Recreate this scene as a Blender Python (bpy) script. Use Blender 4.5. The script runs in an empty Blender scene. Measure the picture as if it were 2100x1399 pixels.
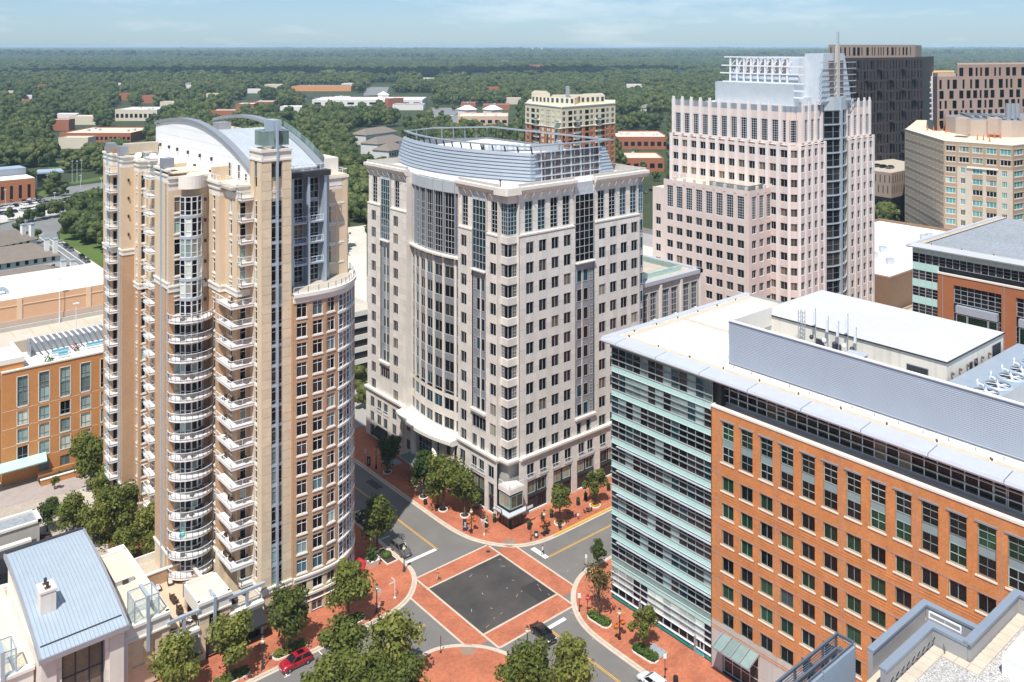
import bpy, math, random
from mathutils import Vector, Matrix
R=random.Random(7)
sc=bpy.context.scene
COL=sc.collection
# ---------------------------------------------------------------- camera, sky, sun, exposure
CAMZ=90.0; FPX=1798.0
SU=(0.76565,0.64324); SV=(-0.64324,0.76565)
cam=bpy.data.cameras.new('camera'); co=bpy.data.objects.new('camera',cam); COL.objects.link(co)
cam.sensor_width=36; cam.lens=36*FPX/2100; cam.shift_y=-604.5/2100; cam.clip_start=1; cam.clip_end=80000
co.location=(0,0,CAMZ); co.rotation_euler=(math.radians(90),0,-math.atan2(SU[1],SV[1]))
sc.camera=co
AZ=math.radians(36); EL=math.radians(60.5)
SUN=Vector((-math.cos(AZ)*math.cos(EL),-math.sin(AZ)*math.cos(EL),math.sin(EL)))
w=bpy.data.worlds.new('World'); sc.world=w; w.use_nodes=True
nt=w.node_tree; N=nt.nodes; Lk=nt.links
sky=N.new('ShaderNodeTexSky'); sky.sky_type='NISHITA'; sky.sun_disc=False
sky.sun_elevation=EL; sky.sun_rotation=math.atan2(SUN.x,SUN.y); sky.altitude=100; sky.air_density=1.0; sky.dust_density=0.35; sky.ozone_density=2.5
bg=N['Background']; bg.inputs['Strength'].default_value=0.082
tc=N.new('ShaderNodeTexCoord'); mp=N.new('ShaderNodeMapping'); mp.inputs['Scale'].default_value=(3,3,16)
nz=N.new('ShaderNodeTexNoise'); nz.inputs['Scale'].default_value=1.6; nz.inputs['Detail'].default_value=7; nz.inputs['Roughness'].default_value=.6
cr=N.new('ShaderNodeValToRGB'); cr.color_ramp.elements[0].position=.5; cr.color_ramp.elements[1].position=.8
cr.color_ramp.elements[1].color=(.55,.55,.55,1)
mx=N.new('ShaderNodeMix'); mx.data_type='RGBA'; mx.inputs['B'].default_value=(10,10.8,11.2,1)
Lk.new(tc.outputs['Generated'],mp.inputs['Vector']); Lk.new(mp.outputs[0],nz.inputs['Vector']); Lk.new(nz.outputs['Fac'],cr.inputs['Fac'])
tn=N.new('ShaderNodeMix'); tn.data_type='RGBA'; tn.blend_type='MIX'; tn.inputs['Factor'].default_value=.30; tn.inputs['B'].default_value=(5.6,7.8,9.8,1); t2=N.new('ShaderNodeMix'); t2.data_type='RGBA'; t2.blend_type='MULTIPLY'; t2.inputs['Factor'].default_value=1; t2.inputs['B'].default_value=(.70,.88,1.16,1); Lk.new(sky.outputs[0],t2.inputs['A']); Lk.new(t2.outputs['Result'],tn.inputs['A'])
Lk.new(cr.outputs[0],mx.inputs['Factor']); Lk.new(tn.outputs['Result'],mx.inputs['A']); Lk.new(mx.outputs['Result'],bg.inputs['Color'])
sl=bpy.data.lights.new('sun','SUN'); sl.energy=4.8; sl.angle=math.radians(.53); sl.color=(1,.965,.91)
so=bpy.data.objects.new('sun',sl); COL.objects.link(so); so.rotation_euler=SUN.to_track_quat('Z','Y').to_euler(); so.location=(0,0,300)
vs=sc.view_settings; vs.view_transform='Standard'; vs.look='None'; vs.gamma=1; vs.use_curve_mapping=False; vs.exposure=0.30
# ---------------------------------------------------------------- helpers
def G(x,y,z=0.0):
    "world point at height z seen at a spot of the photograph (surveying aid)"
    D=FPX*(CAMZ-z)/(y-95.0); X=(x-1050)/FPX*D
    return (X*SU[0]+D*SU[1], X*SV[0]+D*SV[1])
def GD(x,D):
    X=(x-1050)/FPX*D
    return (X*SU[0]+D*SU[1], X*SV[0]+D*SV[1])
def lerp(a,b,t): return a+(b-a)*t
MATS={}
def mat(name,col,rough=.75,metal=0.0,var=.10,scale=.6,bump=0.0,bscale=8,dirt=0.0,spec=.4,coat=0.0,fine=0.0,fscale=20,isl=0.0,orand=0.0):
    m=bpy.data.materials.new(name); m.use_nodes=True; t=m.node_tree; n=t.nodes; l=t.links
    b=n['Principled BSDF']; b.inputs['Roughness'].default_value=rough; b.inputs['Metallic'].default_value=metal
    b.inputs['Specular IOR Level'].default_value=spec
    if coat: b.inputs['Coat Weight'].default_value=coat; b.inputs['Coat Roughness'].default_value=.04
    c4=(col[0],col[1],col[2],1); b.inputs['Base Color'].default_value=c4
    if var or fine:
        g=n.new('ShaderNodeNewGeometry'); a=n.new('ShaderNodeTexNoise'); a.inputs['Scale'].default_value=scale; a.inputs['Detail'].default_value=6; a.inputs['Roughness'].default_value=.65
        l.new(g.outputs['Position'],a.inputs['Vector'])
        r=n.new('ShaderNodeMapRange'); r.inputs['From Min'].default_value=.25; r.inputs['From Max'].default_value=.75
        r.inputs['To Min'].default_value=1-var; r.inputs['To Max'].default_value=1+var; l.new(a.outputs['Fac'],r.inputs['Value'])
        last=r.outputs[0]
        if fine:
            a2=n.new('ShaderNodeTexNoise'); a2.inputs['Scale'].default_value=fscale; a2.inputs['Detail'].default_value=3
            l.new(g.outputs['Position'],a2.inputs['Vector'])
            r2=n.new('ShaderNodeMapRange'); r2.inputs['From Min'].default_value=.3; r2.inputs['From Max'].default_value=.7
            r2.inputs['To Min'].default_value=1-fine; r2.inputs['To Max'].default_value=1+fine; l.new(a2.outputs['Fac'],r2.inputs['Value'])
            mm=n.new('ShaderNodeMath'); mm.operation='MULTIPLY'; l.new(last,mm.inputs[0]); l.new(r2.outputs[0],mm.inputs[1]); last=mm.outputs[0]
        if dirt:
            mpn=n.new('ShaderNodeMapping'); mpn.inputs['Scale'].default_value=(1.2,1.2,.06); l.new(g.outputs['Position'],mpn.inputs['Vector'])
            a3=n.new('ShaderNodeTexNoise'); a3.inputs['Scale'].default_value=1.0; a3.inputs['Detail'].default_value=5; l.new(mpn.outputs[0],a3.inputs['Vector'])
            r3=n.new('ShaderNodeMapRange'); r3.inputs['From Min'].default_value=.5; r3.inputs['From Max'].default_value=.8; r3.inputs['To Min'].default_value=1; r3.inputs['To Max'].default_value=1-dirt
            l.new(a3.outputs['Fac'],r3.inputs['Value'])
            mm=n.new('ShaderNodeMath'); mm.operation='MULTIPLY'; l.new(last,mm.inputs[0]); l.new(r3.outputs[0],mm.inputs[1]); last=mm.outputs[0]
        for amt,nd,out in ((isl,'ShaderNodeNewGeometry','Random Per Island'),(orand,'ShaderNodeObjectInfo','Random')):
            if amt:
                q=n.new(nd); r5=n.new('ShaderNodeMapRange'); r5.inputs['To Min'].default_value=1-amt; r5.inputs['To Max'].default_value=1+amt; l.new(q.outputs[out],r5.inputs['Value'])
                mm=n.new('ShaderNodeMath'); mm.operation='MULTIPLY'; l.new(last,mm.inputs[0]); l.new(r5.outputs[0],mm.inputs[1]); last=mm.outputs[0]
        x=n.new('ShaderNodeVectorMath'); x.operation='SCALE'; x.inputs[0].default_value=col; l.new(last,x.inputs['Scale']); l.new(x.outputs[0],b.inputs['Base Color'])
        if bump:
            a4=n.new('ShaderNodeTexNoise'); a4.inputs['Scale'].default_value=bscale; a4.inputs['Detail'].default_value=4; l.new(g.outputs['Position'],a4.inputs['Vector'])
            bb=n.new('ShaderNodeBump'); bb.inputs['Strength'].default_value=bump; bb.inputs['Distance'].default_value=.05; l.new(a4.outputs['Fac'],bb.inputs['Height']); l.new(bb.outputs[0],b.inputs['Normal'])
    MATS[name]=m; return m
def leafmat(name,c0,c1,c2,trans=.25,big=False):
    m=bpy.data.materials.new(name); m.use_nodes=True; t=m.node_tree; n=t.nodes; l=t.links
    b=n['Principled BSDF']; b.inputs['Roughness'].default_value=.6; b.inputs['Specular IOR Level'].default_value=.25
    g=n.new('ShaderNodeNewGeometry'); oi=n.new('ShaderNodeObjectInfo')
    ns=n.new('ShaderNodeTexNoise'); ns.inputs['Scale'].default_value=.006 if big else .45; ns.inputs['Detail'].default_value=2; l.new(g.outputs['Position'],ns.inputs['Vector'])
    ad=n.new('ShaderNodeMath'); ad.operation='MULTIPLY_ADD'; ad.inputs[1].default_value=.45; l.new(g.outputs['Random Per Island'],ad.inputs[0])
    a2=n.new('ShaderNodeMath'); a2.operation='MULTIPLY_ADD'; a2.inputs[1].default_value=.42; l.new(oi.outputs['Random'],a2.inputs[0])
    a3=n.new('ShaderNodeMath'); a3.operation='MULTIPLY_ADD'; a3.inputs[1].default_value=.5; a3.inputs[2].default_value=-.2; l.new(ns.outputs['Fac'],a3.inputs[0])
    l.new(a3.outputs[0],a2.inputs[2]); l.new(a2.outputs[0],ad.inputs[2])
    cr=n.new('ShaderNodeValToRGB'); e=cr.color_ramp.elements; e[0].color=(*c0,1); e[1].color=(*c2,1); e[0].position=.1; e[1].position=.95
    k=e.new(.5); k.color=(*c1,1)
    l.new(ad.outputs[0],cr.inputs['Fac']); l.new(cr.outputs[0],b.inputs['Base Color'])
    if trans:
        tr=n.new('ShaderNodeBsdfTranslucent'); l.new(cr.outputs[0],tr.inputs['Color']); mxs=n.new('ShaderNodeMixShader'); mxs.inputs[0].default_value=trans
        l.new(b.outputs[0],mxs.inputs[1]); l.new(tr.outputs[0],mxs.inputs[2]); l.new(mxs.outputs[0],n['Material Output'].inputs['Surface'])
    MATS[name]=m; return m
def clearglass(name,col=(.8,.9,.9),alpha=.35):
    m=bpy.data.materials.new(name); m.use_nodes=True; t=m.node_tree; n=t.nodes; l=t.links
    b=n['Principled BSDF']; b.inputs['Base Color'].default_value=(*col,1); b.inputs['Roughness'].default_value=.05
    tr=n.new('ShaderNodeBsdfTransparent'); tr.inputs[0].default_value=(*col,1); mxs=n.new('ShaderNodeMixShader'); mxs.inputs[0].default_value=alpha
    l.new(tr.outputs[0],mxs.inputs[1]); l.new(b.outputs[0],mxs.inputs[2]); l.new(mxs.outputs[0],n['Material Output'].inputs['Surface'])
    MATS[name]=m; return m
class MB:
    def __init__(s): s.v=[]; s.f=[]; s.mi=[]; s.ms=[]; s.T=None
    def at(s,x=0,y=0,z=0,a=0,sc=1.0):
        s.T=(x,y,z,math.cos(a)*sc,math.sin(a)*sc,sc); return s
    def V(s,p):
        if s.T:
            x,y,z,c,n,k=s.T; p=(x+p[0]*c-p[1]*n, y+p[0]*n+p[1]*c, z+p[2]*k)
        s.v.append(p); return len(s.v)-1
    def M(s,m):
        if m not in s.ms: s.ms.append(m)
        return s.ms.index(m)
    def poly(s,pts,m):
        s.f.append([s.V(p) for p in pts]); s.mi.append(s.M(m))
    def box(s,x0,x1,y0,y1,z0,z1,m,top=None):
        i=[s.V(p) for p in ((x0,y0,z0),(x1,y0,z0),(x1,y1,z0),(x0,y1,z0),(x0,y0,z1),(x1,y0,z1),(x1,y1,z1),(x0,y1,z1))]
        k=s.M(m); kt=s.M(top) if top else k
        for q in ((0,3,2,1),(4,5,6,7),(0,1,5,4),(1,2,6,5),(2,3,7,6),(3,0,4,7)): s.f.append([i[a] for a in q]); s.mi.append(k)
        s.mi[-5]=kt
    def prism(s,pts,z0,z1,m,top=None,bot=True):
        n=len(pts); a=[s.V((p[0],p[1],z0)) for p in pts]; b=[s.V((p[0],p[1],z1)) for p in pts]; k=s.M(m)
        for i in range(n):
            j=(i+1)%n; s.f.append([a[i],a[j],b[j],b[i]]); s.mi.append(k)
        s.f.append(b[:]); s.mi.append(s.M(top) if top else k)
        if bot: s.f.append(a[::-1]); s.mi.append(k)
    def loft(s,rings,m,cap=True,closed=True):
        R_=[[s.V(p) for p in r] for r in rings]; k=s.M(m); n=len(rings[0])
        for a,b in zip(R_,R_[1:]):
            for i in range(n if closed else n-1):
                j=(i+1)%n; s.f.append([a[i],a[j],b[j],b[i]]); s.mi.append(k)
        if cap: s.f.append(R_[0][::-1]); s.f.append(R_[-1][:]); s.mi+= [k,k]
    def cyl(s,x,y,z0,z1,r,m,n=10,r2=None):
        r2=r if r2 is None else r2
        s.loft([[(x+q*math.cos(2*math.pi*i/n),y+q*math.sin(2*math.pi*i/n),z) for i in range(n)] for q,z in ((r,z0),(r2,z1))],m)
    def lathe(s,x,y,prof,m,n=12):
        s.loft([[(x+q*math.cos(2*math.pi*i/n),y+q*math.sin(2*math.pi*i/n),z) for i in range(n)] for q,z in prof],m)
    def tube(s,p,q,r,m,n=6,r2=None):
        p=Vector(p); q=Vector(q); d=(q-p); 
        if d.length<1e-6: return
        d.normalize(); a=d.orthogonal().normalized(); b=d.cross(a); r2=r if r2 is None else r2
        s.loft([[tuple(c+(a*math.cos(2*math.pi*i/n)+b*math.sin(2*math.pi*i/n))*rr) for i in range(n)] for c,rr in ((p,r),(q,r2))],m)
    def bar(s,p,q,w,h,m):
        "rectangular bar between two points, w across, h high"
        p=Vector(p); q=Vector(q); d=(q-p).normalized(); a=d.cross(Vector((0,0,1)))
        if a.length<1e-3: a=Vector((1,0,0))
        a.normalize(); b=a.cross(d)
        s.loft([[tuple(c+a*(i*w/2)+b*(j*h/2)) for i,j in ((-1,-1),(1,-1),(1,1),(-1,1))] for c in (p,q)],m)
    def sphere(s,c,r,m,n=8,k=6,sz=1.0):
        s.loft([[(c[0]+r*math.sin(math.pi*j/k+1e-4)*math.cos(2*math.pi*i/n),c[1]+r*math.sin(math.pi*j/k+1e-4)*math.sin(2*math.pi*i/n),c[2]-r*sz*math.cos(math.pi*j/k)) for i in range(n)] for j in range(k+1)],m)
    def mesh(s,name,smooth=False):
        me=bpy.data.meshes.new(name); me.from_pydata(s.v,[],s.f)
        for m in s.ms: me.materials.append(m)
        me.polygons.foreach_set('material_index',s.mi)
        if smooth: me.polygons.foreach_set('use_smooth',[True]*len(s.f))
        me.update(); return me
    def obj(s,name,parent=None,smooth=False,**kw):
        return put(s.mesh(name,smooth),name,parent,**kw)
    # facade helpers -------------------------------------------------
    def fbox(s,F,s0,s1,t0,t1,z0,z1,m):
        P=[F.p(a,b) for a,b in ((s0,t0),(s1,t0),(s1,t1),(s0,t1))]
        s.prism(P,z0,z1,m)
    def fquad(s,F,s0,s1,z0,z1,t,m):
        a=F.p(s0,t); b=F.p(s1,t); s.poly([(a[0],a[1],z0),(b[0],b[1],z0),(b[0],b[1],z1),(a[0],a[1],z1)],m)
    def wall(s,F,s0,s1,z0,z1,holes,m,rev=.22,rm=None,t=0.0,panel=None,pm=None):
        """a wall face with real openings (s0,s1,z0,z1); reveals go rev deep; panel=(width,height) cuts it into raised cladding panels"""
        rm=rm or m
        zs=sorted({z0,z1,*[max(z0,min(z1,h[k])) for h in holes for k in (2,3)]})
        for za,zb in zip(zs,zs[1:]):
            if zb-za<1e-4: continue
            zm=(za+zb)/2
            hs=sorted([(max(h[0],s0),min(h[1],s1)) for h in holes if h[2]<zm<h[3]])
            c=s0
            segs=[]
            for a,b in hs:
                if a>c+1e-4: segs.append((c,a))
                c=max(c,b)
            if s1>c+1e-4: segs.append((c,s1))
            for a,b in segs:
                if not panel: s.fquad(F,a,b,za,zb,t,m)
                else:
                    s.fquad(F,a,b,za,zb,t-.05,pm or m)
                    na=max(1,round((b-a)/panel[0])); nb=max(1,round((zb-za)/panel[1])); g=.03
                    for i in range(na):
                        for j in range(nb):
                            x0=a+(b-a)*i/na+g*(i>0); x1=a+(b-a)*(i+1)/na-g*(i<na-1); y0=za+(zb-za)*j/nb+g*(j>0); y1=za+(zb-za)*(j+1)/nb-g*(j<nb-1)
                            s.fbox(F,x0,x1,t-.05,t,y0,y1,m)
        for a,b,c,d in holes:
            for (q,r_) in (((a,c),(a,d)),((b,c),(b,d)),((a,c),(b,c)),((a,d),(b,d))):
                A=F.p(q[0],t); A2=F.p(q[0],t-rev); B=F.p(r_[0],t); B2=F.p(r_[0],t-rev)
                s.poly([(A[0],A[1],q[1]),(B[0],B[1],r_[1]),(B2[0],B2[1],r_[1]),(A2[0],A2[1],q[1])],rm)
class Fc:
    "vertical plane: p0 is its left end seen from outside, a the direction it runs to the right"
    def __init__(s,x,y,a): s.x,s.y,s.a=x,y,a; s.c,s.n=math.cos(a),math.sin(a)
    def p(s,q,t=0.0): return (s.x+s.c*q+s.n*t, s.y+s.n*q-s.c*t)
def FV(v,u0=0.0): return Fc(u0,v,0.0)                # faces -v; s runs +u from u0
def FU(u,v1): return Fc(u,v1,-math.pi/2)             # faces -u; s = v1 - v
def put(me,name,parent=None,loc=None,rot=0.0,**kw):
    o=bpy.data.objects.new(name,me); COL.objects.link(o)
    if parent is not None:
        o.parent=parent; b=base_of(parent); l=loc or (0,0,0); o.location=(l[0]-b[0],l[1]-b[1],l[2]-b[2])
    elif loc: o.location=loc
    if rot: o.rotation_euler[2]=rot
    for k,x in kw.items(): o[k]=x
    return o
def base_of(o):
    b=[0,0,0]
    while o is not None:
        b=[b[i]+o.location[i] for i in range(3)]; o=o.parent
    return b
def thing(name,label,cat,loc=(0,0,0),group=None,rot=0.0):
    o=bpy.data.objects.new(name,None); COL.objects.link(o); o.location=loc; o.empty_display_size=.5
    if rot: o.rotation_euler[2]=rot
    o['label']=label; o['category']=cat
    if group: o['group']=group
    return o
def tag(o,label,cat,group=None):
    o['label']=label; o['category']=cat
    if group: o['group']=group
    return o
def struct(o): o['kind']='structure'; return o
def child(me,name,parent,loc=(0,0,0),rot=0.0):
    "child mesh in its parent's own frame"
    o=bpy.data.objects.new(name,me); COL.objects.link(o); o.parent=parent; o.location=loc; o.rotation_euler[2]=rot; return o
def dup(root,loc,rot=0.0,label=None,group=None,scale=None):
    r=root.copy(); COL.objects.link(r); r.location=loc; r.rotation_euler=(0,0,rot)
    if scale: r.scale=scale
    if label: r['label']=label
    if group: r['group']=group
    for ch in list(root.children):
        c=ch.copy(); COL.objects.link(c); c.parent=r
        for g in list(ch.children):
            d=g.copy(); COL.objects.link(d); d.parent=c
    return r
# ---------------------------------------------------------------- materials
asphalt=mat('asphalt',(.165,.155,.143),.9,var=.16,scale=.18,fine=.12,fscale=6)
asphalt_new=mat('asphalt_new',(.06,.053,.05),.9,var=.5,scale=.13,fine=.18,fscale=5)
lot_asphalt=mat('lot_asphalt',(.2,.2,.195),.9,var=.2,scale=.05)
concrete=mat('concrete',(.46,.40,.32),.85,var=.15,scale=.5,fine=.1)
concrete_deck=mat('concrete_deck',(.5,.45,.37),.9,var=.14,scale=.12,fine=.08,fscale=3)
kerbm=mat('kerb_concrete',(.52,.44,.35),.85,var=.15,scale=.8)
white_paint=mat('white_paint',(.8,.8,.8),.6,var=.1,scale=2)
yellow_paint=mat('yellow_paint',(.68,.38,.05),.6,var=.15,scale=2)
orange_paint=mat('orange_paint',(.62,.33,.06),.7,var=.2,scale=2)
grassm=mat('grass',(.085,.13,.025),.95,var=.3,scale=.08,fine=.25,fscale=1.5)
soil=mat('soil',(.05,.035,.025),.95,var=.3,scale=2)
white_steel=mat('white_steel',(.78,.79,.8),.45,var=.04)
grey_metal=mat('grey_metal',(.36,.38,.41),.4,metal=.4,var=.08,scale=.8)
silver=mat('silver_metal',(.57,.60,.63),.42,metal=.35,var=.07,scale=.5)
dark_metal=mat('dark_metal',(.05,.05,.055),.5,metal=.3,var=.1)
blue_metal=mat('pale_blue_metal',(.46,.53,.6),.42,metal=.35,var=.06,scale=.5)
black=mat('black_canvas',(.018,.018,.02),.8,var=.2,scale=3)
glass_dark=mat('glass_dark',(.007,.008,.0095),.04,var=.3,spec=.28,isl=.5,orand=.6)
glass_dim=mat('glass_dim',(.03,.028,.026),.05,var=.5,scale=.7,spec=.28,isl=.35,orand=.45)
glass_brown=mat('glass_brown',(.13,.10,.07),.12,var=.3,scale=.9,spec=.28,isl=.35,orand=.45)
glass_teal=mat('glass_teal',(.015,.05,.06),.04,var=.3,scale=.5,spec=.5,isl=.35,orand=.45)
glass_green=mat('glass_green',(.012,.045,.024),.04,var=.5,scale=.4,spec=.28,isl=.35,orand=.45)
glass_blue=mat('glass_blue',(.06,.12,.145),.05,var=.3,scale=.3,spec=.5,isl=.35,orand=.45)
glass_pale=mat('glass_pale',(.22,.30,.28),.06,var=.15,scale=.6,spec=.5,isl=.35,orand=.45)
blind=mat('window_blind',(.30,.27,.20),.12,var=.1,scale=.8,coat=.6,isl=.35,orand=.45)
blind_white=mat('window_blind_white',(.45,.5,.44),.12,var=.08,scale=.8,coat=.6,isl=.35,orand=.45)
stone=mat('pale_stone',(.70,.645,.575),.8,var=.07,scale=.35,dirt=.12,isl=.07)
stone_joint=mat('stone_joint',(.40,.355,.30),.9,var=0)
stone_grey=mat('grey_stone',(.47,.44,.40),.8,var=.07,scale=.4,dirt=.1,isl=.07)
beige=mat('beige_stucco',(.64,.50,.345),.85,var=.07,scale=.3,dirt=.08)
sand=mat('sandstone',(.66,.54,.375),.85,var=.12,scale=.7,fine=.05,isl=.07)
cream=mat('cream_trim',(.74,.70,.62),.75,var=.05)
white_slab=mat('white_slab',(.76,.74,.70),.7,var=.05)
tanbrick=mat('tan_brick',(.47,.30,.18),.9,var=.10,scale=.4,fine=.10,fscale=4,dirt=.06)
darktanbrick=mat('brown_brick',(.40,.235,.135),.9,var=.10,scale=.4,fine=.12,fscale=4)
orangebrick=mat('orange_brick',(.54,.215,.075),.9,var=.18,scale=.35,fine=.12,fscale=4)
redbrick=mat('red_brick',(.43,.16,.07),.9,var=.12,scale=.3,fine=.1,fscale=3)
pinkstone=mat('pink_stone',(.66,.545,.49),.8,var=.08,scale=.2,dirt=.1)
whitestone=mat('white_stone',(.72,.66,.63),.8,var=.06,scale=.3)
gravel_w=mat('white_gravel',(.72,.70,.67),.95,var=.08,scale=.2,fine=.28,fscale=3.5)
gravel_c=mat('cream_gravel',(.72,.60,.44),.95,var=.08,scale=.3,fine=.22,fscale=4)
gravel_g=mat('grey_gravel',(.42,.40,.375),.95,var=.10,scale=.4,fine=.6,fscale=13,bump=.6,bscale=15)
gravel_b=mat('bluegrey_gravel',(.27,.29,.315),.95,var=.10,scale=.1,fine=.2,fscale=2)
paver=mat('paver_concrete',(.53,.46,.36),.9,var=.12,scale=.7,fine=.06)
membrane=mat('white_membrane',(.78,.76,.73),.7,var=.05,scale=.1)
bark=mat('bark',(.11,.085,.065),.95,var=.25,scale=3)
leaf_near=leafmat('leaf_street',(.06,.08,.015),(.15,.175,.032),(.29,.28,.065),trans=.35)
leaf_dark=leafmat('leaf_dark',(.025,.045,.01),(.055,.085,.018),(.11,.135,.035))
leaf_far=leafmat('leaf_wood',(.03,.052,.014),(.075,.105,.026),(.17,.17,.05),trans=.2,big=True)
leaf_sparse=leafmat('leaf_autumn',(.06,.06,.015),(.14,.10,.03),(.16,.14,.04))
hedge=leafmat('leaf_hedge',(.04,.08,.012),(.08,.14,.02),(.15,.20,.04))
flower_red=mat('flower_red',(.55,.03,.06),.7,var=.4,scale=6)
flower_yellow=mat('flower_yellow',(.7,.5,.03),.7,var=.3,scale=6)
flower_orange=mat('flower_orange',(.7,.14,.02),.7,var=.3,scale=6)
skin=mat('skin',(.5,.3,.2),.6,var=.05)
rubber=mat('rubber',(.015,.015,.015),.85,var=.1)
chrome=mat('alloy',(.5,.5,.52),.3,metal=.8,var=0)
screen=clearglass('clear_glass',(.82,.9,.92),.32)
def brickpave():
    m=bpy.data.materials.new('brick_paving'); m.use_nodes=True; t=m.node_tree; n=t.nodes; l=t.links; b=n['Principled BSDF']; b.inputs['Roughness'].default_value=.9
    g=n.new('ShaderNodeNewGeometry'); bt=n.new('ShaderNodeTexBrick'); bt.inputs['Scale'].default_value=1; bt.inputs['Brick Width'].default_value=.44; bt.inputs['Row Height'].default_value=.22; bt.inputs['Mortar Size'].default_value=.012
    bt.inputs['Color1'].default_value=(.46,.145,.066,1); bt.inputs['Color2'].default_value=(.34,.10,.05,1); bt.inputs['Mortar'].default_value=(.25,.13,.09,1); bt.inputs['Bias'].default_value=-.2
    l.new(g.outputs['Position'],bt.inputs['Vector'])
    a=n.new('ShaderNodeTexNoise'); a.inputs['Scale'].default_value=.22; a.inputs['Detail'].default_value=7; a.inputs['Roughness'].default_value=.7; l.new(g.outputs['Position'],a.inputs['Vector'])
    cr=n.new('ShaderNodeValToRGB'); cr.color_ramp.elements[0].position=.3; cr.color_ramp.elements[0].color=(.75,.72,.72,1); cr.color_ramp.elements[1].position=.75; cr.color_ramp.elements[1].color=(1.35,1.35,1.38,1); l.new(a.outputs['Fac'],cr.inputs['Fac'])
    mu=n.new('ShaderNodeMix'); mu.data_type='RGBA'; mu.blend_type='MULTIPLY'; mu.inputs['Factor'].default_value=1; l.new(bt.outputs['Color'],mu.inputs['A']); l.new(cr.outputs[0],mu.inputs['B']); l.new(mu.outputs['Result'],b.inputs['Base Color'])
    return m
brick_paving=brickpave()
old_paint=mat('faded_paint',(.45,.46,.45),.8,var=.3,scale=4)
# ---------------------------------------------------------------- windows
WM={}
def winmesh(w,h,cols,rows,fm,gm,fw=.07,var=0,hs=None,skipb=False):
    k=(round(w,2),round(h,2),cols,rows,fm.name,gm.name,fw,var,str(hs))
    if k in WM: return WM[k]
    rr=random.Random(len(WM)*17+var)
    f=MB(); d0,d1=-.06,.05
    f.box(0,w,d0,d1,0,fw,fm); f.box(0,w,d0,d1,h-fw,h,fm); f.box(0,fw,d0,d1,fw,h-fw,fm); f.box(w-fw,w,d0,d1,fw,h-fw,fm)
    xs=[w*i/cols for i in range(cols+1)]
    zs=[0]+[h*q for q in hs]+[h] if hs else [h*i/rows for i in range(rows+1)]
    b=fw*.8
    for x in xs[1:-1]: f.box(x-b/2,x+b/2,d0+.01,d1,fw,h-fw,fm)
    for z in zs[1:-1]: f.box(fw,w-fw,d0+.02,d1,z-b/2,z+b/2,fm)
    p=MB()
    for x0,x1 in zip(xs,xs[1:]):
        for z0,z1 in zip(zs,zs[1:]):
            a=rr.uniform(-.012,.012); c=rr.uniform(-.012,.012)
            p.poly([(x0,.03+a,z0),(x1,.03+c,z0),(x1,.03-a,z1),(x0,.03-c,z1)],gm)
    WM[k]=(f.mesh('window'),p.mesh('pane')); return WM[k]
class Wins:
    "collects the windows of one building; the 300 nearest become parts with a pane each, the rest one joined part"
    def __init__(s,root,cap=300,split=True,name='window'): s.r=root; s.l=[]; s.cap=cap; s.split=split; s.name=name
    def add(s,F,q,z,w,h,cols=1,rows=1,fm=None,gm=None,fw=.07,t=-.16,hs=None):
        p=F.p(q,t); s.l.append((math.hypot(*p),p,z,F.a,w,h,cols,rows,fm or silver,gm or glass_dark,fw,hs))
    def flush(s):
        s.l.sort(key=lambda e:e[0]); rest=MB()
        for i,(d,p,z,a,w,h,c,r,fm,gm,fw,hs) in enumerate(s.l):
            f,g=winmesh(w,h,c,r,fm,gm,fw,R.randrange(3),hs)
            if i<s.cap:
                o=put(f,s.name,s.r,(p[0],p[1],z),a)
                if s.split: child(g,'pane',o)
                else:
                    key=('j',f.name,g.name)
                    if key not in WM:
                        m=MB(); bake(m,f); bake(m,g); WM[key]=m.mesh('window')
                    o.data=WM[key]
            else:
                rest.at(p[0],p[1],z,a); bake(rest,f); bake(rest,g)
        if rest.f: rest.obj(s.name,s.r,kind='stuff')
def bake(m,me):
    b=len(m.v)
    for v in me.vertices: m.V(v.co)
    for p in me.polygons: m.f.append([b+i for i in p.vertices]); m.mi.append(m.M(me.materials[p.material_index]))
def pick(*pairs):
    t=sum(w for _,w in pairs); x=R.random()*t
    for g,w in pairs:
        x-=w
        if x<=0: return g
    return pairs[-1][0]
# ---------------------------------------------------------------- terrain, roads, pavements
def hill(x,y):
    d=math.hypot(x,y)
    k=min(1,max(0,(d-1500)/5000))
    if k<=0: return 0.0
    k2=min(1,max(0,(d-6000)/9000))
    a=math.atan2(y,x)
    h=(math.sin(x*.00105+1.3)+math.sin(y*.0013-x*.0004+.5)+.6*math.sin((x+y)*.0027)+.5*math.sin(x*.0041-y*.0033)+1.2)
    return max(0.0,k*5.5*h)+k2*(8+7*math.sin(a*17+1)*math.sin(a*5+.4))
m=MB(); rad=[0,120,400,800,1200]; r=1200
while r<60000: r*=1.09; rad.append(r)
NS=128; ids=[]
for r in rad: ids.append([m.V((r*math.cos(2*math.pi*i/NS),r*math.sin(2*math.pi*i/NS),hill(r*math.cos(2*math.pi*i/NS),r*math.sin(2*math.pi*i/NS))-.06)) for i in range(NS)])
groundm=mat('woodland_floor',(.04,.055,.018),.95,var=.35,scale=.006,fine=.2,fscale=.05)
for a,b in zip(ids,ids[1:]):
    for i in range(NS):
        j=(i+1)%NS; m.f.append([a[i],a[j],b[j],b[i]]); m.mi.append(m.M(groundm))
struct(m.obj('ground'))
m=MB(); m.poly([(-80,-30,0),(330,-30,0),(330,300,0),(-80,300,0)],asphalt); struct(m.obj('street_road'))
def offset(path,d):
    out=[]
    for i,p in enumerate(path):
        a=Vector(path[max(i-1,0)]); b=Vector(path[min(i+1,len(path)-1)]); t=(b-a).normalized(); out.append((p[0]-t.y*d,p[1]+t.x*d))
    return out
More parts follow.
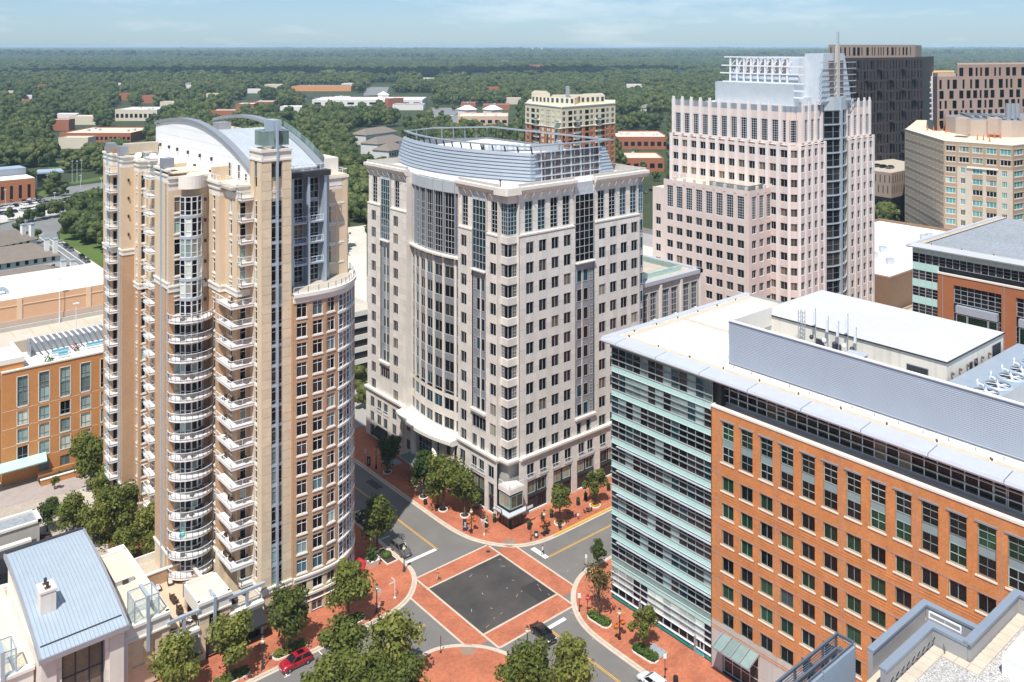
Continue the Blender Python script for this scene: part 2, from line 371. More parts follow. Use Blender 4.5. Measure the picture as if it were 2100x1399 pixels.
def smooth(pts,n=2):
    for _ in range(n):
        q=[pts[0]]
        for a,b in zip(pts,pts[1:]): q+= [(a[0]*.75+b[0]*.25,a[1]*.75+b[1]*.25),(a[0]*.25+b[0]*.75,a[1]*.25+b[1]*.75)]
        q.append(pts[-1]); pts=q
    return pts
PATHS={}
def block(name,path,far,side):
    """raised brick pavement behind a kerb line; side=+1 when the block is left of the path"""
    inn=offset(path,.42*side); gut=offset(path,-.45*side)
    m=MB(); m.poly([(x,y,.13) for x,y in inn]+[(x,y,.13) for x,y in far],brick_paving); struct(m.obj('brick_pavement'))
    m=MB()
    for a,b,c,d in zip(path,path[1:],inn[1:],inn): m.poly([(*a,.14),(*b,.14),(*c,.14),(*d,.14)],kerbm); m.poly([(*a,0),(*b,0),(*b,.14),(*a,.14)],kerbm)
    struct(m.obj('kerb'))
    m=MB()
    for a,b,c,d in zip(path,path[1:],gut[1:],gut): m.poly([(*a,.006),(*b,.006),(*c,.006),(*d,.006)],kerbm)
    struct(m.obj('gutter'))
    PATHS[name]=(path,inn)
block('north',[(96.35,300)]+smooth([(96.35,150),(96.35,140),(96.4,133),(96.95,128.6),(98.2,125.2),(100.3,122),(102.8,119.8),(105.8,118.7),(109,118.25),(114,118.25)])+[(320,118.25)],[(320,300)],1)
block('west',[(84,300)]+smooth([(84,140),(84,134),(84,130),(83.75,126.5),(82.7,123.9),(81,121.9),(79.2,120.4),(77,119.4),(74.5,118.9),(71,118.85)])+[(-70,118.85)],[(-70,300)],-1)
block('east',[(320,106.9)]+smooth([(118,106.9),(112,106.95),(108,107.2),(104.6,106.6),(101.3,104.7),(98.7,102.1),(96.7,98.8),(95.75,95.4),(95.6,91),(95.6,86)])+[(95.6,-25)],[(320,-25)],1)
block('south',[(-70,107.5)]+smooth([(66,107.5),(71,107.5),(74,107.7),(76.5,107.2),(79.4,105.3),(81.7,102.7),(83.2,99.2),(83.9,96),(84,90)])+[(84,-25)],[(-70,-25)],-1)
def sheet(name,x0,x1,y0,y1,z,mt):
    m=MB(); m.poly([(x0,y0,z),(x1,y0,z),(x1,y1,z),(x0,y1,z)],mt); return struct(m.obj(name))
for n,r in enumerate(((82.85,98.4,120.35,124),(82.85,98.4,101.6,105.5),(79.3,82.85,104,122.5),(98.4,102,104.4,121.5))): sheet('brick_crosswalk',*r,.004,brick_paving)
sheet('intersection_asphalt',82.85,98.4,105.5,120.35,.004,asphalt_new)
sheet('asphalt_patch',94.7,98.15,105.9,110.55,.008,mat('asphalt_patch',(.036,.034,.034),.9,var=.1,scale=1,fine=.2,fscale=9))
sheet('asphalt_patch',93.4,94.95,153.9,158.3,.008,asphalt_new)
m=MB(); e=.17
for x0,x1,y0,y1,z in ((82.85-e,82.85+e,101.6,124,.014),(98.4-e,98.4+e,101.7,123.6,.0145),(79.3-e,79.3+e,105.3,120.6,.013),(102-e,102+e,104.8,120.3,.013)): m.poly([(x0,y0,z),(x1,y0,z),(x1,y1,z),(x0,y1,z)],kerbm)
for x0,x1,y0,y1,z in ((82.6,98.4,120.35-e,120.35+e,.010),(82.6,98.4,105.5-e,105.5+e,.010),(82.7,98.2,124-e,124+e,.0105),(83,98.4,101.6-e,101.6+e,.0105)): m.poly([(x0,y0,z),(x1,y0,z),(x1,y1,z),(x0,y1,z)],kerbm)
struct(m.obj('crosswalk_border'))
m=MB(); z=.018
def ln(x0,x1,y0,y1,mt): m.poly([(x0,y0,z),(x1,y0,z),(x1,y1,z),(x0,y1,z)],mt)
ln(84.3,90.5,128.5,129.2,white_paint); ln(103.45,104.4,114.1,118.0,white_paint); ln(91.5,95.1,99.85,100.55,white_paint)
for o in (-.13,.13):
    ln(90.62+o-.06,90.62+o+.06,128.6,290,yellow_paint); ln(104.3,300,114.15+o-.06,114.15+o+.06,yellow_paint)
    ln(91.45+o-.06,91.45+o+.06,-20,99.8,yellow_paint); ln(-60,77.4,113.2+o-.06,113.2+o+.06,yellow_paint)
for x in (49.2,61.9,67.6,56.0): ln(x-.06,x+.06,116.6,118.4,white_paint); ln(x-.45,x+.45,116.5,116.62,white_paint)
ln(84.4,86.4,146.4,146.55,white_paint); ln(84.4,86.4,137.8,137.95,white_paint)
struct(m.obj('road_marking'))
m=MB()
for i,(x,y,a,c) in enumerate([(84.6,106.6,.3,orange_paint),(86.6,107.4,.25,orange_paint),(88.2,107.6,.2,orange_paint),(93.0,109.4,.5,orange_paint),(94.3,109.8,.4,orange_paint),(97.5,109.3,1.6,orange_paint),(97.0,108.2,1.3,orange_paint),(97.2,106.3,1.5,orange_paint),(96.6,104.2,1.5,orange_paint),(95.8,102.4,1.45,orange_paint),(99.6,109.8,.5,orange_paint),(101,110.4,.4,orange_paint),(104,109,.3,orange_paint),(106.5,109.3,.1,orange_paint),(108.6,109.2,.1,orange_paint),(85,111.2,1,old_paint),(89,113.5,1.2,old_paint),(92.5,116.6,.9,old_paint),(96.4,117.2,2.3,old_paint),(95.2,113,2.4,old_paint),(93,112,.2,old_paint),(90.5,118.6,.3,old_paint),(87.8,109.6,2.2,old_paint),(97.2,119,2.2,old_paint),(96.9,100.4,2.2,old_paint),(96.2,97.5,1.5,old_paint),(95,94,1.5,old_paint),(104.9,118.9,1,old_paint)]):
    m.at(x,y,.022,a); l_=.22 if i%3 else .4; m.poly([(-l_,-.035,0),(l_,-.035,0),(l_,.035,0),(-l_,.035,0)],c)
struct(m.obj('utility_marking'))
m=MB(); m.poly([(109.5,118.2,.146),(320,118.2,.146),(320,118.66,.146),(109.5,118.66,.146)],yellow_paint); struct(m.obj('yellow_kerb_paint'))
def disc(name,x,y,r,z,mt,n=20):
    m=MB(); m.poly([(x+r*math.cos(6.2832*i/n),y+r*math.sin(6.2832*i/n),z) for i in range(n)],mt); return struct(m.obj(name))
disc('manhole_cover',97.2,122.3,.4,.03,dark_metal); dp=mat('worn_patch',(.27,.19,.14),.9,var=.2,scale=1); disc('drain_patch',101.8,121.9,1.2,.135,dp); disc('drain_patch',79.0,104.2,1.2,.135,dp)
sheet('slate_panel',97.5,101.3,84.6,87.4,.135,gravel_b); sheet('slate_panel',99.3,102.2,146.5,150.5,.135,dp); sheet('slate_panel',100.5,103.6,160,164,.135,gravel_b)
# ---------------------------------------------------------------- pale stone office tower with the metal crown
T=thing('office_tower','pale stone office tower with curved silver rooftop screen, standing on the corner across the crossing','office building',(125,150,0))
W=Wins(T,300); FL=3.88; Z0=11.1
stone_w=[(glass_dark,5),(glass_dim,4),(blind,.5),(glass_brown,.8)]
def stdrow(F,cols,w,z0,n,h=2.33,gl=stone_w):
    H=[]
    for k in range(n):
        for s in cols:
            z=z0+k*FL; H.append((s,s+w,z,z+h)); W.add(F,s,z,w,h,2,1,silver,pick(*gl),.08)
    return H
def tallwin(F,cols,w,z0=54.1,h=5.95):
    H=[]
    for s in cols:
        H.append((s,s+w,z0,z0+h)); W.add(F,s,z0,w,h,2,6,silver,glass_teal if R.random()<.5 else glass_dark,.10,hs=[.14,.28,.42,.56,.7])
    return H
wall=MB()
core=MB(); core.prism([(106.9,130.4),(106.9,128.4),(109.2,128.3),(144.9,128.3),(144.9,178.3),(106.6,178.3),(106.6,162),(108,160),(107.6,152),(108,144),(106.6,142)],0.2,62.0,stone_grey,gravel_w)
core.obj('core',T)
bay=MB()
def glassbay(F,s0,s1,z0,z1,ztop,flip=False):
    "recessed bay: grey spandrels, paired windows and a brown grid light each floor, glass curtain above"
    t=-.2; n=int(round((z1-z0)/FL)); Lb=s1-s0
    bay.fquad(F,s0,s1,z0-.2,62.3,t-.02,grey_metal)
    for side in (s0,s1):
        a=F.p(side,0); b=F.p(side,t-.02); bay.poly([(a[0],a[1],z0),(b[0],b[1],z0),(b[0],b[1],62.3),(a[0],a[1],62.3)],stone)
    ww=Lb*.25; g=Lb*.16
    xs=[.10*Lb,.43*Lb] if not flip else [.32*Lb,.65*Lb]
    gx=.78*Lb if not flip else .08*Lb
    for k in range(n):
        z=z0+k*FL
        for x in xs: W.add(F,s0+x,z,ww,2.5,1,1,silver,pick((glass_dark,3),(glass_teal,2)),.07,t=t+.08)
        W.add(F,s0+gx,z,g,2.5,2,4,silver,glass_brown,.06,t=t+.08)
        bay.fbox(F,s0+.05,s1-.05,t,t+.06,z+2.55,z+FL-.05,grey_metal)
    xm=s0+xs[0]+ww+.02; bay.fbox(F,xm,xm+.16,t,t+.16,z0,z1-1,cream)
    zz=z0+n*FL+.3
    W.add(F,s0+.08,zz,Lb-.16,ztop-zz,4,9,silver,pick((glass_teal,1),(glass_dark,1)),.1,t=t+.08)
    bay.fbox(F,s0+.05,s1-.05,t,.6,z0+n*FL,z0+n*FL+.25,stone)
    bay.fbox(F,s0,s1,t,-.3,ztop,62.35,silver)
    bay.fbox(F,s0-.1,s1+.1,t,.55,z0-.55,z0-.1,stone)
# right facade (faces the camera's right)
F=FV(127.4); FT=FV(127.75)
ca=[110.6,113.92,117.24,120.56]; cb=[130.55,133.87,137.15,140.43]
H=stdrow(F,ca+cb,1.95,Z0,11); hb=(123.7,129.2,14.9,54)
for q in (124.2,126.9): W.add(F,q,11.3,1.2,2.3,1,1,silver,glass_dark,.08); H.append((q,q+1.2,11.3,13.6))
wall.wall(F,108.8,143.1,10.9,53.8,H+[hb],stone,rm=stone_grey,panel=(1.45,1.3),pm=stone_joint)
HT=tallwin(FT,ca+cb,1.95)
wall.wall(FT,108.8,143.1,53.8,62.4,HT+[(123.7,129.2,53.8,62.4)],stone,rm=stone_grey,panel=(1.65,2.1),pm=stone_joint)
glassbay(F,123.7,129.2,14.9,46,59.9)
for a,b in ((108.8,123.6),(129.3,143.1)): wall.fbox(F,a,b,-.5,.12,53.55,53.85,stone); wall.fbox(F,a,b,-.5,.02,53.35,53.55,stone_grey)
# far right glazed corner
FR=FV(127.9)
for k in range(11): W.add(FR,143.3,Z0+k*FL,1.5,2.5,2,1,silver,glass_teal,.07)
W.add(FR,143.3,54.1,1.5,5.9,2,6,silver,glass_blue,.08); bay.fquad(FR,143.1,144.9,10.9,62.3,-.2,stone_grey)
# corner bay
for F2,s0,s1 in ((FU(106.45,130.0),0,2.05),(FV(127.95,106.45),0,2.35)):
    for k in range(12):
        z=Z0+(k-.02)*FL; n0=s0+(.08 if F2.a else 1.15); n1=s0+(.85 if F2.a else .1)
        if k<11 :
            W.add(F2,n0,z,.75 if F2.a else 1.05,2.45,2 if F2.a else 2,4,silver,glass_brown,.05,t=-.1); W.add(F2,n1,z,1.2 if F2.a else 1.05,2.45,1,1,silver,glass_dark,.06,t=-.1)
    W.add(F2,s0+.05,54.0,s1-s0-.1,6,3,7,silver,glass_teal,.08,t=-.1)
cb_=[(106.3,130.0),(106.3,127.8),(108.85,127.8),(108.85,128.6),(107.2,130.0)]
for k in range(11): bay.prism(cb_,Z0+k*FL+2.45,Z0+k*FL+3.82,stone)
bay.prism([(106.5,130),(106.5,128),(108.8,128),(108.8,128.6),(107.2,130)],53.75,54,silver)
bay.prism(cb_,60,62.4,stone)
for x0,x1,y0,y1 in ((105.6,106.5,129.85,130.05),(108.7,108.9,127.4,128.0)): wall.box(x0,x1,y0,y1,10.9,62.4,stone)
# left facade: near block, bowed middle, far block
F=FU(105.6,178.0); FT=FU(105.95,178.0)
n1,n2=178-142.5,178-130.0
cn=[178-141.7,178-132.35]; H=stdrow(F,cn,1.85,Z0,11); hb=(178-138.0,178-133.6,18.8,54)
for q in (40.1,42.6): W.add(F,q,11.3,1.4,2.3,2,1,silver,glass_dark,.08); H.append((q,q+1.4,11.3,13.6))
H.append((40.0,44.4,14.9,17.5)); W.add(F,40.05,14.95,4.3,2.5,4,1,silver,glass_dark,.08)
wall.wall(F,n1,n2,10.9,53.8,H+[hb],stone,rm=stone_grey,panel=(1.45,1.3),pm=stone_joint)
HT=tallwin(FT,cn,1.85); wall.wall(FT,n1,n2,53.8,62.4,HT+[(40.0,44.4,53.8,62.4)],stone,rm=stone_grey,panel=(1.65,2.1),pm=stone_joint)
glassbay(F,40.0,44.4,18.8,46,59.9,True)
for a,b in ((n1,39.9),(44.5,n2)): wall.fbox(F,a,b,-.5,.12,53.55,53.85,stone)
cf=[1.8,11.15]; H=stdrow(F,cf,1.85,Z0,11); hb=(5.7,9.6,18.8,54); H.append((5.7,9.6,14.9,17.5)); W.add(F,5.75,14.95,3.8,2.5,4,1,silver,glass_dark,.08)
wall.wall(F,0,16.4,10.9,53.8,H+[hb],stone,rm=stone_grey,panel=(1.45,1.3),pm=stone_joint)
HT=tallwin(FT,cf,1.85); wall.wall(FT,0,16.4,53.8,62.4,HT+[(5.7,9.6,53.8,62.4)],stone,rm=stone_grey,panel=(1.65,2.1),pm=stone_joint)
glassbay(F,5.7,9.6,18.8,46,59.9,True)
for a,b in ((0,5.6),(9.7,16.4)): wall.fbox(F,a,b,-.5,.12,53.55,53.85,stone)
wall.box(105.6,107.6,161.45,161.62,10.9,62.4,stone); wall.box(105.6,107.6,142.5,142.65,10.9,62.4,stone)
def bow(v,k=1.35,e=107.05): return e-k*(1-((v-152.05)/9.6)**2)
bw=(107.05-105.7)
edges=[161.6,159.55,157.1,154.4,151.45,148.25,144.85,142.6]
for i in range(7):
    va,vb=edges[i],edges[i+1]; ua,ub=bow(va),bow(vb)
    F=Fc(ua,va,math.atan2(vb-va,ub-ua)); L_=math.hypot(vb-va,ub-ua); a,b=.32,L_-.32
    Hh=[(a,b,15.0,17.5),(a,b,11.2,13.5)]
    for z in (15.0,11.2): W.add(F,a,z,b-a,2.5 if z>14 else 2.3,2,1,silver,pick((glass_dark,2),(glass_teal,2)),.07)
    wall.wall(F,0,L_,10.9,18.4,Hh,stone,rm=stone_grey)
    for x0,x1 in ((0,a),(b,L_)): wall.fbox(F,x0,x1,-.4,0,18.4,47.2,stone)
    bay.fquad(F,a,b,18.4,62,-.42,grey_metal)
    for k in range(7):
        z=18.85+k*FL; W.add(F,a,z,b-a,2.45,2,1,silver,pick((glass_dark,3),(glass_teal,1),(glass_dim,1)),.07,t=-.25)
        bay.fbox(F,a,b,-.4,-.12,z+2.48,z+FL-.03,grey_metal)
    bay.fbox(F,a-.25,b+.25,-.4,.75,46.6,46.95,stone)
    W.add(F,a,47.2,b-a,12.6,3,8,silver,pick((glass_dark,2),(glass_teal,1)),.1,t=-.3,hs=[.1,.2,.3,.42,.55,.65,.76])
    bay.fbox(F,a-.2,b+.2,-.4,.15,59.9,62.2,silver)
    for x0,x1 in ((0,a-.12),(b+.12,L_)): bay.fbox(F,x0,x1,-.4,.05,47.2,62.2,grey_metal)
wall.obj('cladding',T,kind='stuff'); bay.obj('bay_panel',T,kind='stuff')
# cornices
def cornice(path,z0,z1,pr,name,mt=stone,mt2=None):
    m=MB(); out=path; q=offset(out,-pr); q2=offset(out,-pr*.45); b_=offset(out,.9)
    rings=[]
    for p,pq,pq2,pb in zip(out,q,q2,b_): rings.append([(*p,z0),(*pq2,z0+(z1-z0)*.15),(*pq,z0+(z1-z0)*.6),(*pq,z1),(*pb,z1),(*pb,z0)])
    m.loft(rings,mt); m.obj(name,T)
def straight(path):
    return path
top=[(104.9,178.6),(105.0,161.5)]
cornice([(105.55,178.5),(105.55,161.4)],61.6,63.1,.75,'cornice'); cornice([(105.55,142.7),(105.55,130.2)],61.6,63.1,.75,'cornice')
cornice([(108.7,127.4),(123.8,127.4)],61.6,63.1,.75,'cornice'); cornice([(129.2,127.4),(145.5,127.4)],61.6,63.1,.75,'cornice')
m=MB(); m.prism([(104.85,130.3),(105.9,130.3),(105.9,127.5),(108.9,127.5),(108.9,126.7),(105.6,126.9),(105.2,127.3)],61.7,63.1,stone); m.obj('cornice',T)
m=MB(); m.box(105.6,106.0,130,142.6,63.1,63.6,stone_grey); m.box(105.6,106,161.5,178.4,63.1,63.6,stone_grey); m.box(109,123.7,127.5,127.9,63.1,63.6,stone_grey); m.box(129.3,145.3,127.5,127.9,63.1,63.6,stone_grey)
m.box(144.9,145.3,127.9,178,62,63.5,stone_grey); m.box(106,145,178,178.4,62,63.4,stone_grey); m.obj('parapet',T)
for F in (FV(127.4),FU(105.6,178)):
    m=MB()
    for s in ([110+i*2.1 for i in range(17)] if not F.a else [.8+i*2.2 for i in range(8)]+[36+i*2.1 for i in range(6)]):
        m.bar((*F.p(s,.05),60.6),(*F.p(s,.7),61.6),.09,.09,cream)
    m.obj('cornice_bracket',T,kind='stuff')
# base cornice and base storeys
cornice([(105.5,178.4),(105.5,161.3)],10.2,11.3,.6,'base_cornice'); cornice([(105.5,142.8),(105.5,130),(106.2,129.7),(106.2,127.7),(108.7,127.7),(108.9,127.3),(145.2,127.3)],10.3,11.3,.6,'base_cornice')
m=MB(); rings=[]
for i in range(15):
    v=162.4-i*(162.4-142.3)/14; u=103.9-1.6*(1-((v-152.3)/10.1)**2); rings.append([(u,v,9.6),(u-.5,v,10.0),(u-.5,v,10.7),(u+3.6,v,11.05),(u+3.6,v,9.6)])
m.loft(rings,cream); m.obj('entrance_canopy_cap',T)
base=MB()
FB=FV(127.15); H=[]
for i,s in enumerate(ca+cb):
    q=s+(0 if i%2==0 else .0); H.append((q,q+1.85,6.9,9.5)); W.add(FB,q,6.9,1.85,2.6,2,1,silver,glass_dark,.09)
store=[(110.7,115.9),(117.5,122.6),(130.6,135.8),(137.2,142.4),(124.0,129.0)]
for a,b in store: H.append((a,b,.35,6.2))
for q in (124.4,126.9): H.append((q,q+1.7,6.9,9.5)); W.add(FB,q,6.9,1.7,2.6,2,1,silver,glass_dark,.09)
base.wall(FB,108.6,145.2,0.13,10.4,H,stone,rev=.5,panel=(1.6,1.1),pm=stone_joint)
FB2=FU(105.35,178.2); H=[]
for v in (141.7,132.6): s=178.2-v; H+=[(s,s+1.75,6.9,9.3),(s,s+1.75,.35,6.0)]; W.add(FB2,s,6.9,1.75,2.4,2,1,silver,pick(*stone_w),.08)
for s in (40.4,42.7): H.append((s,s+1.6,7,9.4)); W.add(FB2,s,7,1.6,2.4,2,1,silver,glass_dark,.09)
H.append((40.2,44.5,.35,6.2))
base.wall(FB2,35.5,48.3,.13,10.4,H,stone,rev=.5,panel=(1.6,1.1),pm=stone_joint); H=[]
for s in (1.9,4.9,7.6,11.3):
    H.append((s,s+1.7,6.9,9.3)); W.add(FB2,s,6.9,1.7,2.4,2,1,silver,pick(*stone_w),.08)
    H.append((s,s+1.6,3.6,5.9)); W.add(FB2,s,3.6,1.6,2.3,2,1,silver,pick(*stone_w),.08)
for s,e in ((1.9,3.5),(5.2,9.2),(11.2,12.9)): H.append((s,e,.2,2.9))
base.wall(FB2,0,16.7,.13,10.4,H,stone,rev=.5,panel=(1.6,1.1),pm=stone_joint)
# entrance front between the blocks
FE=FU(104.6,161.4); H=[]
for s in (1.5,16.2):
    for z in (3.0,7.0): H.append((s,s+1.3,z,z+2.1)); W.add(FE,s,z,1.3,2.1,2,1,dark_metal,glass_brown,.07)
H.append((4.6,13.6,.2,9.5)); base.wall(FE,0,18.8,.13,9.8,H,stone,rev=1.2,panel=(1.6,1.1),pm=stone_joint)
W.add(FE,4.7,.3,8.8,9.1,7,7,silver,glass_teal,.12,t=-1.0)
base.box(105.3,105.6,142.45,142.7,.13,10,stone); base.box(104.5,105.6,161.2,161.5,.13,10,stone)
base.obj('base_wall',T)
for v in (156.1,148.4): m=MB(); m.lathe(103.9,v,[(.75,.13),(.62,.5),(.6,9.5)],cream,16); m.obj('column',T,smooth=True)
m=MB(); m.prism([(100.6,150.6),(104.4,150.6),(104.4,157.3),(100.6,157.3)],3.3,3.55,grey_metal); m.box(100.9,104.3,150.9,157,3.56,3.6,glass_pale); m.obj('glass_canopy',T)
sf=MB()
def shopfront(F,a,b,t=-.45):
    n=2 if b-a>3 else 1; sf.fquad(F,a,b,.2,6.3,t-.05,dark_metal); wd=(b-a)/n
    for i in range(n):
        q=a+i*wd+.25; W.add(F,q,3.55,wd-.5,2.2,2,1,glass_pale,pick((blind,2),(glass_dim,1)),.1,t=t+.05); W.add(F,q,.4,wd-.5,2.4,2,1,dark_metal,glass_dim if R.random()<.6 else glass_dark,.1,t=t+.05)
    sf.fbox(F,a,b,t,t+.25,2.95,3.35,dark_metal); sf.fbox(F,a,b,t,t+.2,5.95,6.25,dark_metal)
    for x in (a,b-.25,(a+b)/2-.12): sf.fbox(F,x,x+.25,t,t+.15,.2,6.2,dark_metal)
for a,b in store: shopfront(FB,a,b)
shopfront(FB2,40.2,44.5); shopfront(FB2,36.5,38.25); shopfront(FB2,45.6,47.35)
for s,e in ((1.9,3.5),(5.2,9.2),(11.2,12.9)): sf.fquad(FB2,s,e,.2,2.9,-.45,dark_metal)
# corner shop
for F2 in (FU(104.6,128.3),FV(125.1,104.6)):
    W.add(F2,.15,3.7,3.0,2.4,2,1,glass_pale,blind if F2.a else glass_brown,.12,t=.02); W.add(F2,.3,.3,2.7,2.5,3,1,dark_metal,glass_brown,.12,t=.02)
sf.prism([(104.7,128.3),(104.7,125.2),(107.8,125.2),(107.8,127.6),(106,128.3)],.13,6.5,dark_metal)
sf.obj('shopfront',T,kind='stuff')
m=MB(); m.prism([(104.4,128.3),(104.4,124.9),(108,124.9),(108,127.2),(105.6,128.3)],6.5,7.4,stone); m.obj('balcony_slab',T)
m=MB(); m.prism([(103.3,128.6),(103.3,123.9),(108.4,123.9),(108.4,125.1),(104.5,125.1),(104.5,128.6)],2.95,3.2,grey_metal,mat('canopy_grey',(.5,.52,.54),.5)); m.obj('corner_canopy',T)
def rail(m,p,q,z,h=1.0,n=None,mt=white_steel,pk=.14):
    p=Vector((*p,z)); q=Vector((*q,z)); L_=(q-p).length; up=Vector((0,0,h))
    m.bar(p+up,q+up,.07,.06,mt); m.bar(p+up*.12,q+up*.12,.05,.05,mt)
    k=max(1,round(L_/1.5))
    for i in range(k+1): c=p.lerp(q,i/k); m.bar(c,c+up,.06,.06,mt)
    k=max(1,round(L_/pk))
    for i in range(k): c=p.lerp(q,(i+.5)/k); m.poly([tuple(c+Vector((0,0,.12*h))+(q-p).normalized()*.012*j) for j in (-1,1)]+[tuple(c+up+(q-p).normalized()*.012*j) for j in (1,-1)],mt)
m=MB(); rail(m,(104.5,128.2),(104.5,125),7.4); rail(m,(104.5,125),(107.9,125),7.4); m.obj('railing',T)
for F2,l in ((FB,[c for c in ca+cb]+[124.4,126.9]),(FB2,[40.4,42.7,5.0,7.7])):
    for s in l:
        m=MB(); rail(m,F2.p(s-.1,.18),F2.p(s+1.9,.18),6.85,.85,pk=.2); m.obj('window_railing',T)
# dark awning on the far block
m=MB(); a,b=FB2.p(4.9,0),FB2.p(9.5,0); c,d=FB2.p(9.5,1.6),FB2.p(4.9,1.6); m.poly([(*a,3.4),(*b,3.4),(*c,2.4),(*d,2.4)],black); m.poly([(*d,2.4),(*c,2.4),(*c,1.9),(*d,1.9)],black); m.poly([(*a,3.4),(*d,2.4),(*d,1.9)],black); m.poly([(*b,3.4),(*c,2.4),(*c,1.9)],black); m.obj('awning',T)
W.flush()
# rooftop crown
def crownpath(k,z):
    "outer line of the metal screen; k 0 at the foot, 1 at the top"
    pts=[]
    e=[118.5+.3*k,135.0+.3*k]; f=[115.8+1.8*k,181.5-.5*k]
    for i in range(17):
        t=i/16; v=lerp(f[1],e[1],t); u=lerp(f[0],e[0],t)-(5.6-.5*k)*(1-(2*t-1)**2); pts.append((u,v,z))
    return pts
rows=9
crownm=mat('crown_metal',(.42,.455,.49),.42,metal=.35,var=.06,scale=.5)
for j in range(rows):
    k0=j/rows; k1=(j+1)/rows; m=MB(); z0=61.6+6.4*k0; z1=61.6+6.4*k1
    a=crownpath(k0,z0+.06); b=crownpath(k1-.01,z1); a=[(x-.22,y,z) for x,y,z in a]
    m.loft([a,b,[(x+.35,y+.1,z) for x,y,z in b],[(x+.6,y+.1,z) for x,y,z in a]],crownm,cap=False,closed=False)
    m.obj('metal_panel_row',T)
    m=MB(); x0=118.45+.3*k0; y0=134.85+.3*k0; w0=3.0-1.6*k0; w1=3.0-1.6*k1
    m.loft([[(x0,y0,z0+.05),(x0+w0,y0,z0+.05),(x0+w0,y0+.5,z0+.05),(x0,y0+.5,z0+.05)],[(118.45+.3*k1,y0+.2,z1),(118.45+.3*k1+w1,y0+.2,z1),(118.45+.3*k1+w1,y0+.5,z1),(118.45+.3*k1,y0+.5,z1)]],crownm); m.obj('metal_panel_row',T)
    xr0=143.2-3*k0; xr1=143.2-3*k1
    m=MB(); m.loft([[(138.4,134.6+.2*k0,z0+.05),(xr0,134.6+.2*k0,z0+.05),(xr0,135.3,z0+.05),(138.4,135.3,z0+.05)],[(138.4,134.8+.2*k1,z1),(xr1,134.8+.2*k1,z1),(xr1,135.3,z1),(138.4,135.3,z1)]],crownm); m.obj('metal_panel_row',T)
meshm=mat('brown_mesh',(.15,.125,.13),.6,var=.15,scale=.8)
m=MB(); m.poly([(119,135.6,61.8),(139,135.4,61.8),(139,135.6,68),(119,135.8,68)],meshm); m.obj('mesh_screen',T)
m=MB()
for i in range(7): x=121.3+i*2.85; m.bar((x,134.9,61.7),(x,135.1,69.2),.28,.3,silver)
for i in range(6): x=122.7+i*2.85; m.bar((x,135.4,61.7),(x,135.4,68),.12,.12,silver)
for z in (63.1,64.7,66.3,68.0): m.bar((119.4,134.85,z),(138.8,134.75,z),.35,.16,silver)
m.obj('screen_frame',T)
m=MB(); P_=crownpath(1.2,69.3); outer=[(x-.5,y) for x,y,_ in P_]; pathR=outer+[(142.2,134.2),(141.5,176),(128,183.5)]
ring_in=[(x+1.1,y) for x,y in outer[:-1]]+[(119.4,136.2),(140.6,135.6),(140,175.4),(127.5,182)]
n=len(pathR)
for i in range(n):
    j=(i+1)%n; a,b=pathR[i],pathR[j]; k=min(i,len(ring_in)-1); c,d=ring_in[min(j,len(ring_in)-1)] if j else ring_in[0],ring_in[k]
    m.loft([[(*a,69.2),(*a,69.42),(*d,69.42),(*d,69.2)],[(*b,69.2),(*b,69.42),(*c,69.42),(*c,69.2)]],grey_metal)
m.obj('ring_canopy',T)
m=MB()
for x,y,_ in crownpath(1.0,68)[::1]: m.bar((x+.4,y,67.5),(x-.1,y,69.3),.12,.3,dark_metal)
for i in range(14): m.bar((141,138+i*2.8,65),(141.2,138+i*2.8,69.3),.25,.15,dark_metal)
for i in range(8): m.bar((119.5+i*3,182.6-i*.8*(i>2),65),(119.5+i*3,182.9-i*.8*(i>2),69.3),.25,.15,grey_metal)
m.obj('ring_post',T)
m=MB(); m.box(140.3,140.6,136,176,62,66.6,grey_metal); m.prism([(117,182),(128,181.5),(140.5,175.8),(140.5,176.2),(128,182),(117,182.4)],62,66.6,grey_metal); m.prism([(p[0]+2.5,p[1]) for p in crownpath(0,0)[3:-1]]+[(121.5,137.5),(139.5,137.5),(139.5,176)],62,66.3,membrane); m.obj('inner_roof',T)
t=thing('rooftop_duct','big silver round duct lying on the white roof inside the curved screen','duct',(121,152,66.2))
m=MB(); 
for i in range(8): m.tube((122+i*1.1,155-i*.75,67.2),(123.1+i*1.1,154.25-i*.75,67.2),.75,silver,10)
m.tube((121.7,155.2,67.2),(122,155,67.2),.85,dark_metal,10); m.obj('round_duct',t,smooth=True)
m=MB(); m.at(131,149,66.2,-.6); m.box(0,7,-.6,.6,.1,1.7,grey_metal); m.box(6,7.2,-.6,4,.1,1.9,grey_metal); m.obj('square_duct',t)
for i,(x,y) in enumerate([(120.5,138.6),(123.5,138.4),(127.5,138.2),(133,137.6)]):
    m=MB(); m.tube((x,y,67),(x+1.9,y-.1,67),.22,membrane,8); m.tube((x,y,66.1),(x,y,67.1),.22,membrane,8); m.tube((x+1.9,y-.1,66.1),(x+1.9,y-.1,67.1),.22,membrane,8)
    tag(m.obj('vent_pipe',smooth=True),'white bent vent pipe behind the mesh screen on the pale tower roof','pipe','bent white pipes behind the mesh screen')
m=MB(); m.cyl(107.5,131.5,62.2,63.9,.12,dark_metal); m.sphere((107.5,131.5,64.0),.22,dark_metal); tag(m.obj('roof_camera'),'small dark camera on the corner parapet of the pale stone tower','camera')
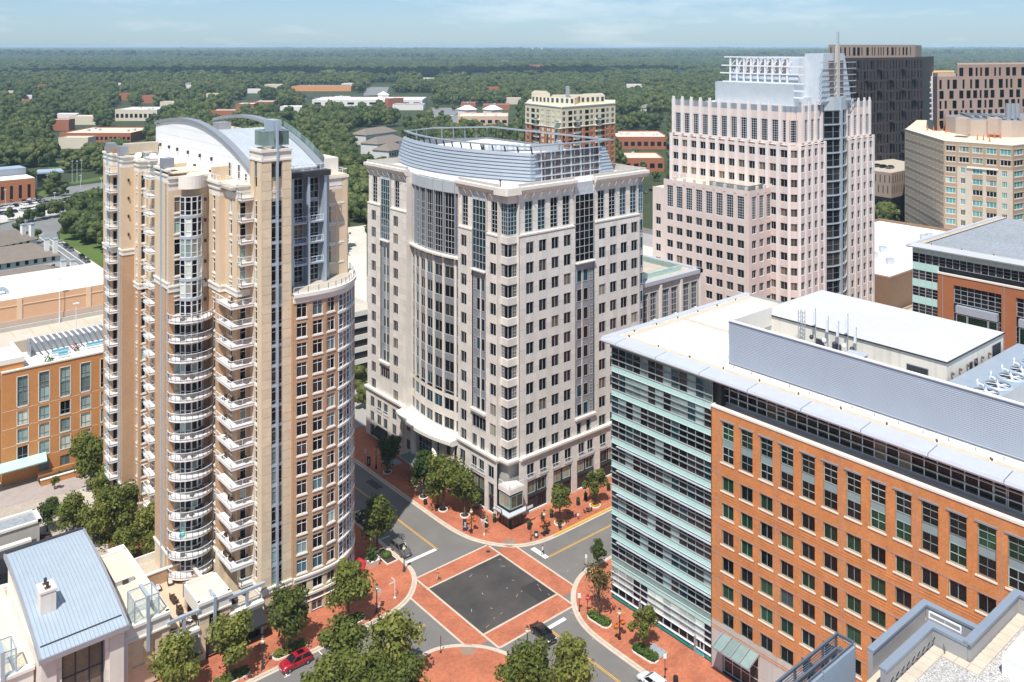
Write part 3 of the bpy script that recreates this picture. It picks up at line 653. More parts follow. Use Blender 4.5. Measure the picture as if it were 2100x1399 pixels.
# ---------------------------------------------------------------- left apartment tower with the white balconies
T=thing('apartment_tower','tall tan apartment tower with stacked white balconies and arched roof, left of the crossing','apartment building',(62,145,0))
W=Wins(T,300)
wl=MB(); tr=MB(); lam=MB()
apt=[(glass_dark,4),(glass_dim,3),(glass_pale,1.6),(glass_brown,1.4),(blind,.5)]
lev=[3.2+3.1*i for i in range(16)]; lev+= [lev[-1]+3.1+3.37*i for i in range(8)]     # floor levels; the stucco floors are higher
def rows(z0,z1): return [(z,(3.1 if z<49 else 3.37)) for z in lev if z0<=z<z1]
def bandwall(F,L_,z1,holes,zs=51.9,zb=9.4,low=sand):
    "sandstone foot, tan brick, stucco above zs, with cream bands where they meet"
    def sub(a,b): return [(h[0],h[1],max(h[2],a),min(h[3],b)) for h in holes if h[3]>a and h[2]<b]
    wl.wall(F,0,L_,.13,zb-.7,sub(.13,zb-.7),low,rev=.2); wl.wall(F,0,L_,zb,zs-1.1,sub(zb,zs-1.1),tanbrick,rev=.2); wl.wall(F,0,L_,zs,z1-2.2,sub(zs,z1-2.2),beige,rev=.2)
    for a,b in ((zb-.7,zb),(zs-1.1,zs)):
        tr.fbox(F,-.05,L_+.05,-.3,.12,a,b,cream); tr.fbox(F,-.1,L_+.1,-.3,.25,b-.28,b-.02,cream)
    wl.wall(F,0,L_,z1-2.2,z1,[],cream); tr.fbox(F,-.1,L_+.1,-.35,.22,z1-.35,z1,cream); tr.fbox(F,-.05,L_+.05,-.3,.14,z1-1.25,z1-1.05,stone_grey)
def wcol(F,s,w,z0,z1,h=2.0,cols=1,sill=True,gl=apt,fm=None,dz=.75,head=True):
    H=[]
    for z,fl in rows(z0,z1):
        hh=h+(fl-3.1); H.append((s,s+w,z+dz,z+dz+hh)); W.add(F,s,z+dz,w,hh,cols,3,fm or white_steel,pick(*gl),.07,hs=[.7] )
        if sill: tr.fbox(F,s-.12,s+w+.12,-.1,.1,z+dz-.24,z+dz-.02,cream)
        if head: tr.fbox(F,s-.08,s+w+.08,-.1,.05,z+dz+hh+.02,z+dz+hh+.17,cream)
    return H
def sconce(F,s,z0,z1):
    for z,fl in rows(z0,z1): lam.fbox(F,s-.14,s+.14,.02,.28,z+1.9,z+2.4,dark_metal)
BAL=[]
def balcony(kind,z,k):
    "slab and railing of one balcony"
    o=BAL_SRC.get(kind)
    return o
def mk_balcony(name,path,inner,floor_t=.28,h=1.05):
    "returns meshes for slab and railing relative to (path[0]) with z 0 at the floor"
    m=MB(); n=len(path)
    m.prism(path+inner,-floor_t,0,white_slab); out=offset(path,.07)
    m.loft([[(*p,-floor_t-.05),(*p,.1),(*q,.1),(*q,-floor_t-.05)] for p,q in zip(out,offset(path,-.05))],white_slab)
    r=MB()
    pin=offset(path,-.12)
    for a,b in zip(pin,pin[1:]): rail(r,a,b,.02,h,pk=.16)
    return m.mesh(name+'_slab'),r.mesh(name+'_railing')
def put_balcony(ms,z):
    s=put(ms[0],'balcony',T,(0,0,z)); child(ms[1],'railing',s); return s
# core volume
m=MB()
m.prism([(57.5,128.2),(62.1,128.2),(62.3,127.6),(68,127.3),(72,128.3),(75.5,131.5),(76.2,134),(76,165),(72,180),(49.3,180),(49.3,174.6),(49.9,171.5),(51.8,171.5),(53.4,168.3),(53.4,148.2),(48,148.2),(48,142.2),(54.5,142.2),(54.5,137.3),(55.4,137.3),(55.4,132.6),(57.6,132.6)],.2,50.5,darktanbrick,gravel_c)
m.prism([(57.5,128.2),(62.1,128.2),(62.1,132.9),(71.4,134.6),(75.6,134.2),(76,165),(72,180),(49.3,180),(49.3,174.6),(49.9,171.5),(51.8,171.5),(53.4,168.3),(53.4,148.2),(48,148.2),(48,142.2),(54.5,142.2),(54.5,137.3),(55.4,137.3),(55.4,132.6),(57.6,132.6)],50.4,68.0,beige,gravel_c)
m.obj('core',T)
# front pier (i)
F=FV(128.0,57.3); LP=4.9
def strip(F,s,w,z0,z1):
    W.add(F,s,z0,w,z1-z0,1,int((z1-z0)/3.1)*3,blue_metal,pick((glass_dark,1)),.08)
H=[(1.55,3.35,3.3,72)]
wl.wall(F,0,LP,.13,5.4,[(.9,4.2,.13,3.0)],sand,rev=.4); wl.wall(F,0,LP,6.3,72.2,H,sand,rev=.25,panel=(1.2,1.45),pm=beige); wl.wall(F,0,LP,72.2,74,[],cream)
for z,fl in rows(6,66):
    for s in (1.56,2.55): W.add(F,s,z+.1,.8,fl-.42,1,3,grey_metal,pick((glass_dark,4),(glass_dim,2),(glass_pale,1.4)),.06,hs=[.2,.74])
    tr.fbox(F,1.55,3.35,-.22,-.08,z-.3,z+.08,blue_metal)
for s in (1.58,2.52): W.add(F,s,69.6,.8,2.2,1,1,grey_metal,glass_dim,.06); tr.fbox(F,s,s+.8,-.5,-.3,66.6,69.5,beige); m=MB(); rail(m,F.p(s,-.05),F.p(s+.8,-.05),66.4,1.1); m.obj('railing',T)
m=MB(); m.fbox(F,2.3,2.62,-.1,.28,3.6,78.2,blue_metal); m.obj('mullion_fin',T)
F2=FU(57.3,132.4); H=[(1.55,2.6,7,72)]
wl.wall(F2,0,4.4,.13,5.4,[],sand); wl.wall(F2,0,4.4,6.3,72.2,H,beige,rev=.25); wl.wall(F2,0,4.4,72.2,74,[],cream)
for z,fl in rows(6,66): W.add(F2,1.6,z+.1,.95,fl-.45,1,3,white_steel,pick(*apt),.06,hs=[.25,.74]); tr.fbox(F2,1.55,2.6,-.2,-.02,z-.35,z+.08,cream)
W.add(F2,1.6,69.6,.95,2.2,1,1,grey_metal,glass_blue,.06)
for F_,l in ((F,LP),(F2,4.4)):
    for a,b,t in ((5.4,6.3,.12),(6.02,6.32,.26),(5.38,5.6,.22),(73.6,74,.2),(72.2,72.5,.12)): tr.fbox(F_,-.1,l+.1,-.3,t,a,b,cream)
m=MB(); m.box(57.3,62.2,128,132.6,73.7,73.9,gravel_c); m.box(62.0,62.2,128.2,132.6,50,74,beige); m.box(57.3,62.2,132.35,132.6,68,74,beige); m.obj('pier_roof',T)
t=T
m=MB()
for (x0,y0,x1,y1) in ((57.9,128.5,57.9,132),(57.9,128.5,59.6,128.5),(60.0,128.5,62,128.5),(62,128.5,62,132),(58,132,62,132)):
    n_=max(2,int(math.hypot(x1-x0,y1-y0)/.9))
    for i in range(n_): 
        a=(lerp(x0,x1,(i+.04)/n_),lerp(y0,y1,(i+.04)/n_)); b=(lerp(x0,x1,(i+.96)/n_),lerp(y0,y1,(i+.96)/n_)); m.bar((*a,75.6),(*b,75.6),.05,2.3,glass_pale)
    for z in (74.5,76.8): m.bar((x0,y0,z),(x1,y1,z),.1,.12,blue_metal)
m.obj('glass_screen',T); m=MB(); m.box(59.6,61.0,129.0,132.3,74,78.4,blue_metal); m.obj('lantern_core',T)
# h: wall faces between the pier and the next step
F=FV(132.4,55.16); H=[]
H+=wcol(F,.5,1.0,6,66,2.2,1,False,[(glass_dark,3),(glass_dim,2),(glass_pale,1)],dz=.15); bandwall(F,2.16,68.3,H)
F=FU(55.16,137.0); H=wcol(F,1.7,.95,4,66); bandwall(F,4.64,68.3,H); F_h=F
F=FV(137.0,54.2); bandwall(F,.98,68.3,[])
F=FU(54.2,141.8); H=wcol(F,2.0,1.0,4,66); bandwall(F,4.8,68.3,H)
# f: round bay
F=FV(141.8,47.8); H=wcol(F,3.15*0+.0+1.0,.0001,0,0)
H=wcol(F,.95,1.0,5,66,2.2,1,True,apt,dz=.5); sconce(F,5.9,6,64); bandwall(F,6.4,69.2,H,low=tanbrick)
cx,cy,rb=51.3,141.9,2.05; fac=[]
for i in range(5): a0=math.radians(200+i*28),; 
def arc(r,a0,a1,n): return [(cx+r*math.cos(math.radians(lerp(a0,a1,i/n))),cy+r*math.sin(math.radians(lerp(a0,a1,i/n)))) for i in range(n+1)]
A=arc(1.95,200,340,5)
for z,fl in rows(5,66):
    for a,b in zip(A,A[1:]):
        F3=Fc(a[0],a[1],math.atan2(b[1]-a[1],b[0]-a[0])); l=math.hypot(b[0]-a[0],b[1]-a[1]); W.add(F3,.02,z+.12,l-.04,fl-.42,1,3,white_steel,(blind_white if R.random()<.3 else pick((glass_dark,5),(glass_dim,2),(glass_pale,1))) if z>48 else pick((glass_dark,5),(glass_dim,3),(glass_pale,.7)),.07,t=0,hs=[.25,.72])
    mm=arc(2.05,197,343,8); tr.prism(mm,z-.3,z+.1,blue_metal if z>48 else darktanbrick)
mm=arc(2.15,195,345,10); tr.prism(mm,67.2,69.3,cream)
outer=arc(4.3,205,333,14); outer=[(max(p[0],47.75),p[1]) for p in outer]; outer=[(47.7,141.6),(47.6,140.9)]+[p for p in outer if 47.9<p[0]<54.6 and p[1]<140.4]+[(54.1,141.2)]
outer=smooth([(47.75,141.7),(47.6,140.6),(48.4,139.3),(50,138.4),(51.6,138.2),(53.1,138.7),(54.1,139.6),(54.2,140.4)],1)
ms=mk_balcony('round_balcony',outer,[(54.2,141.75)])
zr=[z for z in lev if 5<z<47]
for z in zr: put_balcony(ms,z)
# chevron balconies
path=[(53.75,141.6),(53.75,131.6),(57.2,131.6)]
path=[(53.7,136.9),(53.7,131.0),(57.25,131.0)]
ms=mk_balcony('corner_balcony',path,[(57.25,132.35),(55.2,132.4),(55.2,136.9)])
for z in [z for z in lev if 7.5<z<50]: put_balcony(ms,z)
ms=mk_balcony('small_balcony',[(55.3,132.3),(55.3,131.0),(57.25,131.0)],[(57.25,132.35)])
for z in [z for z in lev if z>50][:5]+[6.3]: put_balcony(ms,z)
# e: second pier
F=FU(47.8,148.3); H=[(4.9,5.6,4,68)]
bandwall(F,6.5,70.4,H,zs=52.4); W.add(F,4.92,9.6,.66,41.4,1,54,blue_metal,glass_pale,.05); W.add(F,4.92,52.4,.66,15.5,1,20,blue_metal,glass_dim,.05)
m=MB(); m.fbox(F,3.4,3.75,-.05,.28,4,70.6,blue_metal); m.fbox(F,3.3,5.2,-1.4,.3,70.5,72,grey_metal); m.obj('mullion_fin',T)
tr.box(47.8,53,141.9,148.2,69.6,69.8,gravel_c)
wl.wall(Fc(53,148.3,math.pi),0,5.2,0,70.4,[],beige)
# d: wall with side balconies
F=FU(53.05,168.4); H=wcol(F,2.3,.8,4,66,2.0); bandwall(F,20,68.9,H,zs=46.1)
ms=mk_balcony('side_balcony',[(53.0,165.9),(51.5,165.9),(51.5,162.6),(53.0,162.6)],[],h=1.05)
for z in lev[1:-2]: put_balcony(ms,z)
# c
F=FV(168.5,51.45); H=wcol(F,.42,.78,4,66,2.15,1); bandwall(F,1.6,68.9,H,zs=46.1,zb=5.6)
F=FU(51.45,171.3); H=wcol(F,1.2,.7,4,66,2.15,1); bandwall(F,2.8,68.9,H,zs=46.1,zb=5.6)
# b
F=FV(171.25,49.35); sconce(F,1.05,52,66); bandwall(F,2.1,69.6,[],zs=52.2,zb=8.6)
F=FU(49.35,174.6); H=[(2.2,2.75,9,68)]; bandwall(F,3.3,69.6,H,zs=52.2,zb=8.6); W.add(F,2.25,9.5,.45,41.5,1,26,blue_metal,glass_pale,.05); W.add(F,2.25,52.5,.45,15,1,10,blue_metal,glass_pale,.05)
m=MB(); m.fbox(F,1.2,1.6,-.05,.28,3,69.8,blue_metal); m.fbox(F,1.1,2.9,-1.2,.3,69.7,71.3,grey_metal); m.obj('mullion_fin',T)
# a
F=FV(174.5,48.5); H=[]
for z,fl in rows(4,64): H.append((.15,.8,z+.3,z+2.4)); W.add(F,.15,z+.3,.65,2.1,1,1,dark_metal,glass_dark,.05)
bandwall(F,.95,69.8,H,zs=52.2,zb=4.2)
F=FU(48.5,180.5); H=[(3.6,4.4,5,66)]; bandwall(F,6,69.8,H,zs=52.2,zb=4.2); W.add(F,3.62,5,.76,60,1,60,blue_metal,glass_pale,.06)
m=MB(); m.fbox(F,3.2,3.55,-.05,.28,4,70,blue_metal); m.fbox(F,2.6,4.4,-1.2,.3,69.9,71.6,grey_metal); m.obj('mullion_fin',T)
ms=mk_balcony('end_balcony',[(48.4,176.4),(47.7,176.4),(47.7,173.2),(49.3,173.2)],[(49.3,174.45),(48.5,174.45)])
for z in lev[0:-3]: put_balcony(ms,z)
# curved brick wing along the street
pth=smooth([(62.25,127.4),(66,127.0),(69.3,127.15),(71.6,128.0),(73.6,129.5),(75.2,131.3),(76.3,133.5),(76.8,136)],2)
def seg_at(path,s):
    for a,b in zip(path,path[1:]):
        l=math.hypot(b[0]-a[0],b[1]-a[1])
        if s<=l: return (a[0]+(b[0]-a[0])*s/l,a[1]+(b[1]-a[1])*s/l)
        s-=l
    return path[-1]
tot=sum(math.hypot(b[0]-a[0],b[1]-a[1]) for a,b in zip(pth,pth[1:]))
st=[0,.55,2.35,2.85,3.0,4.85,5.35,7.25,8.05]+[8.05+i*1.25 for i in range(1,9)]
P_=[seg_at(pth,s) for s in st]
wcols=[(.62,2.1),(3.3,4.8),(5.75,7.15)]
P_=[seg_at(pth,s) for s in (0,2.7,5.25,7.9)]; li=[0,2.7,5.25,7.9]
for k in range(3):
    a,b=P_[k],P_[k+1]; F=Fc(a[0],a[1],math.atan2(b[1]-a[1],b[0]-a[0])); L_=math.hypot(b[0]-a[0],b[1]-a[1]); q,e=wcols[k]; q-=li[k]; e-=li[k]; Hh=[]
    for z,fl in rows(3,49): Hh.append((q-.1,e+.1,z+.6,z+2.8)); W.add(F,q-.1,z+.6,e-q+.2,2.2,2,2,white_steel,pick((glass_dark,3),(glass_dim,3),(glass_blue,2),(glass_pale,1)),.055,hs=[.72]); tr.fbox(F,q-.2,e+.2,-.1,.12,z+.36,z+.58,cream)
    wl.wall(F,0,L_,.13,3.2,[(.25,L_-.2,.13,3.1)] ,sand,rev=.3); wl.wall(F,0,L_,3.2,6.4,Hh[:1],sand,rev=.22); wl.wall(F,0,L_,6.4,50,[h for h in Hh[1:]],tanbrick,rev=.22)
    W.add(F,.3,.2,L_-.6,1.9,2,2,white_steel,glass_brown,.09,hs=[.68]); 
    for j in range(9): tr.fbox(F,.3,L_-.25,-.15,-.03,2.15+j*.11,2.21+j*.11,grey_metal)
    tr.fbox(F,.25,L_-.2,-.2,-.16,2.05,3.15,grey_metal)
for k in range(7):
    a,b=seg_at(pth,8.0+k*1.12),seg_at(pth,8.0+(k+1)*1.12); F=Fc(a[0],a[1],math.atan2(b[1]-a[1],b[0]-a[0])); L_=math.hypot(b[0]-a[0],b[1]-a[1])
    for z,fl in rows(3,49): W.add(F,.01,z+.3,L_-.02,2.6,1,3,white_steel,pick((glass_blue,5),(glass_pale,2),(glass_dim,2)),.07,t=0,hs=[.25,.7])
    wl.fquad(F,-.02,L_+.02,.13,50,-.14,grey_metal)
    W.add(F,.01,.3,L_-.02,2.3,1,1,white_steel,glass_brown,.08,t=0)
gp=[p for p in pth]
sub=[seg_at(pth,7.85+i*.7) for i in range(13)]
for z,fl in rows(3,50): tr.loft([[(*p,z-.1),(*q,z-.1),(*q,z+.25),(*p,z+.25)] for p,q in zip(offset(sub,-.22),offset(sub,.2))],cream)
def ringband(z0,z1,pr): tr.loft([[(*p,z0),(*q,z0),(*q,z1),(*p,z1)] for p,q in zip(offset(pth,-pr),offset(pth,.4))],cream)
for a,b,c in ((49.6,51.0,.18),(50.5,51.05,.5),(5.5,6.4,.14),(6.1,6.42,.3),(3.0,3.35,.2),(2.0,2.1,.1)): ringband(a,b,c)
m=MB(); pp=offset(pth,-.15)
for a,b in zip(pp[::2],pp[2::2]): rail(m,a,b,51.0,1.05,pk=.3)
m.obj('terrace_railing',T)
m=MB(); m.poly([(*p,50.95) for p in pth]+[(76,140,50.95),(62.3,140,50.95)],concrete); m.obj('terrace_floor',T)
# recessed glass storeys above the wing
F=FV(133.0,62.2)
for k,(s,w_) in enumerate(((.2,1.3),(2.7,1.6),(5.6,1.6))):
    for z in (51.2,54.6,58.0,61.4,64.8): W.add(F,s,z,w_,2.9 if z<64 else 3.4,2,3,blue_metal,pick((glass_dark,3),(glass_brown,2)),.07,t=.1)
wl.fquad(F,0,9.3,50.9,69,0,grey_metal)
m=MB()
for s in (1.75,4.6,7.6): m.fbox(F,s,s+.42,0,1.5,51,68.6,blue_metal)
m.obj('vertical_fin',T)
for z in (54.3,57.7,61.1):
    m=MB(); m.fbox(F,0,7.8,0,1.3,z-.2,z,blue_metal); s_=m.obj('balcony',T)
    for a,b in ((.1,1.7),(2.3,4.5),(5.1,7.5)): m=MB(); rail(m,F.p(a,1.35),F.p(b,1.35),z,1.05,pk=.9); child(m.mesh('railing'),'railing',s_,(-s_.location[0]-62,-s_.location[1]-145,-s_.location[2]))
m=MB(); m.fbox(F,-.1,8.6,0,1.9,68.6,69.5,dark_metal); m.obj('eave',T)
F=FV(134.3,71.4); H=wcol(F,.75,1.2,51,66,2.6,1,True,apt,dz=.35); H+=wcol(F,2.4,1.1,51,66,2.6,1,True,apt,dz=.35)
wl.wall(F,0,4.4,51,65.6,[h for h in H if h[3]<65.6],beige,rev=.2); wl.wall(F,0,4.4,65.6,67.8,[],cream); tr.fbox(F,-.1,4.5,-.3,.2,67.4,67.8,cream)
wl.wall(FU(71.4,136.5),0,2.2,51,67.8,[],beige)
m=MB(); rail(m,(71.6,134.5),(75.7,134.5),67.8,1.0,pk=.3); rail(m,(75.7,134.5),(75.7,142),67.8,1.0,pk=.3); m.obj('railing',T)
m=MB(); m.box(71.9,75.4,137,142,67.9,70.6,cream); m.obj('stair_head',T)
m=MB(); m.poly([(71.4,134.3,67.85),(75.7,134.3,67.85),(75.7,150,67.85),(71.4,150,67.85)],gravel_c); m.obj('terrace_floor',T)
# awnings on the ground floor
for a,b,la in ((58.0,61.6,0),):
    m=MB(); m.poly([(a,127.9,3.6),(b,127.9,3.6),(b,126.2,2.3),(a,126.2,2.3)],black); m.poly([(a,126.2,2.3),(b,126.2,2.3),(b,126.2,2.0),(a,126.2,2.0)],black); m.poly([(a,127.9,3.6),(a,126.2,2.3),(a,127.9,2.3)],black); m.poly([(b,127.9,3.6),(b,126.2,2.3),(b,127.9,2.3)],black); m.obj('black_awning',T)
m=MB(); a,b=(73.9,129.3),(75.6,131.4); c,d=(76.9,130.2),(75.2,128.1); redm=mat('red_canvas',(.5,.02,.04),.7,var=.1); m.poly([(*a,3.3),(*b,3.3),(*c,2.5),(*d,2.5)],redm); m.poly([(*d,2.5),(*c,2.5),(*c,2.1),(*d,2.1)],redm); m.poly([(*a,3.3),(*d,2.5),(*d,2.1)],redm); m.obj('red_awning',T)
# arched roof
def arcz(v): 
    t=(v-134.5)/46; return 69.6+ (76.0-69.6)*(1-(1-min(t/.62,1.0))**2.0) - (1.6*((t-.62)/.38)**1.8 if t>.62 else 0)
vs_=[134.2+46.3*i/24 for i in range(25)]
rowsz=[68.0,69.7,71.3,72.9,74.5,76.2]
wpan=mat('white_panel',(.80,.80,.80),.55,var=.03,scale=.2)
for a,b in zip(rowsz,rowsz[1:]):
    m=MB(); pts=[(58.4,v,min(b,arcz(v))) for v in vs_ if arcz(v)>a+.02]
    if len(pts)<2: continue
    m.loft([[(58.4,p[1],a+.03),p,(58.9,p[1],p[2]),(58.9,p[1],a+.03)] for p in pts],wpan); m.obj('wall_panel',T)
for u0,u1 in ((58.1,59.3),(69.9,71.2)):
    m=MB(); m.loft([[(u0,v,arcz(v)+.02),(u0,v,arcz(v)+.62),(u1,v,arcz(v)+.62),(u1,v,arcz(v)+.02)] for v in vs_],grey_metal); m.obj('arched_fascia',T)
m=MB(); vv=[v for v in vs_ if v<152]; m.loft([[(59,v,arcz(v)),(59,v,arcz(v)+.3),(70.2,v,arcz(v)+.3),(70.2,v,arcz(v))] for v in vv],silver); roof=m.obj('metal_roof',T)
m=MB()
for i in range(1,16): 
    u=59.2+i*.7; m.loft([[(u,v,arcz(v)+.28),(u,v,arcz(v)+.4),(u+.06,v,arcz(v)+.4),(u+.06,v,arcz(v)+.28)] for v in vv],silver)
m.obj('roof_seam',T,kind='stuff')
m=MB(); m.box(59.3,70,152.3,179.8,69,72.6,concrete,gravel_c); m.box(61,69,154,166,72.6,73.3,stone_grey,gravel_c); m.box(65.5,68,166,169,72.6,75.2,grey_metal); m.cyl(63,172,72.6,75.5,1.3,grey_metal,14); m.obj('roof_well',T)
m=MB()
for i in range(8): m.box(69.7,69.95,153+i*3.2,155.4+i*3.2,73.2,74.0,cream)
m.obj('clerestory',T,kind='stuff')
F=FU(58.4,181)
for s,w_ in ((37.6,1.0),(41.4,1.0),(44.2,1.0)): W.add(F,s,68.2,w_,2.4 if s<44 else 1.2,1,2,white_steel,glass_dim,.07,t=.1)
m=MB()
for i,s in enumerate((3.5,8.5,13,18.6,24.5,30)): m.fbox(F,s,s+.3,0,.35,70.3-.05*i,70.9-.05*i,dark_metal); m.fbox(F,s+.9,s+1.2,0,.1,68.4,71.0-.3*i,cream)
m.obj('wall_fixture',T)
m=MB(); rail(m,(55.3,137),(55.3,132.6),68.3,1.0,pk=.25); rail(m,(54.4,141.6),(54.4,137.2),68.3,1.0,pk=.25); rail(m,(62.6,131.3),(70.8,131.6),69.6,1.0,pk=9); m.obj('roof_railing',T,kind='stuff')
m=MB(); m.box(54.3,58.4,132.5,141.7,67.5,67.9,concrete); m.box(54.6,57.2,140.6,141.6,67.9,70.3,beige); m.box(48.6,51.6,176,180.2,69,70.6,darktanbrick); m.box(52,58.2,178.5,180.3,69,71,concrete); m.obj('roof_block',T,kind='stuff')
m=MB()
for i in range(9): m.bar((71.35,150-i*1.7,arcz(150-i*1.7)+.5),(71.35,148.4-i*1.7,arcz(148.4-i*1.7)+.5),.06,2.2,glass_pale)
m.obj('glass_guard',T)
for nm,mm in (('brick_wall',wl),('trim',tr),('wall_lamp',lam)): mm.obj(nm,T,kind='stuff')
W.flush()
# rooftop bits
for i,(x,y,r_) in enumerate([(52.6,172.5,.75),(54.2,169.3,.8),(55.2,168,.65),(55.6,166.6,.65)]):
    t=thing('satellite_dish',['white satellite dish at the far end of the apartment tower roof','large white satellite dish tilted up beside the arched white wall','second white dish crowded beside the largest roof dish','small white dish nearest the arched white wall'][i],'dish',(x,y,68)); m=MB(); m.tube((0,0,0),(0,0,1.0),.07,grey_metal); child(m.mesh('mast'),'mast',t); m=MB()
    d=Vector((-.5,-.5,.7)).normalized(); a=d.orthogonal().normalized(); b=d.cross(a); c=Vector((0,0,1.2))
    m.loft([[tuple(c+d*q+ (a*math.cos(6.2832*k/12)+b*math.sin(6.2832*k/12))*rr) for k in range(12)] for q,rr in ((0,.08),(.06,r_*.55),(.2,r_),(.24,r_),(.1,r_*.5),(.05,.05))],white_steel); child(m.mesh('dish'),'dish',t)
roofp=[(53.8,166),(55.9,160),(56.6,158.6),(57.2,156),(56.9,153),(56.4,150),(56.6,147),(54.4,164.3),(52.6,150.5),(51.5,149)]
for i,(x,y) in enumerate(roofp):
    m=MB(); m.cyl(x,y,67.9,68.9+.25*(i%3),.16+.08*(i%2),white_steel,8); m.cyl(x,y,68.7+.25*(i%3),69.0+.25*(i%3),.3,white_steel if i%3 else dark_metal,8); tag(m.obj('roof_vent'),'stubby vent pipe on the cream roof below the arched white wall','vent','vents on the apartment tower roof')
# ---------------------------------------------------------------- brick and green glass office block on the right
T=thing('brick_office_block','long orange brick and pale green glass office block with white gravel roof, at the right','office building',(120,60,0))
W=Wins(T,300)
gw=MB(); br=MB(); tr=MB()
core=MB(); core.prism([(104.9,99),(104.9,78.9),(104.5,78.9),(104.5,10),(143,10),(143,99)],.1,37.4,dark_metal); core.prism([(105.2,99),(105.2,78),(106.6,78),(106.6,10),(143,10),(143,99)],37.4,42.3,dark_metal); core.obj('core',T)
FG=FU(104.5,99.1); L_=20.15; nb=13; bw_=L_/nb
teal=mat('spandrel_green',(.46,.70,.63),.18,var=.06,scale=.4,coat=.5); teal2=mat('panel_teal',(.0,.30,.26),.35,var=.08,scale=.5); teal3=mat('door_teal',(.04,.45,.48),.3,var=.05)
mull=mat('mullion_grey',(.30,.34,.35),.45,metal=.2,var=.05)
gr=[(glass_dark,4),(glass_dim,2.5),(glass_pale,1.6),(glass_teal,2)]
sp=[33.2-3.87*k for k in range(-1,8)]
sm=MB(); sm.box(0,bw_-.03,-.03,.06,.02,.98,teal); sme=sm.mesh('spandrel_panel')
cyc=[pick(*gr) for _ in range(40)]
for k,z in enumerate(sp):
    for i in range(nb):
        p=FG.p(i*bw_+.015,0); put(sme,'spandrel_panel',T,(p[0],p[1],z),FG.a)
        zl=z+1.02; h=(sp[k-1]-zl) if k else 41.1-zl
        W.add(FG,i*bw_,zl,bw_,h,1,3,mull,pick(*gr),.045,t=-.03,hs=[.36,.68])
    h=2.87
    for q in ((.36,.68) if k>=4 else (.36,.68)): tr.fbox(FG,-.15,L_,.05,.2,z+1+h*q-.02,z+1+h*q+.035,mull)
    if 3<=k<=7: tr.fbox(FG,1.3,L_,.05,.42,z-.3,z-.22,silver)
    tr.fbox(FG,-.1,L_,0,.12,z-.05,z+.03,silver); tr.fbox(FG,-.1,L_,0,.12,z+.98,z+1.06,silver)
for z in (5.35,6.2):
    for i in range(nb): p=FG.p(i*bw_+.015,0); o=put(sme,'spandrel_panel',T,(p[0],p[1],z),FG.a); o.scale=(1,1,.82)
for i in range(nb):
    dark=i in (3,4); 
    W.add(FG,i*bw_,2.55,bw_,2.8,1,3,silver,glass_dark if dark else (blind_white if i<12 else glass_dark),.06,t=-.03)
    if i in (4,5,11): W.add(FG,i*bw_+.1,.15,bw_-.2,2.3,2,1,white_steel,glass_dark,.1,t=-.1); gw.fbox(FG,i*bw_+.15,i*bw_+bw_-.15,-.05,.0,.2,.95,teal3); tr.fbox(FG,i*bw_-.18,i*bw_+.18,-.1,.2,.13,2.5,grey_metal)
    else:
        W.add(FG,i*bw_,1.15,bw_,1.35,1,1,silver,glass_dark,.06,t=-.03); gw.fbox(FG,i*bw_,i*bw_+bw_-.03,-.08,.0,.3,1.13,teal2); gw.fbox(FG,i*bw_,i*bw_+bw_,-.1,.02,.13,.3,dark_metal)
        if i%2==0: 
            m=MB(); c=FG.p(i*bw_+.8,.02); m.lathe(0,0,[(.26,0),(.26,.05),(.2,.06),(.2,.0)],mat('sign_cream',(.6,.55,.38),.6,var=0) if 'sign_cream' not in MATS else MATS['sign_cream'],14)
            o=m.obj('round_sign',T); o.rotation_euler=(0,-math.pi/2,0); b=base_of(T); o.location=(c[0]-b[0],c[1]-b[1],.95-b[2])
for z in (2.45,1.1): tr.fbox(FG,-.1,L_,0,.2,z-.04,z+.04,white_steel)
for q in (3.45,4.45): tr.fbox(FG,-.1,L_,.03,.2,z and q-.04,q+.04,silver)
# end wall facing away (glass return)
tr.box(104.5,140,99.0,99.1,.2,41,glass_pale)
# set-back top storey behind the brick
FT=FU(106.3,78.9); n=40; 
for i in range(n):
    if i in (6,24): W.add(FT,i*1.57,38.05,1.5,3.0,1,2,grey_metal,glass_green,.16,t=0)
    else: W.add(FT,i*1.57,38.05,1.57,3.1,1,3,silver,pick((glass_dark,6),(glass_dim,2),(glass_brown,.7)),.06,t=0)
for z in (39.1,40.1): tr.fbox(FT,0,n*1.57,.05,.3,z-.03,z+.04,silver)
tr.fquad(FT,0,n*1.57,37.4,38.1,0,grey_metal)
tr.box(104.2,106.3,15,78.9,37.55,37.6,paver)
# green strip under the eave
stripm=mat('eave_glass',(.10,.24,.2),.15,var=.1,scale=.5,coat=.4)
gw.fbox(FG,0,L_,-.02,.04,40.95,41.4,stripm); gw.fbox(FT,0,n*1.57,-.02,.04,41.0,41.4,stripm)
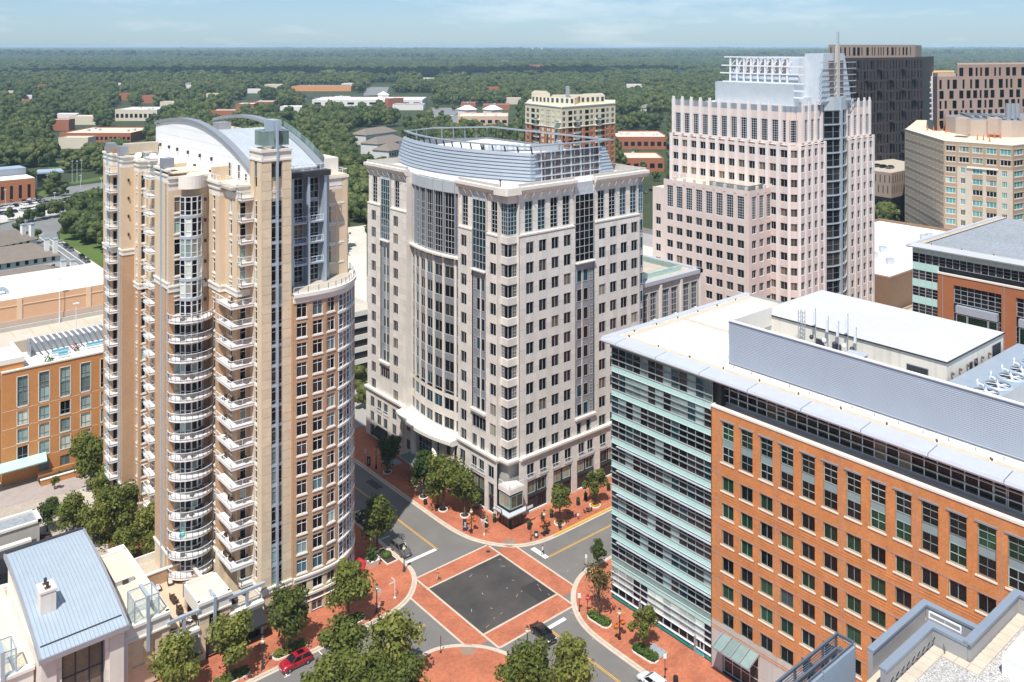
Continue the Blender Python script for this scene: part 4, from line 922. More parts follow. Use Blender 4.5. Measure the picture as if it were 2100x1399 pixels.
# brick facade
FB=FU(104.1,78.95); LB=68.0; H=[]
cols=[1.9+3.18*i for i in range(20)]
offl=mat('steel_lintel',(.25,.27,.30),.5,var=.05)
for i,s in enumerate(cols):
    H.append((s,s+2.0,30.3,36.2)); W.add(FB,s,30.3,2.0,2.25,2,2,glass_pale,pick((glass_green,2.5),(glass_dark,4)),.09,t=-.25); W.add(FB,s,33.55,2.0,2.65,2,3,glass_pale,pick((glass_green,2.5),(glass_dark,4)),.09,t=-.25)
    gw.fbox(FB,s,s+2.0,-.4,-.24,32.55,33.55,mat('spandrel_grey',(.23,.31,.32),.3,var=.08,coat=.3) if 'spandrel_grey' not in MATS else MATS['spandrel_grey'])
    tr.fbox(FB,s-.3,s+2.15,-.1,.1,36.2,36.42,offl); tr.fbox(FB,s-.24,s+2.15,-.1,.1,30.08,30.28,cream)
    for k in range(6):
        z=26.22-3.85*k; H.append((s,s+2.0,z,z+2.05)); W.add(FB,s,z,2.0,2.05,2,1,glass_pale,pick((glass_dark,6),(glass_green,2.6),(glass_teal,.6)),.08,t=-.25)
        if k<5: tr.fbox(FB,s-.24,s+2.15,-.1,.1,z-.2,z-.02,cream)
for k in range(6): z=26.22-3.85*k+2.12; br.fbox(FB,0,LB,-.05,.025,z,z+.09,grey_metal)
for k in range(6): 
    z=26.22-3.85*k; br.fbox(FB,.05,LB,-.05,.03,z-.75,z-.62,orangebrick); br.fbox(FB,.05,LB,-.05,.03,z-1.1,z-.97,orangebrick)
br.wall(FB,0,LB,7.05,37.75,H,orangebrick,rev=.3); br.wall(FB,0,LB,.13,7.05,[(2,8,.13,5.5)]+[h for h in H if h[3]<7.1],stone_grey,rev=.4,panel=(2.2,2.2),pm=stone_joint)
tr.fbox(FB,-.05,LB,-.6,.1,37.7,37.98,cream); br.box(104.1,106.2,78.9,79.0,37,38,cream); br.box(104.1,104.5,78.85,78.95,.13,37.7,orangebrick)
for s in (1.25,10.8,20.35,29.9,39.4,49): br.fbox(FB,s-.04,s+.04,-.05,.015,7,37.7,grey_metal)
W.add(FB,2.1,.3,5.8,5.1,4,3,silver,glass_dim,.1,t=-.3)
m=MB(); 
for i in range(4): m.poly([(104.1,76.7-i*1.5,5.9),(104.1,75.25-i*1.5,5.9),(101.6,75.25-i*1.5,5.0),(101.6,76.7-i*1.5,5.0)],glass_pale)
for i in range(5): m.bar((104.1,76.75-i*1.5,6.05),(101.4,76.75-i*1.5,5.1),.14,.25,grey_metal)
m.bar((101.5,77,5.0),(101.5,70.5,5.0),.15,.2,grey_metal); m.obj('glass_canopy',T,kind='stuff')
# eave and roof
y=100.4; first=True
while y>12:
    l=3.4 if first else 8.3; first=False
    m=MB(); a,b=y,y-l+.13; m.loft([[(103.35,q,41.75),(103.2,q,42.0),(103.35,q,42.35),(106.0,q,42.62),(106,q,41.4),(104.4,q,41.35)] for q in (a,b)],mat('eave_silver',(.62,.64,.68),.35,metal=.3,var=.05,scale=.6) if 'eave_silver' not in MATS else MATS['eave_silver']); m.obj('eave_panel',T); y-=l
m=MB(); m.box(103.6,143.4,99.3,100.5,41.6,42.55,MATS['eave_silver']); m.obj('end_eave',T)
m=MB(); m.box(106,143,11,99.3,41.9,42.40,gravel_w,gravel_w); m.obj('gravel_roof',T)
m=MB(); m.poly([(106.0,12,42.42),(107.4,12,42.42),(107.4,97.6,42.42),(106.0,99.2,42.42)],paver); m.poly([(106,99.2,42.42),(107.4,97.6,42.42),(143,97.6,42.42),(143,99.2,42.42)],paver); m.poly([(121,97.6,42.43),(122.2,97.6,42.43),(122.2,84,42.43),(121,84,42.43)],paver); m.obj('roof_edge_paving',T)
fx=MB(); fx.box(-.25,.25,-.3,.3,0,.06,cream); fx.cyl(-.1,0,.06,.34,.13,mat('rusty_lamp',(.18,.09,.06),.7),8); fx.cyl(.2,.15,.06,.3,.1,MATS['rusty_lamp'],8); fxm=fx.mesh('roof_lamp')
i=0
for x,y in [(106.9,97.4-6.2*i) for i in range(12)]+[(109.5+5.6*i,98.6) for i in range(6)]:
    o=put(fxm,'roof_lamp',None,(x,y,42.42),R.random()*.6); tag(o,'small rusty floodlight on the paved edge of the white gravel roof','roof light','floodlights along the white roof edge')
pm=MB(); pm.cyl(0,0,0,.4,.07,grey_metal,6); pmm=pm.mesh('roof_peg')
for i in range(16): o=put(pmm,'roof_peg',None,(108.2,78-3.1*i,42.4)); tag(o,'tiny grey peg in the gravel before the ribbed metal screen','roof peg','pegs along the ribbed screen')
# ribbed screen
scr=mat('ribbed_steel',(.50,.53,.58),.42,metal=.35,var=.04,scale=.3)
ns=26
for k in range(ns):
    z=42.75+k*6.2/ns; m=MB(); m.loft([[(109.2,q,z),(109.32,q,z+.17),(109.42,q,z+.17),(109.42,q,z)] for q in (79.6,20)],scr); m.obj('screen_rib',T)
m=MB(); m.box(109.05,109.45,20,79.7,48.95,49.12,white_steel); m.box(109.46,109.6,20,79.6,42.4,48.95,grey_metal); 
for y in range(24,80,5): m.box(109.6,111.0,y,y+.2,42.4,48.4,grey_metal)
m.box(109.3,120.4,79.5,79.7,46,48.9,cream); m.obj('screen_back',T)
# penthouse
pent=mat('penthouse_wall',(.68,.64,.56),.8,var=.06,scale=.3,dirt=.2)
m=MB(); m.box(120.4,139.2,52.6,82,42.3,47.45,pent); m.box(120.2,139.4,52.4,82.2,47.45,47.62,dark_metal); m.obj('penthouse',T)
m=MB(); m.poly([(120.3,52.5,47.64),(139.3,52.5,47.64),(139.3,82.1,47.64),(120.3,82.1,47.64)],mat('pale_gravel',(.52,.515,.51),.95,var=.07,scale=.1,fine=.16,fscale=6)); m.obj('penthouse_roof',T)
m=MB(); m.box(139.6,139.9,30,97,42.3,43.5,pent); m.box(139.5,140,30,97,43.5,43.6,grey_metal); m.obj('rear_parapet',T)
for x0,x1,z0,z1 in ((127.3,128.3,44.2,46),(129,130,44.3,46.1),(135,138,43.5,46.6)):
    m=MB(); m.box(x0,x1,52.5,52.62,z0,z1,grey_metal)
    for j in range(int((z1-z0)/.14)): m.box(x0+.06,x1-.06,52.42,52.5,z0+.06+j*.14,z0+.12+j*.14,dark_metal)
    m.obj('louvre',T)
for y0,y1 in ((72,70.5),(69.2,67.7),(58,55)):
    m=MB(); m.box(120.3,120.4,y1,y0,44.3,46,grey_metal)
    for j in range(11): m.box(120.24,120.3,y1+.05,y0-.05,44.36+j*.145,44.44+j*.145,dark_metal)
    m.obj('louvre',T)
for i in range(6): 
    m=MB(); x=121.6+2.4*i; m.box(x,x+.3,52.2,52.5,45.6,45.9,MATS['rusty_lamp']); m.obj('wall_lamp',T)
# cooling fans
t=thing('cooling_units','blue grey bank of cooling units with big round fans on the white roof','cooling unit',(127,48.6,42.4))
m=MB(); m.box(116.5,143,45.3,52.0,42.4,45.35,grey_metal,mat('unit_top',(.34,.39,.45),.5,metal=.2,var=.08)); m.obj('casing',t)
fan=MB(); fan.lathe(0,0,[(1.85,0),(1.85,.12),(1.6,.3),(1.5,.3),(1.5,.05)],blue_metal,20); fan.lathe(0,0,[(.01,.06),(1.51,.06)],dark_metal,20)
for i in range(6):
    a=i*math.pi/3; fan.poly([(.25*math.cos(a-.3),.25*math.sin(a-.3),.12),(1.3*math.cos(a-.12),1.3*math.sin(a-.12),.1),(1.3*math.cos(a+.3),1.3*math.sin(a+.3),.2),(.25*math.cos(a+.4),.25*math.sin(a+.4),.2)],silver)
for a in (0,1.57): fan.bar((1.4*math.cos(a),1.4*math.sin(a),.28),(-1.4*math.cos(a),-1.4*math.sin(a),.28),.1,.05,white_steel)
fan.cyl(0,0,.1,.36,.22,white_steel,8); fm=fan.mesh('fan')
hd=MB(); hd.tube((0,0,0),(0,0,.5),.12,white_steel); hd.tube((0,0,.5),(1.0,0,.5),.12,white_steel); hd.tube((1,0,.5),(1,0,0),.12,white_steel); hm=hd.mesh('handle')
for x in (119.2,122.9,127.3,131.0,135.2,139): put(fm,'fan',t,(x,47.1,45.36),.4); [setattr(q,'scale',(.75,.75,.6)) for q in (put(hm,'handle',t,(x-1,49.3,45.36),.3), put(hm,'handle',t,(x+1.9,48.2,45.36),1.3))]
# plant between screen and penthouse
t=thing('equipment_cabinet','grey metal cabinet with pipes beside the ribbed roof screen','cabinet',(114.5,62.5,42.4)); m=MB(); m.box(113.4,115.6,61.2,63.6,42.4,47.3,grey_metal); m.box(113.3,115.7,61.1,63.7,47.3,47.4,silver); m.obj('casing',t)
m=MB(); m.box(114,114.9,61.1,61.2,43,46.5,orangebrick); m.obj('open_door',t); m=MB(); m.tube((112.5,61.5,46.9),(112.5,55,46.9),.25,cream,8); m.tube((111.6,52,46.9),(111.6,47,46.9),.25,cream,8); m.obj('pipe',t)
t=thing('antenna_mast','lattice mast with antennas standing against the cream penthouse wall','mast',(118.6,73.2,42.4)); m=MB()
for dx,dy in ((-.35,-.35),(.35,-.35),(.35,.35),(-.35,.35)): m.tube((118.6+dx,73.2+dy,42.4),(118.6+dx,73.2+dy,50.2),.05,grey_metal,5)
for i in range(12):
    z=42.6+i*.64
    for a,b in (((-.35,-.35),(.35,-.35)),((.35,-.35),(.35,.35)),((.35,.35),(-.35,.35)),((-.35,.35),(-.35,-.35))): m.tube((118.6+a[0],73.2+a[1],z),(118.6+b[0],73.2+b[1],z+.3),.03,grey_metal,4)
m.obj('lattice',t)
for i,(x,y,h) in enumerate([(119.8,71.6,8.2),(119.9,69.6,7.4),(119.7,67.8,7.2),(119.8,66.4,8.6),(119.6,65,7)]):
    m=MB(); m.tube((x,y,43),(x,y,42.4+h),.06,grey_metal,5); m.box(x-.5,x-.25,y-.12,y+.12,42.4+h-2.2,42.4+h-.4,white_steel); m.tube((x,y,44.5),(x+.6,y,44.5),.05,dark_metal,5); m.sphere((x-.3,y+.5,46.2),.35,white_steel if i%2 else dark_metal,8,5); m.obj('antenna',t)
m=MB(); m.box(113,120,64.2,73,44.7,44.85,grey_metal); m.obj('deck',t)
for nm,mm in (('glazing_panel',gw),('brick_wall',br),('trim',tr)): mm.obj(nm,T,kind='stuff')
W.flush()
# ---------------------------------------------------------------- roof in the foreground, bottom right
T=thing('foreground_roof','grey metal edged roof with gravel and stone pavers in the near right corner','building',(50,18,0))
capm=mat('cap_metal',(.30,.345,.40),.45,metal=.35,var=.06,scale=.5); inm=mat('parapet_metal',(.36,.355,.36),.5,metal=.15,var=.05,scale=.6)
def capwall(path,z,zi,wd,name):
    m=MB(); q=offset(path,wd); rg=[]
    for p,r in zip(path,q): rg.append([(*p,z-1.2),(*p,z),(*r,z-.08),(*r,z-.16)])
    m.loft(rg,capm,closed=False,cap=False); m.obj(name+'_cap',T)
    m=MB(); q2=offset(path,wd-.05)
    for a,b in zip(q2,q2[1:]): m.poly([(*a,z-.1),(*b,z-.1),(*b,zi),(*a,zi)],inm)
    m.obj(name+'_face',T)
OP=[(30,22.1),(47.72,22.1),(47.72,19.3)]
def zig(p,z,wd): pass
m=MB(); z=60.0; wd=.36
def cap(m,x0,x1,y0,y1,z,t=.14,mt=capm): m.box(x0,x1,y0,y1,z-t,z,mt)
cap(m,41.7,47.72,21.75,22.1,60); cap(m,47.37,47.72,19.0,21.75,60); m.obj('outer_parapet_cap',T)
m=MB(); m.box(41.7,47.37,21.8,22.05,50,59.86,inm); m.box(47.42,47.7,19.1,21.8,50,59.86,inm); m.obj('outer_parapet',T)
m=MB(); cap(m,41,46.35,20.75,21.15,59.9); cap(m,45.95,46.35,19.05,20.75,59.9); cap(m,45.95,52.45,18.85,19.25,60.02); cap(m,52.05,52.45,10,18.85,60.02); m.obj('inner_parapet_cap',T)
m=MB(); m.box(41,46.0,20.8,21.05,50,59.76,inm); m.box(46,46.3,19.1,20.8,50,59.76,inm); m.box(46.1,52.1,18.95,19.2,50,59.88,inm); m.box(52.1,52.4,10,18.95,50,59.88,inm); m.obj('inner_parapet',T)
m=MB(); m.box(41,47.42,19.25,21.8,50,58.75,paver); m.obj('gutter_floor',T)
m=MB(); m.box(41,52.1,8,18.95,50,58.95,gravel_g); m.box(41,46,18.95,20.75,50,58.94,gravel_g); m.obj('gravel_bed',T)
pv=MB(); pv.box(.01,.59,.01,.59,0,.06,paver); pvm=pv.mesh('paver')
for i in range(8): put(pvm,'paver',T,(41.1+i*.6,20.1,58.94)); 
for i in range(3): put(pvm,'paver',T,(45.4,19.5-i*.6+.0,58.94))
for i in range(10): put(pvm,'paver',T,(46.0+i*.6,18.3,58.95))
for i in range(10): put(pvm,'paver',T,(51.4,17.7-i*.6,58.95))
for i in range(6): put(pvm,'paver',T,(47.1+i*.6,17.1-.0*i,58.95))
m=MB(); 
for i in range(5): m.bar((45.9,20.2,59.3),(45.6,20.0,59.1),.03,.03,dark_metal)
rail(m,(46.5,21.2),(46.5,19.6),59.9,.35,pk=9); m.obj('safety_rail',T)
m=MB(); m.box(46.4,51,13.5,17.6,58.95,59.9,white_slab); m.obj('white_unit',T); 
for i in range(9):
    m=MB(); x=41.4+i*.55; m.bar((x,20.72,59.2),(x,20.6,59.5),.04,.04,dark_metal); m.obj('clip',T)
# louvred plant enclosure
T2=thing('louvre_enclosure','dark blue grey louvred steel enclosure beside the gravel roof, bottom right','louvre screen',(38,24,55))
gap_shade=mat('gap_shade',(.02,.022,.026),.6); steel=mat('blue_steel',(.13,.16,.20),.5,metal=.3,var=.08)
m=MB(); m.bar((30,23.6,60),(41.5,23.6,60),.1,.14,steel); m.bar((41.5,23.6,60),(41.5,22.7,60),.1,.14,steel); m.bar((30,22.7,60),(41.5,22.7,60),.06,.1,steel); m.bar((30,23.35,59.55),(41,23.35,59.55),.12,.22,steel); m.bar((41,23.35,59.55),(41.2,22.8,59.55),.12,.2,steel)
for i in range(9): 
    x=31.4+i*1.25; m.bar((x,23.6,55),(x,23.6,60),.1,.1,steel); m.bar((x,23.35,56),(x,23.35,59.5),.12,.14,steel)
m.obj('frame',T2)
for j in range(12):
    z=59.75-j*.13; m=MB(); m.bar((30,23.6,z),(41.5,23.6,z),.03,.03,steel); m.obj('rail_bar',T2)
for j in range(24):
    z=59.85-j*.14; m=MB(); m.loft([[(x,22.58,z),(x,22.70,z+.075),(x,22.72,z+.075),(x,22.70,z-.01)] for x in (30,41.45)],capm); m.obj('louvre_slat',T2)
m=MB()
for x in (33.5,36,38.5,41.45): m.box(x-.03,x+.03,22.58,22.75,50,60.0,capm)
m.obj('louvre_post',T2); m=MB(); m.box(30,41.4,22.78,22.8,54,59.95,gap_shade); m.obj('gap_shade_sheet',T2)  # dark sheet added behind the slats, standing in for shade in their gaps
# ---------------------------------------------------------------- pink stone tower with the silver crown
T=thing('pink_tower','pink and white pinnacled office tower with silver trussed crown and spire, behind the white roof','office building',(222,145,0))
W=Wins(T,300,split=False); wl=MB(); pl=MB()
pkw=[(glass_dark,4),(glass_dim,3),(glass_brown,1.2)]
def pinkface(F,L_,cols,w,ztop,n,hi=True,z0=None,tall=(64.3,70.2),pil=True,pw=1.0,shoulder=63.6,set_=1.1):
    H=[]
    for s in cols:
        for k in range(n):
            z=shoulder-3.3-3.9*k
            if z<1: continue
            H.append((s,s+w,z,z+2.1)); W.add(F,s,z,w,2.1,2,1,silver,pick(*pkw),.08,t=-.25)
    wl.wall(F,0,L_,.13,shoulder,H,pinkstone,rev=.32)
    Ft=Fc(*F.p(0,-set_),F.a); H=[]
    for s in cols: H.append((s,s+w,*tall)); W.add(Ft,s,tall[0],w,tall[1]-tall[0],3,9,silver,glass_dim if R.random()<.5 else glass_dark,.11,t=-.25)
    wl.wall(Ft,0,L_,shoulder,72.4,H,pinkstone,rev=.32); wl.fbox(Ft,0,L_,-.5,-.05,72.4,74.0,grey_metal)
    wl.fbox(F,0,L_,-set_-.05,0,shoulder-.3,shoulder,pinkstone)
    if pil:
        g=cols[1]-cols[0]
        for s in [cols[0]-(g-w)/2]+[c+w+(g-w)/2 for c in cols]:
            if s<.3 or s>L_+.2: continue
            q=min(s,L_-.4)
            pl.fbox(F,q-pw/2,q+pw/2,-.1,.35,.13,shoulder+.5,whitestone); pl.fbox(F,q-pw/2,q+pw/2,-set_-.1,-set_+.4,shoulder+.5,74.3,whitestone); pl.fbox(F,q-pw/2+.12,q+pw/2-.12,-set_,-set_+.3,74.3,75.1,whitestone)
F=FU(205.6,171.0); c1=[1.2+3.32*i for i in range(12)]
pinkface(F,40.2,c1,2.15,74,16)
F=FV(128.6,207.5); pinkface(F,12.6,[.6,3.75,6.9,10.05],1.75,74,16,pw=.9)
F=FV(128.6,232.4); pinkface(F,14,[1.2,4.6,8.0,11.4],1.75,74,16,pw=.9)
# chamfered corner
a,b=(205.6,130.8),(207.5,128.6); F=Fc(*a,math.atan2(b[1]-a[1],b[0]-a[0])); H=[]
for k in range(16): z=60.3-3.9*k; H.append((.6,2.3,z,z+2.1)) if z>1 else 0; W.add(F,.6,z,1.7,2.1,2,1,silver,glass_brown,.08,t=-.25) if z>1 else 0
wl.wall(F,0,2.9,.13,63.6,H,pinkstone,rev=.3); Ft=Fc(*F.p(0,-1),F.a); W.add(Ft,.3,64.3,2.3,5.9,3,9,silver,glass_dark,.11,t=-.2); wl.wall(Ft,-.5,3.4,63.6,72.4,[(.3,2.6,64.3,70.2)],pinkstone)
wl.fbox(Ft,-.5,3.4,-.5,-.05,72.4,74,grey_metal)
for s in (.1,2.8): pl.fbox(F,s-.4,s+.4,-.1,.3,.13,64.2,whitestone)
core=MB(); core.prism([(206,170.6),(206,131),(207.8,129),(219.8,129),(220.4,131),(231.8,131),(232.4,129),(246,129),(246,170.6)],.1,63.5,stone_grey); core.prism([(207.2,169.6),(207.2,131.5),(208.6,130.2),(246,130.2),(246,169.6)],63.5,73,stone_grey,gravel_w); core.box(205.6,246.4,170.9,171,.1,63,pinkstone); core.obj('core',T)
# bowed dark glass shaft with bright sills
m=MB(); P_=[(220.2,129.2),(223,128.0),(226,127.5),(229,128.0),(232,129.2)]
for a,b in zip(P_,P_[1:]):
    F=Fc(*a,math.atan2(b[1]-a[1],b[0]-a[0])); l=math.hypot(b[0]-a[0],b[1]-a[1])
    for k in range(18):
        z=68.6-3.9*k
        if z<.5: continue
        W.add(F,.02,z,l-.04,3.5,1,2,grey_metal,pick((glass_dark,5),(glass_dim,2)),.08,t=0); m.fbox(F,0,l,-.1,.35,z-.3,z-.08,silver)
    m.fbox(F,0,l,-.5,.2,72.3,76,silver)
m.obj('shaft_sill',T,kind='stuff'); m=MB(); m.box(225.6,226.4,127.0,128,.13,76,blue_metal); m.obj('shaft_mullion',T)
# crown
m=MB(); m.box(213,238,134,160,73,79.6,silver); m.box(216,220.5,131.5,134,73,76,silver); m.obj('plant_room',T)
tr=MB(); z0,z1=79.6,86.9
def cr(k): return (214.5+2.2*k,134+.8*k,157-3.5*k)
m=MB(); a=cr(0);b=cr(1); m.loft([[(a[0]+.6,a[1],z0),(a[0]+.6,a[2],z0),(236,a[2],z0),(236,a[1],z0)],[(b[0]+.6,b[1],z1),(b[0]+.6,b[2],z1),(234,b[2],z1),(234,b[1],z1)]],silver); m.obj('crown_roof',T)
for i in range(7):
    for j in range(2):
        k0=.36+j*.3;k1=k0+.26; m=MB(); y0=138.0+i*2.35; p=cr(k0);q=cr(k1); m.poly([(p[0]+.45,y0,lerp(z0,z1,k0)),(p[0]+.45,y0+1.5,lerp(z0,z1,k0)),(q[0]+.45,y0+1.5,lerp(z0,z1,k1)),(q[0]+.45,y0,lerp(z0,z1,k1))],meshm); m.obj('mesh_panel',T)
for i in range(9):
    m=MB(); y=136.2+i*2.35; zl=73.5 if i<2 else z0; m.bar((213.4,y,zl),(213.6,y,z1),.42,.42,white_steel)
    for k in (.3,.65): p=cr(k); m.bar((213.5,y,lerp(z0,z1,k)),(p[0]+1,y+.7,lerp(z0,z1,k)+1.5),.12,.12,white_steel)
    m.obj('truss_post',T)
for k,y1 in ((-.5,141),(-.25,141),(.02,157.5),(.36,158.5),(.66,158),(1,157)):
    m=MB(); m.bar((213.4,131.0,lerp(z0,z1,k)),(213.4,y1,lerp(z0,z1,k)),.35,.35,white_steel); m.obj('truss_rail',T)
m=MB(); m.loft([[(218,128.6,74),(234,128.6,74),(234,136,74),(218,136,74)],[(220.5,129.4,88),(231.5,129.4,88),(231.5,135,88),(220.5,135,88)]],silver); m.box(222.8,224.2,128.4,129.6,72,86,meshm); m.box(227.8,229.2,128.4,129.6,72,86,meshm); m.obj('spire_base',T)
for i in range(7):
    z=75+i*1.75; m=MB(); m.bar((217-.0*i,128.4,z),(236,128.4,z),.2,.2,silver); m.obj('spire_rail',T)
m=MB(); m.box(225.5,226.7,128.0,128.9,72,90,stone_grey); m.box(225.7,226.5,128.1,128.7,90,94,silver); m.obj('spire',T)
# lower wing
F=FU(195.6,165.0); cw=[1.2+3.42*i for i in range(8)]; H=[]
def wingface(F,L_,cols,w):
    H=[]
    for s in cols:
        H.append((s,s+w,44.2,50.3)); W.add(F,s,44.2,w,6.1,3,9,silver,glass_dim if R.random()<.4 else glass_dark,.11,t=-.25)
        for k in range(11):
            z=40.4-3.9*k
            if z>1: H.append((s,s+w,z,z+2.15)); W.add(F,s,z,w,2.15,2,1,silver,pick(*pkw),.08,t=-.25)
    wl.wall(F,0,L_,.13,52.0,H,pinkstone,rev=.32)
    for s in cols: wl.fbox(F,s+w+.3,s+w+.95,-.5,.12,51,52.9,pinkstone)
wingface(F,28.9,cw,2.15); wingface(FV(136.1,195.6),11.2,[1.3,4.65,8.0],1.95)
m=MB(); m.prism([(195.9,164.8),(195.9,136.4),(206.4,136.4),(206.4,164.8)],.1,51.4,stone_grey,gravel_c); m.obj('wing_core',T)
m=MB(); rail(m,(197,137.2),(197,163),52.2,1.1,pk=9,mt=silver); m.box(197,197.1,137.2,150,51.5,53,glass_pale); m.box(197,204,137.2,137.3,51.5,53,glass_pale); m.obj('terrace_screen',T)
# narrow side of the wing with stepped windows, left end
F=FU(197.2,170.5); H=[]
for k in range(13): z=44-3.9*k; 
wl.wall(F,0,5.4,.13,49,[(1.2,3,z,z+2.1) for z in [42-3.9*k for k in range(11)] if z>1],pinkstone); 
for z in [42-3.9*k for k in range(11)]: W.add(F,1.2,z,1.8,2.1,2,1,silver,glass_dark,.08,t=-.2) if z>1 else 0
m=MB(); m.box(197.6,206,165,170.5,.1,48.8,stone_grey,gravel_c); m.obj('wing_core',T)
wl.obj('cladding',T,kind='stuff'); pl.obj('pilaster',T,kind='stuff'); W.flush()
# ---------------------------------------------------------------- low glazed wing between the towers
T=thing('low_glazed_wing','low stone wing with tall paired windows between the pale and the pink towers','office building',(158,140,0))
W=Wins(T); F=FV(131.5,146.6); wl=MB(); H=[]
for b in range(3):
    for q in (0,3.0): s=1.6+b*7.3+q; H.append((s,s+2.3,22,34.2)); W.add(F,s,22,2.3,12.2,4,9,silver,glass_dark,.12,t=-.3)
wl.wall(F,0,22.6,.13,36,H,stone_grey,rev=.4,panel=(2.6,2.2),pm=stone_joint)
for b in range(4): wl.fbox(F,.3+b*7.3,.9+b*7.3,0,.5,.13,35.6,stone); 
wl.obj('wall',T,kind='stuff')
m=MB(); m.box(146.7,169,132,156,.1,36.4,stone_grey,concrete); m.box(146.2,169.6,131.0,132.4,36.0,36.9,silver); m.box(168.6,169.6,131,156.3,36,36.9,silver); m.box(149,166,134.6,135,36.4,37.6,glass_pale); m.box(165.6,166,135,155,36.4,37.6,glass_pale); m.obj('roof',T)
for b in range(3): m=MB(); m.tube(F.p(4.6+b*7.3,0)+(28,),F.p(4.6+b*7.3,1.2)+(28.6,),.07,white_steel,6); m.box(F.p(4.6+b*7.3,1.2)[0]-.3,F.p(4.6+b*7.3,1.2)[0]+.3,F.p(0,1.6)[1],F.p(0,1.1)[1],28.5,28.7,white_steel); m.obj('wall_lamp',T)
W.flush()
# ---------------------------------------------------------------- second brick and glass block, far right
T=thing('far_brick_block','brick and green glass block with blue grey gravel roof, at the right edge','office building',(240,70,0))
W=Wins(T,split=False); F=FU(209.6,99.6); wl=MB(); m=MB(); m.prism([(210.2,99.4),(210.2,30),(262,30),(262,99.4)],.1,42.2,dark_metal,gravel_b); m.obj('core',T)
tealb=MATS['spandrel_green']
n=44
for i in range(n):
    s=i*1.57
    for z in ([38.2] if i>3 else [38.2,34.2,30.2,26.2,22.2,18.2]): W.add(F,s,z,1.57,2.3,1,3,silver,pick((glass_dark,5),(glass_dim,1)),.06,t=-.05)
    wl.fbox(F,s,s+1.54,-.05,.03,40.5,41.9,tealb)
    if i<4:
        for z in (36.5,32.5,28.5,24.5,20.5): wl.fbox(F,s,s+1.54,-.05,.03,z,z+1.7,tealb)
FB=FU(209.3,93.5); H=[]
for b in range(5):
    s=3.6+b*13.4; H.append((s,s+10.4,8,34.6)); W.add(FB,s,30.4,10.4,4.2,7,4,silver,pick((glass_dark,3),(glass_dim,1)),.1,t=-.5)
    wl.fbox(FB,s+.7,s+9.7,-.5,.5,28.4,30.1,blue_metal)
    for z in (23.8,17.6,11.4):
        for q,w_ in ((.8,2.4),(3.3,4.4),(7.8,1.9)): W.add(FB,s+q,z,w_,4.4,1,1,silver,pick((glass_green,5),(glass_dark,1)),.12,t=.3)
        wl.fbox(FB,s+.6,s+9.8,-.5,.25,z-.1,z+4.5,dark_metal); wl.fbox(FB,s-.2,s+10.6,-.1,.7,z-.9,z-.1,grey_metal); W.add(FB,s,z,.6,4.4,1,4,silver,glass_dark,.06,t=-.2); W.add(FB,s+9.8,z,.6,4.4,1,4,silver,glass_dark,.06,t=-.2)
wl.wall(FB,0,66,.13,36.6,H,redbrick if False else mat('rust_brick',(.36,.135,.055),.9,var=.1,scale=.3,fine=.1),rev=.5); wl.fbox(FB,0,66,-.4,.15,36.6,37,cream)
for b in range(6): wl.fbox(FB,1.1+b*13.4,1.25+b*13.4,-.05,.03,8,36.6,grey_metal)
m=MB(); m.loft([[(208.2,q,41.9),(208.1,q,42.2),(211,q,42.6),(211,q,41.7)] for q in (100.6,25)],MATS['eave_silver']); m.box(208.4,262,99.6,100.6,41.8,42.5,MATS['eave_silver']); m.obj('eave',T)
m=MB(); m.poly([(211,30,42.45),(212.4,30,42.45),(212.4,98,42.45),(211,99.5,42.45)],concrete); m.poly([(211,99.5,42.45),(212.4,98,42.45),(262,98,42.45),(262,99.5,42.45)],concrete); m.obj('roof_edge_paving',T)
m=MB(); m.box(232,234,55,72,42.2,50,blue_metal); m.obj('roof_screen',T)
wl.obj('facade_panel',T,kind='stuff'); W.flush()
for i in range(8): o=put(fxm,'roof_lamp',None,(211.8,96-7*i,42.46),.3); tag(o,'small rusty floodlight on the edge of the blue grey gravel roof','roof light','floodlights on the blue grey roof')
